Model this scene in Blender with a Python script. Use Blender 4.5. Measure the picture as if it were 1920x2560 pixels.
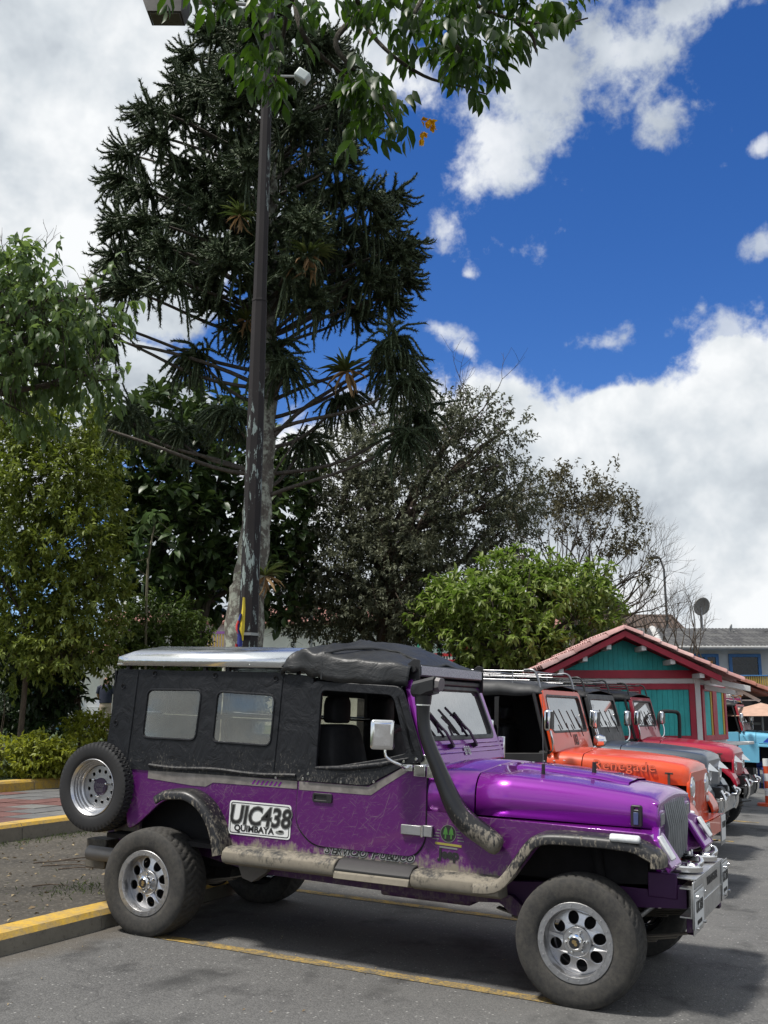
import bpy, bmesh, math, random
import numpy as np
from mathutils import Vector, Matrix, Euler
for o in list(bpy.data.objects): bpy.data.objects.remove(o, do_unlink=True)
random.seed(7); RNG = np.random.default_rng(11)
S = bpy.context.scene; COL = S.collection
R = math.radians
# ------------------------------------------------------------------ camera
YAW, PIT, FPX = 26.0023, 11.0979, 2600.0        # heading left of +Y, pitch up, focal length in photo pixels
CAM = Vector((1.7829, -6.0943, 1.6104))
cd = bpy.data.cameras.new('camera'); cam = bpy.data.objects.new('camera', cd); COL.objects.link(cam)
cam.location = CAM; cam.rotation_euler = Euler((R(90 + PIT), 0, R(YAW)), 'XYZ')
cd.sensor_fit = 'VERTICAL'; cd.sensor_height = 36; cd.lens = FPX / 2560 * 36; cd.clip_start = .05; cd.clip_end = 3000
S.camera = cam
CM = cam.rotation_euler.to_matrix()
def at(px, py, d):
    """world point seen at photo pixel (1920x2560) at axis distance d: a surveying helper"""
    return CAM + CM @ Vector(((px - 960) / FPX * d, -(py - 1280) / FPX * d, -d))
def on_plane(px, py, x=None, y=None, z=None):
    r = CM @ Vector(((px - 960) / FPX, -(py - 1280) / FPX, -1))
    if x is not None: k = (x - CAM.x) / r.x
    elif y is not None: k = (y - CAM.y) / r.y
    else: k = (z - CAM.z) / r.z
    return CAM + k * r
# ------------------------------------------------------------------ light
SUN_EL, SUN_AZ = 64.0, 228.0     # azimuth the light comes from, degrees counter-clockwise from +X
sund = bpy.data.lights.new('sun', 'SUN'); sun = bpy.data.objects.new('sun', sund); COL.objects.link(sun)
sund.energy = 4.3; sund.angle = R(7); sund.color = (1, .955, .89)
sdir = Vector((math.cos(R(SUN_AZ)) * math.cos(R(SUN_EL)), math.sin(R(SUN_AZ)) * math.cos(R(SUN_EL)), math.sin(R(SUN_EL))))
sun.rotation_euler = (-sdir).to_track_quat('-Z', 'Y').to_euler()
S.view_settings.view_transform = 'Standard'; S.view_settings.look = 'None'
S.view_settings.exposure = 0.3; S.view_settings.gamma = 1; S.view_settings.use_curve_mapping = False
# ------------------------------------------------------------------ sky with clouds
W = bpy.data.worlds.new('World'); S.world = W; W.use_nodes = True
nt = W.node_tree; nt.nodes.clear()
def N(t, **kw):
    n = nt.nodes.new(t)
    for k, v in kw.items(): setattr(n, k, v)
    return n
def L(a, b): nt.links.new(a, b)
def M(op, a, b=None, c=None, clamp=False):
    n = N('ShaderNodeMath', operation=op); n.use_clamp = clamp
    for i, v in enumerate((a, b, c)):
        if v is None: continue
        if isinstance(v, (int, float)): n.inputs[i].default_value = v
        else: L(v, n.inputs[i])
    return n.outputs[0]
sky = N('ShaderNodeTexSky', sky_type='NISHITA'); sky.sun_disc = False
sky.sun_elevation = R(SUN_EL); sky.sun_rotation = R(90 - SUN_AZ); sky.altitude = 1900; sky.dust_density = .4; sky.ozone_density = 2.2; sky.air_density = 1.0
tc = N('ShaderNodeTexCoord'); sep = N('ShaderNodeSeparateXYZ'); L(tc.outputs['Generated'], sep.inputs[0])
az = M('ARCTAN2', sep.outputs[1], sep.outputs[0]); el = M('ARCSINE', sep.outputs[2])
# project on a cloud layer so that cloud detail shrinks towards the horizon
zc = M('MAXIMUM', sep.outputs[2], .03); inv = M('DIVIDE', 1.0, M('ADD', zc, .16))
cv = N('ShaderNodeVectorMath', operation='SCALE'); L(tc.outputs['Generated'], cv.inputs[0]); L(inv, cv.inputs['Scale'])
def noise(vec, scale, detail, rough, dist=0, off=(0, 0, 0)):
    n = N('ShaderNodeTexNoise'); n.inputs['Scale'].default_value = scale; n.inputs['Detail'].default_value = detail
    n.inputs['Roughness'].default_value = rough; n.inputs['Distortion'].default_value = dist
    mp = N('ShaderNodeMapping'); mp.inputs['Location'].default_value = off; L(vec, mp.inputs[0]); L(mp.outputs[0], n.inputs['Vector'])
    return n
dir_v = tc.outputs['Generated']
n_big = noise(dir_v, 8.0, 6, .6, .05, (3, 1, 7)).outputs[0]
n_fine = noise(dir_v, 26.0, 5, .62, .1, (1, 5, 2)).outputs[0]
n_wide = noise(cv.outputs[0], 1.1, 4, .55, 0, (4.2, .3, 1)).outputs[0]
wx = noise(dir_v, 5.0, 4, .6, 0, (9, 2, 4)).outputs[0]; wy = noise(dir_v, 5.0, 4, .6, 0, (2, 8, 6)).outputs[0]
azd = M('ADD', az, M('MULTIPLY', M('SUBTRACT', wx, .5), .07)); eld = M('ADD', el, M('MULTIPLY', M('SUBTRACT', wy, .5), .07))
def blob(px, py, rx, ry, rot=0):
    """elliptic cloud bank: centre and radii given in photo pixels, turned into azimuth / elevation"""
    d = (at(px, py, 1) - CAM).normalized(); a0 = math.atan2(d.y, d.x); e0 = math.asin(d.z)
    ra = rx / FPX / math.cos(e0); re = ry / FPX
    dx = M('SUBTRACT', azd, a0); dy = M('SUBTRACT', eld, e0)
    c, s = math.cos(R(rot)), math.sin(R(rot))
    u = M('ADD', M('MULTIPLY', dx, c), M('MULTIPLY', dy, s)); v = M('SUBTRACT', M('MULTIPLY', dy, c), M('MULTIPLY', dx, s))
    q = M('ADD', M('POWER', M('ABSOLUTE', M('DIVIDE', u, ra)), 2), M('POWER', M('ABSOLUTE', M('DIVIDE', v, re)), 2))
    return M('SUBTRACT', 1.0, M('SQRT', q))
def union(lst):
    o = lst[0]
    for b in lst[1:]: o = M('SMOOTH_MAX', o, b, .08)
    return o
dense = union([blob(-250, 330, 900, 620), blob(-500, 900, 900, 420), blob(560, 60, 380, 300), blob(330, 640, 260, 260), blob(250, 930, 200, 90), blob(430, 1020, 150, 70),
               blob(1750, 1330, 900, 410), blob(2000, 1010, 330, 230), blob(1230, 1380, 560, 480), blob(1050, 1500, 900, 560), blob(2400, 1300, 700, 500), blob(3100, 1250, 1000, 560), blob(1560, 1080, 230, 150)])  # banks right of the frame continue the low cloud, added for windshield reflections
wisp = union([blob(1330, 150, 210, 270, -30), blob(1580, 110, 220, 230, 25), blob(1720, 10, 200, 120), blob(1260, 370, 150, 110, -20), blob(900, 120, 260, 200), blob(1640, 280, 120, 110, 30)])
puff = union([blob(1120, 575, 62, 62, 20), blob(1325, 570, 90, 52), blob(1092, 812, 66, 34, 15), blob(1520, 835, 95, 52), blob(1915, 600, 40, 45), blob(1765, 760, 55, 36, 30), blob(1830, 800, 110, 60, 20), blob(1340, 975, 40, 34), blob(1190, 655, 26, 20), blob(1915, 330, 26, 22), blob(1150, 845, 30, 20, 30)])
# the sky outside the frame: cumulus cover raised for pale windshield reflections
lower = (at(960, 2100, 1) - CAM).normalized()
fw = (at(960, 800, 1) - CAM).normalized(); dt = N('ShaderNodeVectorMath', operation='DOT_PRODUCT'); L(dir_v, dt.inputs[0]); dt.inputs[1].default_value = fw
away = M('MULTIPLY', M('SUBTRACT', .83, dt.outputs['Value']), 9.0, clamp=True)
open_ = M('MULTIPLY', M('SUBTRACT', n_wide, .33), 4.0)
def dens(shape, gain, amp, bias):
    t = M('ADD', M('MULTIPLY', shape, gain), M('MULTIPLY', M('SUBTRACT', n_big, .5), amp))
    t = M('ADD', t, M('MULTIPLY', M('SUBTRACT', n_fine, .5), amp * .95))
    return M('ADD', t, bias, clamp=True)
def sstep(x): # smoothstep on a clamped value
    return M('MULTIPLY', M('MULTIPLY', x, x), M('SUBTRACT', 3.0, M('MULTIPLY', x, 2.0)))
a1 = sstep(dens(dense, 5.2, 2.9, -.1)); a2 = M('MULTIPLY', sstep(dens(wisp, 1.5, 2.9, -.22)), .9); a3 = M('MULTIPLY', sstep(dens(puff, .9, 3.2, -.14)), .75)
a4 = M('MULTIPLY', sstep(dens(open_, 1.6, 1.6, 0)), away)
alpha = M('MAXIMUM', M('MAXIMUM', a1, a2), M('MAXIMUM', a3, a4), clamp=True)
# cloud brightness: billows of light and grey
n_sh = noise(dir_v, 5.2, 6, .56, .1, (6, 3, 1)).outputs[0]
n_sh2 = noise(dir_v, 13.0, 4, .58, .15, (2, 2, 5)).outputs[0]
sh = M('ADD', M('MULTIPLY', M('SUBTRACT', n_sh, .5), 1.9), M('MULTIPLY', M('SUBTRACT', n_sh2, .5), 1.2))
core = M('MULTIPLY', M('ADD', dens(dense, .9, .5, 0), 0), .22)
cr = N('ShaderNodeValToRGB'); L(M('ADD', M('SUBTRACT', sh, core), .56, clamp=True), cr.inputs[0])
e = cr.color_ramp.elements; e[0].position = .05; e[0].color = (.42, .47, .53, 1); e[1].position = .78; e[1].color = (.93, .95, .965, 1)
m_ = e.new(.42); m_.color = (.66, .71, .755, 1)
SKY_STR, CLOUD = .105, .84
cl = N('ShaderNodeVectorMath', operation='SCALE'); L(cr.outputs[0], cl.inputs[0]); cl.inputs['Scale'].default_value = CLOUD / SKY_STR
hs = N('ShaderNodeHueSaturation'); hs.inputs['Hue'].default_value = .513; hs.inputs['Saturation'].default_value = 1.32; hs.inputs['Value'].default_value = 1.14; L(sky.outputs[0], hs.inputs['Color'])
mix = N('ShaderNodeMix', data_type='RGBA'); L(alpha, mix.inputs[0]); L(hs.outputs[0], mix.inputs[6]); L(cl.outputs[0], mix.inputs[7])
bg = N('ShaderNodeBackground'); bg.inputs[1].default_value = SKY_STR; L(mix.outputs[2], bg.inputs[0])
wo = N('ShaderNodeOutputWorld'); L(bg.outputs[0], wo.inputs[0])
S.render.engine = 'CYCLES'
S.cycles.max_bounces = 8; S.cycles.transparent_max_bounces = 16; S.cycles.diffuse_bounces = 3; S.cycles.glossy_bounces = 3; S.cycles.transmission_bounces = 4
S.cycles.use_denoising = True; S.cycles.caustics_reflective = False; S.cycles.caustics_refractive = False; S.cycles.sample_clamp_indirect = 6
W.cycles.sampling_method = 'MANUAL'; W.cycles.sample_map_resolution = 512
# ------------------------------------------------------------------ helpers
MATS = {}
def obj(name, me, mat=None, parent=None, **props):
    o = bpy.data.objects.new(name, me); COL.objects.link(o)
    if mat is not None and me is not None:
        for m in (mat if isinstance(mat, (list, tuple)) else [mat]): me.materials.append(m)
    if parent is not None: o.parent = parent
    for k, v in props.items(): o[k] = v
    return o
def thing(name, label, category, loc=(0, 0, 0), rot=(0, 0, 0), group=None):
    o = obj(name, None); o.location = loc; o.rotation_euler = rot; o['label'] = label; o['category'] = category
    if group: o['group'] = group
    o.empty_display_size = .2
    return o
def tag(o, label=None, category=None, group=None, kind=None):
    if label: o['label'] = label
    if category: o['category'] = category
    if group: o['group'] = group
    if kind: o['kind'] = kind
    return o
def part(name, parent): return obj(name, None, None, parent)
def smooth(me, ang=35):
    me.shade_smooth(); me.set_sharp_from_angle(angle=R(ang))
def pyd(v, f, sm=None):
    me = bpy.data.meshes.new('m'); me.from_pydata([tuple(p) for p in v], [], [tuple(q) for q in f]); me.validate(); me.update()
    if sm: smooth(me, sm)
    return me
def npmesh(v, f, sm=False):
    """fast mesh from numpy arrays; f is (n,3) or (n,4)"""
    v = np.ascontiguousarray(v, dtype=np.float32); f = np.ascontiguousarray(f, dtype=np.int32); k = f.shape[1]
    me = bpy.data.meshes.new('m'); me.vertices.add(len(v)); me.vertices.foreach_set('co', v.ravel())
    me.loops.add(f.size); me.loops.foreach_set('vertex_index', f.ravel())
    me.polygons.add(len(f)); me.polygons.foreach_set('loop_start', np.arange(0, f.size, k, dtype=np.int32))
    me.update(calc_edges=True)
    if sm: me.shade_smooth()
    return me
def bm_me(bm, sm=None):
    me = bpy.data.meshes.new('m'); bm.normal_update(); bm.to_mesh(me); bm.free()
    if sm: smooth(me, sm)
    return me
def add_bevel(o, w=.006, seg=2, ang=40):
    m = o.modifiers.new('bevel', 'BEVEL'); m.width = w; m.segments = seg; m.limit_method = 'ANGLE'; m.angle_limit = R(ang); m.harden_normals = False
    smooth(o.data, 40); return o
def box(cx, cy, cz, sx, sy, sz):
    v = [(cx + a * sx / 2, cy + b * sy / 2, cz + c * sz / 2) for a in (-1, 1) for b in (-1, 1) for c in (-1, 1)]
    return pyd(v, [(0, 1, 3, 2), (4, 6, 7, 5), (0, 4, 5, 1), (2, 3, 7, 6), (0, 2, 6, 4), (1, 5, 7, 3)])
def bx(name, x0, x1, y0, y1, z0, z1, mat, parent, bev=.004, **p):
    o = obj(name, box((x0 + x1) / 2, (y0 + y1) / 2, (z0 + z1) / 2, abs(x1 - x0), abs(y1 - y0), abs(z1 - z0)), mat, parent, **p)
    if bev: add_bevel(o, bev)
    return o
def plate(loops, th, plane='xz', off=0., bevel=0., res=1):
    """flat plate with holes: loops[0] is the outline, the others are holes. thickness th centred on off"""
    cu = bpy.data.curves.new('c', 'CURVE'); cu.dimensions = '2D'; cu.fill_mode = 'BOTH'; cu.extrude = max(th / 2 - bevel, 0); cu.bevel_depth = bevel; cu.bevel_resolution = 1
    for lp in loops:
        sp = cu.splines.new('POLY'); sp.points.add(len(lp) - 1); sp.use_cyclic_u = True
        for i, p in enumerate(lp): sp.points[i].co = (p[0], p[1], 0, 1)
    o = bpy.data.objects.new('c', cu); COL.objects.link(o)
    dg = bpy.context.evaluated_depsgraph_get(); me = bpy.data.meshes.new_from_object(o.evaluated_get(dg)); bpy.data.objects.remove(o); bpy.data.curves.remove(cu)
    me.materials.clear()
    if plane == 'xz': me.transform(Matrix(((1, 0, 0, 0), (0, 0, -1, off), (0, 1, 0, 0), (0, 0, 0, 1))))
    elif plane == 'yz': me.transform(Matrix(((0, 0, 1, off), (1, 0, 0, 0), (0, 1, 0, 0), (0, 0, 0, 1))))
    else: me.transform(Matrix.Translation((0, 0, off)))
    return me
def rrect(x0, x1, z0, z1, r, n=4):
    p = []
    for cx, cz, a0 in ((x1 - r, z1 - r, 0), (x0 + r, z1 - r, 90), (x0 + r, z0 + r, 180), (x1 - r, z0 + r, 270)):
        for i in range(n + 1):
            a = R(a0 + 90 * i / n); p.append((cx + r * math.cos(a), cz + r * math.sin(a)))
    return p
def rpoly(pts, r, n=4):
    """polygon with rounded corners; r a number or a list"""
    out = []; k = len(pts)
    for i in range(k):
        a, b, c = Vector(pts[i - 1]), Vector(pts[i]), Vector(pts[(i + 1) % k]); ri = r[i] if isinstance(r, (list, tuple)) else r
        if ri <= 0: out.append(tuple(b)); continue
        u = (a - b); v = (c - b); d = min(ri, u.length * .45, v.length * .45); u.normalize(); v.normalize()
        p0, p2 = b + u * d, b + v * d
        for j in range(n + 1):
            t = j / n; out.append(tuple(p0 * (1 - t) ** 2 + b * 2 * t * (1 - t) + p2 * t * t))
    return out
def circ(cx, cz, r, n=24, rz=None): return [(cx + r * math.cos(2 * math.pi * i / n), cz + (rz or r) * math.sin(2 * math.pi * i / n)) for i in range(n)]
def loft(rings, closed=True, cap=True, sm=40):
    n = len(rings[0]); v = [p for r in rings for p in r]; f = []
    for i in range(len(rings) - 1):
        for j in range(n if closed else n - 1):
            a = i * n + j; b = i * n + (j + 1) % n; f.append((a, b, b + n, a + n))
    if cap and closed: f.append(tuple(range(n - 1, -1, -1))); f.append(tuple(range((len(rings) - 1) * n, len(rings) * n)))
    me = bpy.data.meshes.new('m'); me.from_pydata([tuple(p) for p in v], [], f); me.update()
    bm = bmesh.new(); bm.from_mesh(me); bmesh.ops.recalc_face_normals(bm, faces=bm.faces); bm.to_mesh(me); bm.free()
    if sm: smooth(me, sm)
    return me
def spline(pts, n=6):
    """Catmull-Rom through points (tuples of any length)"""
    P = [np.array(p, float) for p in pts]; P = [2 * P[0] - P[1]] + P + [2 * P[-1] - P[-2]]; out = []
    for i in range(1, len(P) - 2):
        for j in range(n):
            t = j / n; a, b, c, d = P[i - 1:i + 3]
            out.append(.5 * (2 * b + (c - a) * t + (2 * a - 5 * b + 4 * c - d) * t * t + (3 * b - a - 3 * c + d) * t ** 3))
    out.append(P[-2]); return out
def tube_np(pts, rad, n=8, squash=None):
    pts = [Vector(p) for p in pts]; k = len(pts); rad = [rad] * k if isinstance(rad, (int, float)) else rad
    V = []; up = None
    for i, p in enumerate(pts):
        t = (pts[min(i + 1, k - 1)] - pts[max(i - 1, 0)]).normalized()
        if up is None: up = t.orthogonal().normalized()
        up = (up - t * up.dot(t)).normalized(); s = t.cross(up)
        for j in range(n):
            a = 2 * math.pi * j / n; V.append(p + (up * math.cos(a) + s * math.sin(a)) * rad[i])
    F = []
    for i in range(k - 1):
        for j in range(n):
            a = i * n + j; b = i * n + (j + 1) % n; F.append((a, b, b + n, a + n))
    return V, F, k, n
def tube(pts, rad, n=8, cap=True, sm=50):
    V, F, k, n = tube_np(pts, rad, n)
    if cap: F = F + [tuple(range(n - 1, -1, -1)), tuple(range((k - 1) * n, k * n))]
    return pyd(V, F, sm)
def lathe(prof, n=48, sm=35, cap=False):
    """profile [(radius, y)] turned about the y axis"""
    v = []; f = []; k = len(prof)
    for i in range(n):
        a = 2 * math.pi * i / n
        for r, y in prof: v.append((r * math.cos(a), y, r * math.sin(a)))
    for i in range(n):
        for j in range(k - 1):
            a = i * k + j; b = ((i + 1) % n) * k + j; f.append((a, a + 1, b + 1, b))
    if cap: f.append(tuple(i * k for i in range(n))); f.append(tuple(i * k + k - 1 for i in range(n - 1, -1, -1)))
    me = pyd(v, f); bm = bmesh.new(); bm.from_mesh(me); bmesh.ops.recalc_face_normals(bm, faces=bm.faces); bm.to_mesh(me); bm.free(); smooth(me, sm); return me
def join(mes, sm=None):
    bm = bmesh.new()
    for m in mes: bm.from_mesh(m)
    for m in mes: bpy.data.meshes.remove(m)
    return bm_me(bm, sm)
def moved(me, mat4): me.transform(mat4); return me
def text_me(s, size, extrude=.001, shear=0., bold=0., spacing=1.0, sx=1.0):
    cu = bpy.data.curves.new('t', 'FONT'); cu.body = s; cu.size = size; cu.extrude = extrude; cu.shear = shear; cu.offset = bold; cu.space_character = spacing; cu.align_x = 'CENTER'; cu.align_y = 'CENTER'; cu.resolution_u = 3
    o = bpy.data.objects.new('t', cu); COL.objects.link(o); dg = bpy.context.evaluated_depsgraph_get(); me = bpy.data.meshes.new_from_object(o.evaluated_get(dg))
    bpy.data.objects.remove(o); bpy.data.curves.remove(cu); me.materials.clear(); me.transform(Matrix.Diagonal((sx, 1, 1, 1))); return me
def copy_tree(o, parent=None):
    c = o.copy(); COL.objects.link(c)
    if parent is not None: c.parent = parent
    for ch in o.children: copy_tree(ch, c)
    return c
# ------------------------------------------------------------------ materials
def mat(name):
    m = bpy.data.materials.new(name); m.use_nodes = True; t = m.node_tree; t.nodes.clear(); return m, t
class G:
    """small node graph writer"""
    def __init__(s, name):
        s.m, s.t = mat(name); s.out = s.n('ShaderNodeOutputMaterial')
    def n(s, ty, ins=None, **kw):
        x = s.t.nodes.new(ty)
        for k, v in kw.items(): setattr(x, k, v)
        for k, v in (ins or {}).items(): s.put(x.inputs[k], v)
        return x
    def put(s, sock, v):
        if hasattr(v, 'is_output'): s.t.links.new(v, sock)
        elif isinstance(v, (tuple, list)): sock.default_value = tuple(v) + ((1,) if len(v) == 3 and len(sock.default_value) == 4 else ())
        else: sock.default_value = v
    def math(s, op, a, b=0., c=0., clamp=False):
        x = s.n('ShaderNodeMath', operation=op); x.use_clamp = clamp
        for i, v in enumerate((a, b, c)): s.put(x.inputs[i], v)
        return x.outputs[0]
    def coord(s, kind='Object'): return s.n('ShaderNodeTexCoord').outputs[kind]
    def pos(s): return s.n('ShaderNodeNewGeometry').outputs['Position']
    def map(s, v, scale=(1, 1, 1), rot=(0, 0, 0), loc=(0, 0, 0)): return s.n('ShaderNodeMapping', {0: v, 'Scale': scale, 'Rotation': rot, 'Location': loc}).outputs[0]
    def noise(s, v, scale, detail=4, rough=.55, dist=0.): return s.n('ShaderNodeTexNoise', {'Vector': v, 'Scale': scale, 'Detail': detail, 'Roughness': rough, 'Distortion': dist}).outputs[0]
    def xyz(s, v): return s.n('ShaderNodeSeparateXYZ', {0: v}).outputs
    def ramp(s, f, stops):
        x = s.n('ShaderNodeValToRGB', {0: f}); e = x.color_ramp.elements
        while len(e) < len(stops): e.new(.5)
        for i, (p, c) in enumerate(stops):
            e[i].position = p; e[i].color = (c, c, c, 1) if isinstance(c, (int, float)) else tuple(c) + (1,)
        return x.outputs[0]
    def mix(s, f, a, b): 
        x = s.n('ShaderNodeMix', data_type='RGBA'); s.put(x.inputs[0], f); s.put(x.inputs[6], a); s.put(x.inputs[7], b); return x.outputs[2]
    def bump(s, h, strength=.3, dist=.01): return s.n('ShaderNodeBump', {'Height': h, 'Strength': strength, 'Distance': dist}).outputs[0]
    def bsdf(s, **ins):
        x = s.n('ShaderNodeBsdfPrincipled')
        for k, v in ins.items(): s.put(x.inputs[k.replace('_', ' ')], v)
        s.t.links.new(x.outputs[0], s.out.inputs[0]); return x
def simple(name, col, rough=.5, metal=0., var=.15, scale=6., bump=0., bscale=60., **kw):
    if name in MATS: return MATS[name]
    g = G(name); c = g.coord(); n = g.noise(c, scale, 5, .6)
    lo = tuple(x * (1 - var) for x in col); hi = tuple(min(1, x * (1 + var)) for x in col)
    ins = dict(Base_Color=g.mix(g.ramp(n, [(.3, 0), (.7, 1)]), lo, hi), Metallic=metal, Roughness=g.ramp(g.noise(c, scale * 2.3, 4), [(.25, max(0, rough - .08)), (.75, min(1, rough + .1))]))
    if bump: ins['Normal'] = g.bump(g.noise(c, bscale, 4), bump, .004)
    ins.update(kw); g.bsdf(**ins); MATS[name] = g.m; return g.m
MUD = (.20, .178, .14)
def mud_mat(name, col, rough, lo, hi, amt=1., metal=0., coat=0., streak=0., bump=0., fine=.55):
    """a paint or plastic with dried mud that thins out with height: lo / hi are heights above the road in metres"""
    if name in MATS: return MATS[name]
    g = G(name); c = g.coord(); z = g.xyz(c)[2]
    h = g.math('DIVIDE', g.math('SUBTRACT', z, lo), hi - lo)
    n = g.math('ADD', g.math('MULTIPLY', g.noise(c, 9, 6, .7), 1.0), g.math('MULTIPLY', g.noise(g.map(c, (60, 60, 22)), 1, 4, .65), fine))
    k = g.math('SUBTRACT', g.math('ADD', n, .12 + (.55 - fine) * .5), h)
    mask = g.math('MULTIPLY', g.ramp(k, [(.42, 0), (.62, 1)]), amt)
    if streak:
        s = 0.
        for rot, sc in ((.75, 1.), (-.6, 1.13), (1.25, .9), (.15, 1.3)):
            v = g.map(g.map(c, (1, 1, 1), (0, rot, 0), (rot * 3, 0, 1)), (9 * sc, 9, 125 * sc)); q = g.ramp(g.noise(v, 1, 2, .6, .25), [(.63, 0), (.69, 1)])
            s = q if isinstance(s, float) else g.math('MAXIMUM', s, q)
        patch = g.ramp(g.noise(c, 3.2, 4), [(.3, .45), (.6, 1)])
        mask = g.math('MAXIMUM', mask, g.math('MULTIPLY', g.math('MULTIPLY', s, patch), streak))
    mud = g.mix(g.noise(c, 22, 4), tuple(x * .72 for x in MUD), tuple(x * 1.25 for x in MUD))
    ins = dict(Base_Color=g.mix(mask, col, mud), Roughness=g.mix(mask, (rough,) * 3, (.93,) * 3), Metallic=g.math('MULTIPLY', g.math('SUBTRACT', 1., mask), metal))
    if coat: ins['Coat_Weight'] = g.math('MULTIPLY', g.math('SUBTRACT', 1., mask), coat); ins['Coat_Roughness'] = .06
    hgt = g.math('ADD', g.math('MULTIPLY', mask, .6), g.math('MULTIPLY', g.noise(c, 140, 3), bump))
    ins['Normal'] = g.bump(hgt, .35, .003)
    g.bsdf(**ins); MATS[name] = g.m; return g.m
def glass_mat(name, tint=(.8, .85, .85), dust=.15, clear=.75, dcol=(.42, .4, .36), fr_=(40, 40, 22)):
    if name in MATS: return MATS[name]
    g = G(name); c = g.coord()
    tr = g.n('ShaderNodeBsdfTransparent', {0: tint}); gl = g.n('ShaderNodeBsdfGlossy', {0: (.95, .95, .95), 'Roughness': .03}); df = g.n('ShaderNodeBsdfDiffuse', {0: dcol})
    fr = g.n('ShaderNodeFresnel', {0: 1.5}).outputs[0]
    a = g.n('ShaderNodeMixShader', {0: g.math('ADD', fr, 1. - clear, clamp=True), 1: tr.outputs[0], 2: gl.outputs[0]})
    sp = g.ramp(g.noise(g.map(c, fr_), 1, 6, .7), [(.35, dust * .35), (.75, min(1, dust * 1.9))])
    b = g.n('ShaderNodeMixShader', {0: sp, 1: a.outputs[0], 2: df.outputs[0]}); g.t.links.new(b.outputs[0], g.out.inputs[0]); MATS[name] = g.m; return g.m
def leaf_mat(name, dark, light, rough=.5, trans=.3, tcol=None, spec=.35):
    if name in MATS: return MATS[name]
    g = G(name); ri = g.n('ShaderNodeNewGeometry').outputs['Random Per Island']; p = g.pos()
    f = g.math('ADD', g.math('MULTIPLY', ri, .65), g.math('MULTIPLY', g.math('SUBTRACT', g.noise(p, .9, 3), .3), .8), clamp=True)
    col = g.mix(f, dark, light)
    b = g.bsdf(Base_Color=col, Roughness=rough, Specular_IOR_Level=spec)
    tl = g.n('ShaderNodeBsdfTranslucent', {0: g.mix(f, tuple(x * 1.3 for x in (tcol or dark)), tuple(x * 1.3 for x in (tcol or light)))})
    ms = g.n('ShaderNodeMixShader', {0: trans, 1: b.outputs[0], 2: tl.outputs[0]}); g.t.links.new(ms.outputs[0], g.out.inputs[0]); MATS[name] = g.m; return g.m
def bark_mat(name, dark, light, scale=14., lichen=0.):
    if name in MATS: return MATS[name]
    g = G(name); c = g.pos(); n = g.noise(g.map(c, (scale, scale, scale * .35)), 1, 6, .7); col = g.mix(g.ramp(n, [(.3, 0), (.7, 1)]), dark, light)
    if lichen: col = g.mix(g.ramp(g.noise(c, 7, 6, .75), [(.56 - lichen * .12, 0), (.66 - lichen * .1, 1)]), col, (.34, .36, .3))
    g.bsdf(Base_Color=col, Roughness=.9, Normal=g.bump(n, .9, .03)); MATS[name] = g.m; return g.m
# ------------------------------------------------------------------ ground
SLOPE = math.tan(R(2.261))
KX = -3.42; KZ = -SLOPE * KX           # near kerb line and the road height there
def road_z(x): return -SLOPE * x if x < 9 else -SLOPE * 9
PARK = [(KX - .225, .245), (-7.15, .25), (-7.42, .425), (-10.9, .44), (-11.15, .60), (-16., .86), (-21., 1.14), (-30, 1.22), (-60., 1.3), (-400., 1.6)]
def park_z(x):
    if x >= KX: return road_z(x)
    for (x1, z1), (x0, z0) in zip(PARK, PARK[1:]):
        if x >= x0: return z0 + (z1 - z0) * max(0, min(1, (x - x0) / (x1 - x0)))
    return PARK[-1][1]
def sheet(name, xs, y0, y1, zf, m, ny=24, **kw):
    ys = np.concatenate([np.linspace(y0, y1, ny)]); v = [(x, y, zf(x)) for x in xs for y in ys]; n = len(ys)
    f = [(i * n + j, i * n + j + 1, (i + 1) * n + j + 1, (i + 1) * n + j) for i in range(len(xs) - 1) for j in range(n - 1)]
    return obj(name, pyd(v, f, 30), m, None, kind='structure', **kw)
g = G('asphalt'); p = g.pos()
agg = g.n('ShaderNodeTexVoronoi', {'Vector': p, 'Scale': 95.}); ag2 = g.n('ShaderNodeTexVoronoi', {'Vector': g.map(p, loc=(3.3, 1, 2)), 'Scale': 38.})
spk = g.math('MULTIPLY', g.ramp(g.xyz(ag2.outputs['Color'])[0], [(.8, 0), (.86, 1)]), g.ramp(ag2.outputs['Distance'], [(.0, 1), (.33, 0)]))
base = g.mix(g.ramp(g.noise(p, .55, 6, .62), [(.3, 0), (.7, 1)]), (.050, .050, .050), (.098, .097, .094))
base = g.mix(g.math('MULTIPLY', g.xyz(agg.outputs['Color'])[1], .6), base, (.14, .138, .134))
base = g.mix(spk, base, (.36, .355, .34))
oil = g.ramp(g.noise(g.map(p, (1.3, .9, 1)), 1.7, 5, .6), [(.53, 0), (.66, .85)]); base = g.mix(oil, base, (.028, .028, .028)); base = g.mix(g.math('MULTIPLY', g.ramp(g.noise(g.map(p, (.25, 1.6, 1)), 1.1, 4, .6), [(.5, 0), (.66, 1)]), .35), base, (.13, .128, .122))
cr = g.n('ShaderNodeTexVoronoi', {'Vector': g.map(g.n('ShaderNodeVectorMath', {0: p, 1: g.n('ShaderNodeTexNoise', {'Vector': p, 'Scale': 2.}).outputs[1]}, operation='ADD').outputs[0], (.33, .23, .3)), 'Scale': 1.}, feature='DISTANCE_TO_EDGE')
base = g.mix(g.ramp(cr.outputs[0], [(.001, .4), (.003, 0)]), base, (.03, .03, .03))
x_ = g.xyz(p)[0]; dirt = g.math('MULTIPLY', g.ramp(g.math('ADD', g.math('MULTIPLY', g.math('ABSOLUTE', g.math('ADD', x_, 3.35)), -1.4), g.noise(p, 3, 5)), [(.2, 0), (.62, 1)]), .75)
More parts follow.
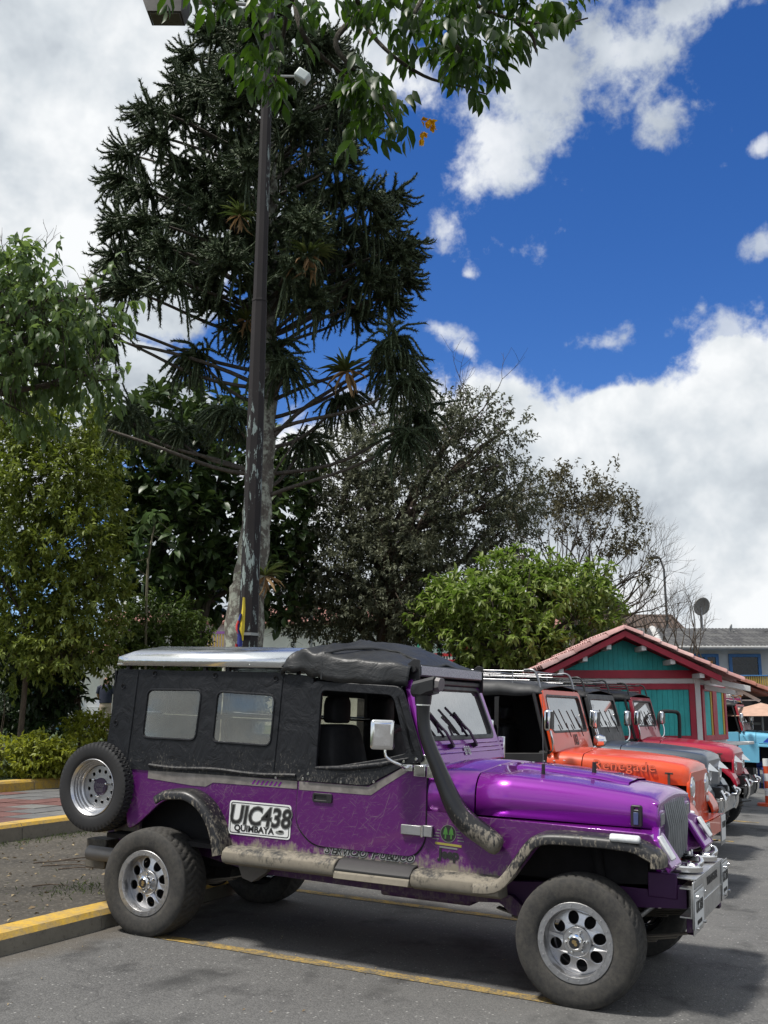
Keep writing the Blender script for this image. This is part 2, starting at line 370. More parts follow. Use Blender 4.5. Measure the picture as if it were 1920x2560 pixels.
base = g.mix(dirt, base, (.085, .072, .055))
hh = g.math('ADD', g.math('MULTIPLY', agg.outputs['Distance'], -1.), g.math('MULTIPLY', g.noise(p, 180, 3), .6))
g.bsdf(Base_Color=base, Roughness=.86, Normal=g.bump(hh, .55, .006)); ASPH = g.m
sheet('road', [KX + .0, -2.5, -1, 1, 4, 9, 20, 60, 500], -80, 400, road_z, ASPH, 40)
g = G('soil'); p = g.pos()
c1 = g.mix(g.ramp(g.noise(p, 1.3, 6, .65), [(.3, 0), (.7, 1)]), (.032, .029, .024), (.075, .066, .053)); grav = g.n('ShaderNodeTexVoronoi', {'Vector': p, 'Scale': 46.})
c1 = g.mix(g.math('MULTIPLY', g.ramp(g.xyz(grav.outputs['Color'])[0], [(.86, 0), (.95, 1)]), .4), c1, (.2, .18, .15))
gr = g.ramp(g.noise(p, .9, 6, .7), [(.66, 0), (.76, .6)]); c1 = g.mix(gr, c1, (.05, .07, .025))
g.bsdf(Base_Color=c1, Roughness=.95, Normal=g.bump(g.math('ADD', g.noise(p, 30, 5), g.math('MULTIPLY', g.noise(p, 5, 3), 2.)), .8, .03)); SOIL = g.m
sheet('soil_strip', [-7.15, -6, -5, -4.3, KX - .22], -60, 120, lambda x: park_z(x) + .004, SOIL, 30)
def conc_mat(name, painted):
    g = G(name); p = g.pos(); n = g.noise(p, 3.5, 6, .7); nf = g.noise(p, 26, 5, .7)
    con = g.mix(n, (.11, .10, .08), (.27, .245, .195)); con = g.mix(g.ramp(nf, [(.56, 0), (.7, .7)]), con, (.07, .06, .04))
    if painted:
        wear = g.ramp(g.math('ADD', g.math('MULTIPLY', n, .6), g.math('MULTIPLY', nf, .55)), [(.50, 1), (.74, .12)])
        con = g.mix(wear, con, g.mix(g.noise(p, 9, 4), (.40, .235, .022), (.57, .365, .05)))
    g.bsdf(Base_Color=con, Roughness=.88, Normal=g.bump(nf, .5, .008)); return g.m
CONC, YELLOW = conc_mat('kerb_concrete', False), conc_mat('worn_yellow_paint', True)
def kerb(name, xf, w, z0, ztop, y0, y1, face_paint):
    """kerb made of cast lengths; painted cap, concrete face"""
    root = obj(name, None, None, None, kind='structure'); Ls = 1.0; y = y0; i = 0
    while y < y1:
        dz = random.uniform(-.006, .006); dx = random.uniform(-.006, .006)
        prof = [(xf + dx + .02, z0), (xf + dx + .006, ztop - .035 + dz), (xf + dx - .022, ztop + dz), (xf + dx - w + .01, ztop + dz + .004), (xf + dx - w, ztop - .03), (xf + dx - w, z0)]
        a, b = y + .006, y + Ls - .006
        me = loft([[(px, a, pz) for px, pz in prof], [(px, b, pz) for px, pz in prof]], sm=30)
        o = obj('kerb_stone', me, [CONC, YELLOW], root)
        for q in me.polygons:
            if q.normal.z > .5 or (face_paint and q.normal.x > .5): q.material_index = 1
            elif q.normal.x > .35 and q.normal.z > .25: q.material_index = 1
        y += Ls; i += 1
        if y >= y1 - .01 and Ls == 1.0: Ls = 110.; y1 = y + 1
    return root
kerb('kerb', KX, .225, .08, .265, -7, 15, False)
kerb('park_kerb', -7.16, .25, .2, .43, -4, 22, False)
kerb('lawn_kerb', -10.9, .25, .38, .60, -2, 30, True)
# paved path between the park kerbs, red and grey pavers each a piece of its own
PAVR = [simple('paver_red%d' % i, c, .85, 0, .3, 9, .3, 90) for i, c in enumerate(((.115, .05, .043), (.095, .045, .04)))]
PAVG = [simple('paver_grey%d' % i, c, .85, 0, .25, 9, .3, 90) for i, c in enumerate(((.10, .1, .1), (.13, .128, .12)))]
path = sheet('path', [-10.9, -7.42], -20, 60, lambda x: park_z(x) - .02, simple('path_joint', (.04, .037, .033), .95), 2)
pm = {}
for k, m in enumerate(PAVR + PAVG):
    me = box(0, 0, 0, .485, .485, .05); me.materials.append(m); pm[k] = me
for i in range(7):
    for j in range(24):
        x, y = -7.42 - .25 - i * .5, .2 + j * .5
        red = (i + j) % 6 in (0, 1, 2) if (j // 3) % 2 else (i - j) % 6 in (0, 1, 2)
        o = bpy.data.objects.new('paver', pm[(0 if red else 2) + random.randint(0, 1)]); COL.objects.link(o); o.parent = path
        o.location = (x, y, park_z(x) - .02 + random.uniform(-.003, .004))
g = G('lawn'); p = g.pos()
c1 = g.mix(g.ramp(g.noise(p, 1.1, 6, .6), [(.3, 0), (.7, 1)]), (.028, .05, .014), (.07, .1, .028)); c1 = g.mix(g.ramp(g.noise(p, .5, 5), [(.6, 0), (.7, .7)]), c1, (.07, .055, .038))
g.bsdf(Base_Color=c1, Roughness=.95, Normal=g.bump(g.noise(p, 60, 4), .8, .03)); LAWN = g.m
sheet('lawn', [-400, -60, -30, -21, -16, -11.15], -150, 400, park_z, LAWN, 30)
sheet('ground', [-410, -60, -30, -21, -16, -11, -7.3, -3.5, 9, 60, 500], -160, 410, lambda x: park_z(x) - .12, SOIL, 12)
# painted bay lines and street markings
g = G('line_yellow'); p = g.pos(); k = g.ramp(g.math('ADD', g.math('MULTIPLY', g.noise(p, 7, 6, .75), .7), g.math('MULTIPLY', g.noise(p, 60, 3), .5)), [(.48, 1), (.68, .05)])
g.bsdf(Base_Color=g.mix(k, (.08, .078, .07), (.36, .235, .05)), Roughness=.85, Normal=g.bump(g.noise(p, 150, 3), .4, .005)); LINEY = g.m
g = G('line_white'); p = g.pos(); k = g.ramp(g.math('ADD', g.math('MULTIPLY', g.noise(p, 7, 6, .75), .7), g.math('MULTIPLY', g.noise(p, 60, 3), .5)), [(.55, 1), (.78, .05)])
g.bsdf(Base_Color=g.mix(k, (.09, .09, .09), (.62, .62, .6)), Roughness=.85); LINEW = g.m
def strip(name, x0, x1, y0, y1, m, lift=.004, nx=1, wob=0.):
    xs = np.linspace(x0, x1, nx + 1); v = []
    for i, x in enumerate(xs): v += [(x, y0 + random.uniform(-wob, wob), road_z(x) + lift), (x, y1 + random.uniform(-wob, wob), road_z(x) + lift)]
    return obj(name, pyd(v, [(2 * i, 2 * i + 2, 2 * i + 3, 2 * i + 1) for i in range(nx)]), m, None, kind='structure')
for yy in (.06, 2.12, 5.9, 8.5, 11.2): strip('bay_line', -3.15, .0 if yy < 3 else -.3, yy - .055, yy + .055, LINEY, nx=40, wob=.006)
for i, (x0, x1, y0, y1) in enumerate([(.9, 1.35, 10.6, 10.75), (.75, 1.6, 9.1, 9.2), (.2, 1.9, 15.6, 15.75), (.9, 1.35, 11.6, 11.75)]): strip('street_marking', x0, x1, y0, y1, LINEW, nx=12, wob=.01)
# ------------------------------------------------------------------ jeep materials
def paint(name, col, metal=.35, rough=.3, coat=.8):
    g = G(name); c = g.coord(); n = g.noise(c, 700, 2)
    g.bsdf(Base_Color=g.mix(n, tuple(x * .85 for x in col), tuple(min(1, x * 1.15) for x in col)), Metallic=metal, Roughness=rough, Coat_Weight=coat, Coat_Roughness=.04); return g.m
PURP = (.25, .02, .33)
P_SIDE = mud_mat('purple_paint_shaded_splashed', (.105, .0095, .135), .3, .56, .86, 1., .35, .75, .36)  # hood purple darkened: flank shade put into the base colour, mud on top
P_TOP = paint('purple_paint_lit', PURP, .5, .25)  # same purple raised: light on the upper panels put into the base colour
P_UNDER = mud_mat('purple_chassis_dirty', (.05, .008, .065), .6, .2, .75, .55)
FLARE = mud_mat('black_flare_mud', (.009, .009, .010), .45, .36, 1.42, .95, fine=1.2)
FLARE_R = mud_mat('black_flare_light_mud', (.009, .009, .010), .4, .1, 1.55, .9, fine=1.3)
STEPM = mud_mat('rocker_mud', (.02, .02, .02), .6, .5, .9, 1.)
PADM = mud_mat('step_pad', (.016, .016, .016), .6, .45, .66, .9)
g = G('tyre_rubber_dusty'); c = g.coord(); n = g.math('ADD', g.math('MULTIPLY', g.noise(c, 7, 6, .7), .6), g.math('MULTIPLY', g.noise(g.map(c, (40, 90, 40)), 1, 4, .7), .5))
g.bsdf(Base_Color=g.mix(g.ramp(n, [(.42, 0), (.68, 1)]), (.02, .02, .02), (.056, .052, .045)), Roughness=.85, Normal=g.bump(g.noise(c, 120, 3), .2, .002)); RUB = g.m
SNORK = mud_mat('snorkel_plastic', (.009, .009, .010), .3, .62, 1.28, .85, fine=1.1)
BLK = simple('black_plastic', (.012, .012, .013), .45)
DARK = simple('dark_cabin', (.008, .008, .009), .8)
VOID = simple('underbody_black', (.010, .009, .010), .9)
CHR = simple('chrome', (.78, .78, .78), .1, 1., .05)
ALU = simple('brushed_alloy', (.54, .54, .55), .32, 1., .1, 30)
ALUD = simple('cast_alloy', (.42, .42, .425), .4, 1., .15, 25, .15, 200)
GREY = simple('grey_steel_plate', (.33, .33, .33), .42, .7, .25, 8)
WHITEP = simple('white_enamel', (.68, .69, .68), .4, 0, .05)
INK = simple('sticker_black', (.012, .012, .012), .5)
INKG = simple('sticker_grey', (.17, .175, .165), .5)
AMBER = simple('amber_lens', (.6, .16, .02), .2)
CLEAR = simple('clear_lens', (.62, .64, .64), .12, .1, .15, 40)
RED = simple('red_lens', (.35, .02, .02), .25)
g = G('soft_top_vinyl'); c = g.coord(); w = g.math('ADD', g.noise(g.map(c, (3, 2.2, 5)), 1.6, 5, .6, .8), g.math('MULTIPLY', g.noise(g.map(c, (11, 8, 5)), 1., 3), .35))
g.bsdf(Base_Color=g.mix(g.noise(c, 7, 5), (.010, .011, .012), (.024, .025, .026)), Roughness=g.ramp(g.noise(c, 9, 4), [(.3, .4), (.7, .56)]), Normal=g.bump(w, .45, .03)); VINYL = g.m
g = G('canvas_side_mud'); c = g.coord(); z = g.xyz(c)[2]
w = g.math('ADD', g.noise(g.map(c, (4, 2, 3)), 1.8, 5, .6, 1.), g.math('MULTIPLY', g.noise(g.map(c, (16, 8, 7)), 1., 3), .3))
hm = g.math('DIVIDE', g.math('SUBTRACT', 1.42, z), .34)
sp = g.math('ADD', g.noise(g.map(c, (85, 60, 38), (0, .35, 0)), 1, 4, .7), g.math('MULTIPLY', g.noise(c, 5, 4), .35))
mk = g.ramp(g.math('ADD', g.math('MULTIPLY', sp, 1.), g.math('MULTIPLY', hm, .17)), [(.86, 0), (1.02, .6)])
g.bsdf(Base_Color=g.mix(mk, g.mix(g.noise(c, 5, 5), (.004, .005, .007), (.011, .012, .015)), (.16, .15, .13)), Roughness=g.mix(mk, (.5,) * 3, (.85,) * 3), Specular_IOR_Level=.3, Normal=g.bump(w, .45, .035)); CANV = g.m
g = G('roof_aluminium'); c = g.coord(); g.bsdf(Base_Color=(.74, .76, .77), Metallic=.95, Roughness=g.ramp(g.noise(g.map(c, (1.5, 14, 14)), 1, 4), [(.3, .16), (.7, .34)]), Normal=g.bump(g.noise(g.map(c, (2, 6, 6)), 1.2, 4), .35, .02)); ROOFM = g.m
CLEARW = glass_mat('clear_vinyl_window', (.88, .87, .80), .075, .95, (.36, .35, .29), (9, 9, 6))
GLASS = glass_mat('windshield_glass', (.55, .6, .6), .07, .6)
LED = simple('led_strip', (.36, .36, .4), .25, .3, .4, 160, .6, 300)
TAUPE = simple('silver_stripe_decal', (.235, .215, .2), .38, .4, .3, 12)
# ------------------------------------------------------------------ wheels (axis y, outer face towards -y)
def tyre_me(ro, ri, w, style='road', n=320):
    """tyre with real grooves; centred on y = 0"""
    prof = [(ri, -w * .40), (ri + .008, -w * .455), (ri + (ro - ri) * .30, -w * .50), (ri + (ro - ri) * .62, -w * .505), (ri + (ro - ri) * .88, -w * .475), (ro - .011, -w * .44)]
    m = 15; crown = [(ro - .012 * abs(2 * t / (m - 1) - 1) ** 3, w * (-.40 + .80 * t / (m - 1))) for t in range(m)]
    full = prof + crown + [(r, -y) for r, y in reversed(prof)]; k = len(full); base = np.array(full); th = np.arange(n) * 2 * np.pi / n
    rr = np.repeat(base[None, :, 0], n, 0); yy = np.repeat(base[None, :, 1], n, 0); T = np.repeat(th[:, None], k, 1); s = np.abs(yy) / (w * .4)
    tread = np.zeros((n, k), bool); tread[:, len(prof) - 1:k - len(prof) + 1] = True
    if style == 'road': ph = (T * 42 / (2 * np.pi) + 1.4 * s ** .8) % 1; gv = (ph < .24) & (s > .12) & (s < .9)
    else: ph = (T * 54 / (2 * np.pi) + .5 * (np.floor(s * 2.6) % 2) + .35 * s) % 1; gv = (ph < .3) | (np.abs(s - .42) < .07) | (np.abs(s - .8) < .05)
    rr = np.where(tread & gv, rr - (.007 if style == 'road' else .011), rr)
    v = np.stack([rr * np.cos(T), yy, rr * np.sin(T)], -1).reshape(-1, 3); f = []
    i = np.arange(n)[:, None]; j = np.arange(k - 1)[None]; a = i * k + j; b = ((i + 1) % n) * k + j
    me = npmesh(v, np.stack([a, b, b + 1, a + 1], -1).reshape(-1, 4)); smooth(me, 50); return me
TYRE = tyre_me(.366, .208, .27); TYRE.materials.append(RUB)
TYRE_AT = tyre_me(.325, .192, .22, 'at'); TYRE_AT.materials.append(simple('spare_rubber', (.016, .016, .017), .7))
TYRE_CJ = tyre_me(.36, .2, .25, 'at', 220); TYRE_CJ.materials.append(simple('spare_rubber', (.016,) * 3))
def dish(me, f):
    for v in me.vertices: r = math.hypot(v.co.x, v.co.z); v.co.y += f(r)
    me.update(); return me
def oval(rad, a, rx, rt, n=18):
    """oval hole, radial half size rx, tangential half size rt"""
    c, s = math.cos(a), math.sin(a); o = []
    for i in range(n):
        q = 2 * math.pi * i / n; u = rad + rx * math.cos(q); v = rt * math.sin(q); o.append((u * c - v * s, u * s + v * c))
    return o
RIM_RING = lathe([(.196, .03), (.212, .02), (.219, .006), (.220, 0.), (.217, -.004), (.186, -.004), (.183, .0), (.181, .055), (.176, .085), (.17, .088)], 72)
RIM_DISC = dish(plate([circ(0, 0, .176, 64)] + [oval(.130, 2 * math.pi * (i + .5) / 8, .039, .034) for i in range(8)], .016, 'xz', .075, .003), lambda r: -.022 * max(0, (.176 - r) / .1))
smooth(RIM_DISC, 40)
HUBP = lathe([(.0, .036), (.078, .036), (.082, .04), (.083, .06)], 40)
BARREL = lathe([(.19, .03), (.186, .2), (.205, .23)], 48); DRUM = lathe([(.0, .125), (.15, .125), (.155, .2)], 32)
CAPM = lathe([(.0, -.008), (.03, -.008), (.036, -.002), (.036, .0), (.046, .002), (.05, .012), (.05, .04)], 40)
NUT = lathe([(.0, -.016), (.007, -.015), (.0095, -.008), (.0105, .012)], 10); BOLT = lathe([(.0, -.005), (.0045, -.005), (.0055, .0)], 6)
NUT.materials.append(CHR); BOLT.materials.append(ALUD)
def wheel(parent, x, y, z, out, name='wheel', rot=0.):
    """road wheel with eight-hole alloy; out = -1 faces the camera side, +1 the far side"""
    w = part(name, parent); w.location = (x, y, z); w.rotation_euler = (0, rot, 0 if out < 0 else math.pi)
    t = obj('tyre', TYRE, None, w); t.location.y = .125
    for nm, me, m in (('rim_ring', RIM_RING, ALUD), ('rim_disc', RIM_DISC, ALU), ('rim_barrel', BARREL, VOID), ('brake_drum', DRUM, VOID), ('hub_plate', HUBP, ALUD), ('centre_cap', CAPM, CHR)):
        if not me.materials: me.materials.append(m)
        obj(nm, me, None, w)
    if out < 0:
        for i in range(6):
            a = 2 * math.pi * (i + .3) / 6; o = obj('lug_nut', NUT, None, w); o.location = (.062 * math.cos(a), .034, .062 * math.sin(a))
        for i in range(20):
            a = 2 * math.pi * i / 20; o = obj('ring_bolt', BOLT, None, w); o.location = (.2015 * math.cos(a), -.004, .2015 * math.sin(a))
        obj('cap_inset', CAPI, None, w); o = obj('cap_emblem', EMB, None, w); o.location = (0, -.0105, 0)
    return w
EMB = join([plate([circ(-.006, .006, .011, 10)], .003), plate([circ(.008, -.004, .01, 10)], .003), plate([circ(.004, .011, .006, 8)], .003)]); EMB.materials.append(simple('brass_emblem', (.28, .2, .09), .4, .6))
CAPI = plate([circ(0, 0, .031, 24)], .002, 'xz', -.0088); CAPI.materials.append(BLK)
# ------------------------------------------------------------------ purple jeep: local frame, x forward, origin on the ground below the front axle
YC = .855; WB = 3.068; AX = .348
jeep = thing('purple_jeep', 'mud splashed purple jeep with black soft top and long black snorkel', 'jeep', (0, YC, 0), (0, R(2.261), 0), 'jeeps parked in a row')
HB = .735                                   # half width of the body
def both(name, me, m, par=None, mirror=True, bev=0):
    """near-side piece and its mirror image"""
    a = obj(name, me, m, par or jeep); r = [a]
    if mirror:
        b = me.copy(); b.transform(Matrix.Diagonal((1, -1, 1, 1))); b.flip_normals(); b.update(); r.append(obj(name, b, None, par or jeep))
    if bev: [add_bevel(o, bev) for o in r]
    return r
# body side with rear wheel arch
side = rpoly([(-3.34, 1.11), (-3.36, .78), (-3.34, .68), (-3.26, .72), (-3.05, .9), (-2.93, .925), (-2.76, .92), (-2.62, .75), (-2.53, .60), (-.664, .58), (-.664, .985), (-.99, .985), (-.99, 1.11)], [.02, .05, .05, .05, .1, .05, .08, .1, .02, 0, 0, 0, 0])
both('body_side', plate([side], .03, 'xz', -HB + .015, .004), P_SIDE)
bx('tailgate', -3.60, -3.57, -.57, .57, .62, 1.105, P_SIDE, jeep)
bx('rear_corner', -3.60, -3.34, -.60, -.57, .64, 1.11, P_SIDE, jeep, .006); bx('rear_corner', -3.60, -3.34, .57, .60, .64, 1.11, P_SIDE, jeep, .006)
bx('floor', -3.56, -.6, -HB + .04, HB - .04, .60, .63, VOID, jeep, 0)
bx('firewall', -1.02, -.98, -HB + .04, HB - .04, .6, 1.2, DARK, jeep, 0)
# doors
dpoly = rpoly([(-1.925, 1.112), (-1.935, .83), (-1.80, .707), (-1.07, .702), (-.995, .80), (-.995, 1.20), (-1.03, 1.255), (-1.14, 1.25), (-1.33, 1.15), (-1.39, 1.112)], [.01, .1, .22, .1, .1, .02, .03, .05, .08, .05])
gap = [(x + (.009 if x > -1.45 else -.009), z - (.009 if z < .95 else 0)) for x, z in dpoly]
both('door_gap', plate([gap], .004, 'xz', -HB - .0005), VOID)
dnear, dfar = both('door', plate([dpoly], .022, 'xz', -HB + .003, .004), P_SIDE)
# belt stripe of silver film, in two lengths
def decal(name, poly, m, par=None, lift=.0095): return obj(name, plate([poly], .0012, 'xz', -HB - lift), m, par or jeep)
decal('belt_stripe', [(-3.19, 1.106), (-1.94, 1.106), (-1.94, 1.055), (-2.62, 1.052), (-2.68, 1.02), (-2.80, 1.02), (-3.19, 1.045)], TAUPE, lift=.0025)
decal('belt_stripe', [(-1.92, 1.106), (-1.40, 1.106), (-1.33, 1.145), (-1.17, 1.235), (-1.10, 1.235), (-1.30, 1.11), (-1.38, 1.055), (-1.92, 1.052)], TAUPE, dnear)
for i in range(7): decal('stripe_hatch', [(x := -2.30 + .035 * i, 1.063), (x + .014, 1.063), (x + .034, 1.092), (x + .02, 1.092)], P_TOP, lift=.0042)
# hood and cowl
def hood_ring(x, hw, zs, zt, zc, z0, r=.12, n=6):
    """half section mirrored: from the lower near edge over the top to the far edge"""
    p = [(-hw, z0), (-hw, zs)]; 
    for i in range(1, n + 1):
        a = i / n * math.pi / 2; p.append((-hw + r * (1 - math.cos(a)), zs + (zt - zs) * math.sin(a)))
    p += [(-hw * .35, zt + (zc - zt) * .75), (0, zc)]
    return [(x, y, z) for y, z in p] + [(x, -y, z) for y, z in reversed(p[:-1])]
HX = [(-.66, .735, 1.10, 1.242, 1.278, .99), (-.45, .695, 1.095, 1.235, 1.270, .988), (-.1, .63, 1.08, 1.21, 1.245, .983), (.2, .57, 1.065, 1.175, 1.207, .977), (.34, .54, 1.055, 1.155, 1.185, .974), (.392, .53, 1.045, 1.13, 1.155, .972), (.408, .525, 1.02, 1.10, 1.12, .97)]
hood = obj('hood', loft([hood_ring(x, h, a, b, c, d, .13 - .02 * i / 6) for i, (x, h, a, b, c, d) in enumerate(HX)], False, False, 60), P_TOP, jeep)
m = hood.modifiers.new('solid', 'SOLIDIFY'); m.thickness = .02; m.offset = -1
cw = [(-1.06, .735, 1.10, 1.25, 1.285, .985), (-.95, .735, 1.10, 1.25, 1.287, .985), (-.672, .735, 1.10, 1.245, 1.285, .985)]
cowl = obj('cowl', loft([hood_ring(*q, .13) for q in cw], False, False, 60), P_TOP, jeep)
m = cowl.modifiers.new('solid', 'SOLIDIFY'); m.thickness = .02; m.offset = -1
# raised centre panel of the hood
rp = []
for x, hw, z in ((-.55, .30, 1.270), (-.3, .30, 1.259), (0, .29, 1.233), (.17, .26, 1.207)): rp.append([(x, -hw, z - .012), (x, -hw + .03, z + .004), (x, 0, z + .014), (x, hw - .03, z + .004), (x, hw, z - .012)])
obj('hood_bulge', loft(rp, False, False, 50), P_TOP, jeep)
# front fenders: ledge and sloping nose, outer skin with the arch
fp = [(-.664, .978), (-.2, .974), (.37, .968), (.405, .958), (.425, .93), (.522, .785)]
ring = [[(x, -HB, z) for x, z in fp] + [(x - (.02 if i > 2 else 0), -HB, z - .03) for i, (x, z) in reversed(list(enumerate(fp)))], [(x, -.42, z) for x, z in fp] + [(x - (.02 if i > 2 else 0), -.42, z - .03) for i, (x, z) in reversed(list(enumerate(fp)))]]
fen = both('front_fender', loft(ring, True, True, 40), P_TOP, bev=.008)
fo = rpoly([(-.664, .976), (.40, .962), (.425, .925), (.522, .787), (.46, .80), (.40, .86), (.30, .885), (-.14, .885), (-.24, .865), (-.44, .60), (-.664, .58)], [0, .04, .03, .01, .02, .05, .05, .05, .08, .05, 0])
both('fender_skin', plate([fo], .02, 'xz', -HB + .009, .003), P_SIDE)
bx('inner_wing', -.6, .33, -.46, -.43, .62, .95, VOID, jeep, 0); bx('inner_wing', -.6, .33, .43, .46, .62, .95, VOID, jeep, 0); bx('engine_block', -.6, .25, -.3, .3, .5, 1.05, VOID, jeep, .02)
for sgn in (-1, 1):
    nf = [(.402, .43, 1.0), (.43, .60, .972), (.448, .735, .935), (.498, .735, .80), (.455, .58, .755), (.405, .42, .74)]
    v = [(x, sgn * y, z) for x, y, z in nf] + [(x - .05, sgn * y, z) for x, y, z in nf]; n6 = len(nf)
    me = pyd(v, [tuple(range(n6)), tuple(range(2 * n6 - 1, n6 - 1, -1))] + [(i, (i + 1) % n6, n6 + (i + 1) % n6, n6 + i) for i in range(n6)]); bm = bmesh.new(); bm.from_mesh(me); bmesh.ops.triangulate(bm, faces=bm.faces[:1]); bmesh.ops.recalc_face_normals(bm, faces=bm.faces); bm.to_mesh(me); bm.free()
    add_bevel(obj('fender_nose', me, P_TOP, jeep), .008)
# wheel arch flares swept along the arch
def flare(path, m, y_out=-.882):
    P = spline(path, 4); rings = []; k = len(P); cen = np.mean(P, 0) - np.array([0, .35])
    for i, p in enumerate(P):
        t = P[min(i + 1, k - 1)] - P[max(i - 1, 0)]; t /= np.linalg.norm(t); nn = np.array([t[1], -t[0]])
        if nn @ (cen - p) < 0: nn = -nn
        q = lambda d: (p + nn * d)
        pts = [(q(0), -HB + .004), (q(.004), y_out + .05), (q(.014), y_out + .014), (q(.032), y_out), (q(.066), y_out + .002), (q(.072), y_out + .012), (q(.06), y_out + .03), (q(.03), -HB + .004)]
        rings.append([(a[0], y, a[1]) for a, y in pts])
    return loft(rings, True, True, 50)
both('front_flare', flare([(-.62, .62), (-.50, .635), (-.43, .70), (-.31, .87), (-.23, .925), (-.12, .945), (.15, .95), (.33, .942), (.41, .915), (.47, .885), (.498, .85), (.502, .80)], FLARE), FLARE)
both('rear_flare', flare([(-3.03, .95), (-2.96, .985), (-2.85, 1.0), (-2.74, .998), (-2.62, .945), (-2.52, .845), (-2.455, .72), (-2.425, .60)], FLARE_R), FLARE_R)
def rocker(x0, x1, z0, z1, yo, m, name):
    pr = [(-HB + .01, z1 + .02), (-yo + .045, z1 + .012), (-yo + .008, z1 - .012), (-yo, z1 - .05), (-yo + .012, z0 + .02), (-yo + .06, z0), (-HB + .05, z0)]
    return both(name, loft([[(x, y, z) for y, z in pr] for x in (x0, x1)], True, True, 40), m, bev=.006)
rocker(-2.425, -1.565, .535, .635, .872, STEPM, 'rocker_cover'); rocker(-1.03, -.46, .525, .625, .872, STEPM, 'rocker_cover'); rocker(-1.56, -1.035, .53, .59, .885, STEPM, 'step')
pad = [[(x, -HB - .004, .655), (x, -.81, .645), (x, -.868, .60), (x, -.868, .585), (x, -HB - .004, .585)] for x in (-1.56, -1.035)]
both('step_pad', loft(pad, True, True, 40), PADM, bev=.004)
# windshield frame, glass, wipers
wb, wt = Vector((-1.02, 0, 1.262)), Vector((-1.20, 0, 1.80))
def ws(u, v): # u lateral -1..1, v 0 bottom .. 1 top
    p = wb.lerp(wt, v); hw = .705 + (.61 - .705) * v; return (p.x, u * hw, p.z)
def ws_frame(iu, v0, v1, rad=.06):
    """raked frame as a plate with an opening"""
    out = rpoly([(-.715, 0), (.715, 0), (.625, .568), (-.625, .568)], [.02, .02, .07, .07]); inn = rpoly([(-.625, .155), (.625, .155), (.565, .52), (-.565, .52)], .06)
    return out, inn
wo_, wi_ = ws_frame(0, 0, 0)
ang = math.atan2(wt.x - wb.x, wt.z - wb.z)
WM = Matrix.Translation(wb) @ Matrix.Rotation(ang, 4, 'Y')
wsf = part('windshield', jeep); wsf.matrix_local = WM
obj('windshield_frame', plate([wo_, wi_], .05, 'yz', 0, .01), P_TOP, wsf); smooth(wsf.children[0].data, 40)
si = rpoly([(-.605, .175), (.605, .175), (.548, .505), (-.548, .505)], .05)
obj('rubber_seal', plate([rpoly([(-.632, .148), (.632, .148), (.571, .527), (-.571, .527)], .065), si], .058, 'yz', 0, .004), BLK, wsf)
obj('glass', plate([si], .006, 'yz', .005), GLASS, wsf)
for zz in (.06, .09, .12): obj('frame_rib', tube([(.028, -.66, zz), (.028, .66, zz)], .006, 6), P_TOP, wsf)
for y0 in (-.30, .13):
    wp = part('wiper', jeep); wp.matrix_local = WM
    obj('wiper_pivot', tube([(.02, y0, .10), (.065, y0, .105)], .018, 10), BLK, wp)
    obj('wiper_arm', tube([(.06, y0, .105), (.075, y0 - .10, .19), (.06, y0 - .17, .26)], [.012, .010, .006], 6), simple('wiper_steel', (.12, .11, .12), .4, .6), wp)
    obj('wiper_blade', join([tube([(.034, y0 - .06, .17), (.036, y0 - .20, .29), (.034, y0 - .33, .37)], .009, 6), tube([(.055, y0 - .1, .215), (.05, y0 - .17, .275), (.055, y0 - .25, .325)], .012, 6), tube([(.03, y0 - .12, .2), (.055, y0 - .17, .26)], .008, 5), tube([(.03, y0 - .26, .32), (.055, y0 - .2, .29)], .008, 5)]), BLK, wp)
def put_text(s, size, m, par, x, z, y, name='lettering', shear=0., bold=.0, spacing=1., sx=1., rot=0., lift=.0008):
    me = text_me(s, size, lift, shear, bold, spacing, sx); me.transform(Matrix.Translation((x, y, z)) @ Matrix.Rotation(rot, 4, 'Y') @ Matrix.Rotation(R(90), 4, 'X')); return obj(name, me, m, par)
def put_text_front(s, size, m, par, y, z, x, name='lettering', bold=0., sx=1.):
    me = text_me(s, size, .001, 0, bold, 1., sx); me.transform(Matrix(((0, 0, 1, x), (1, 0, 0, y), (0, 1, 0, z), (0, 0, 0, 1)))); return obj(name, me, m, par)
put_text_front('098', .072, WHITEP, wsf, .0, .065, .032, 'number_sticker', .006); put_text_front('098', .072, INKG, wsf, .0, .065, .0335, 'number', -.001)
bx('hinge_bracket', -1.05, -.99, .70, .725, 1.26, 1.42, CHR, jeep, .006); bx('hinge_bracket', -1.05, -.99, -.725, -.70, 1.26, 1.33, CHR, jeep, .006)
# light bar
lb = part('light_bar', jeep)
bx('light_housing', -1.20, -1.135, -.575, .575, 1.825, 1.905, BLK, lb, .006); bx('light_lens', -1.136, -1.128, -.56, .56, 1.835, 1.895, LED, lb, .002)
for s in (-1, 1):
    obj('light_bracket', plate([[(-1.21, 1.74), (-1.13, 1.74), (-1.13, 1.93), (-1.17, 1.94), (-1.22, 1.90)]], .012, 'xz', s * .59, .002), BLK, lb)
    obj('light_knob', moved(lathe([(0, -.02), (.02, -.02), (.022, 0), (.012, .02)], 12), Matrix.Translation((-1.165, s * .605, 1.87))), BLK, lb)
bx('header_bar', -1.24, -1.15, -.60, .60, 1.775, 1.812, BLK, jeep, .01)
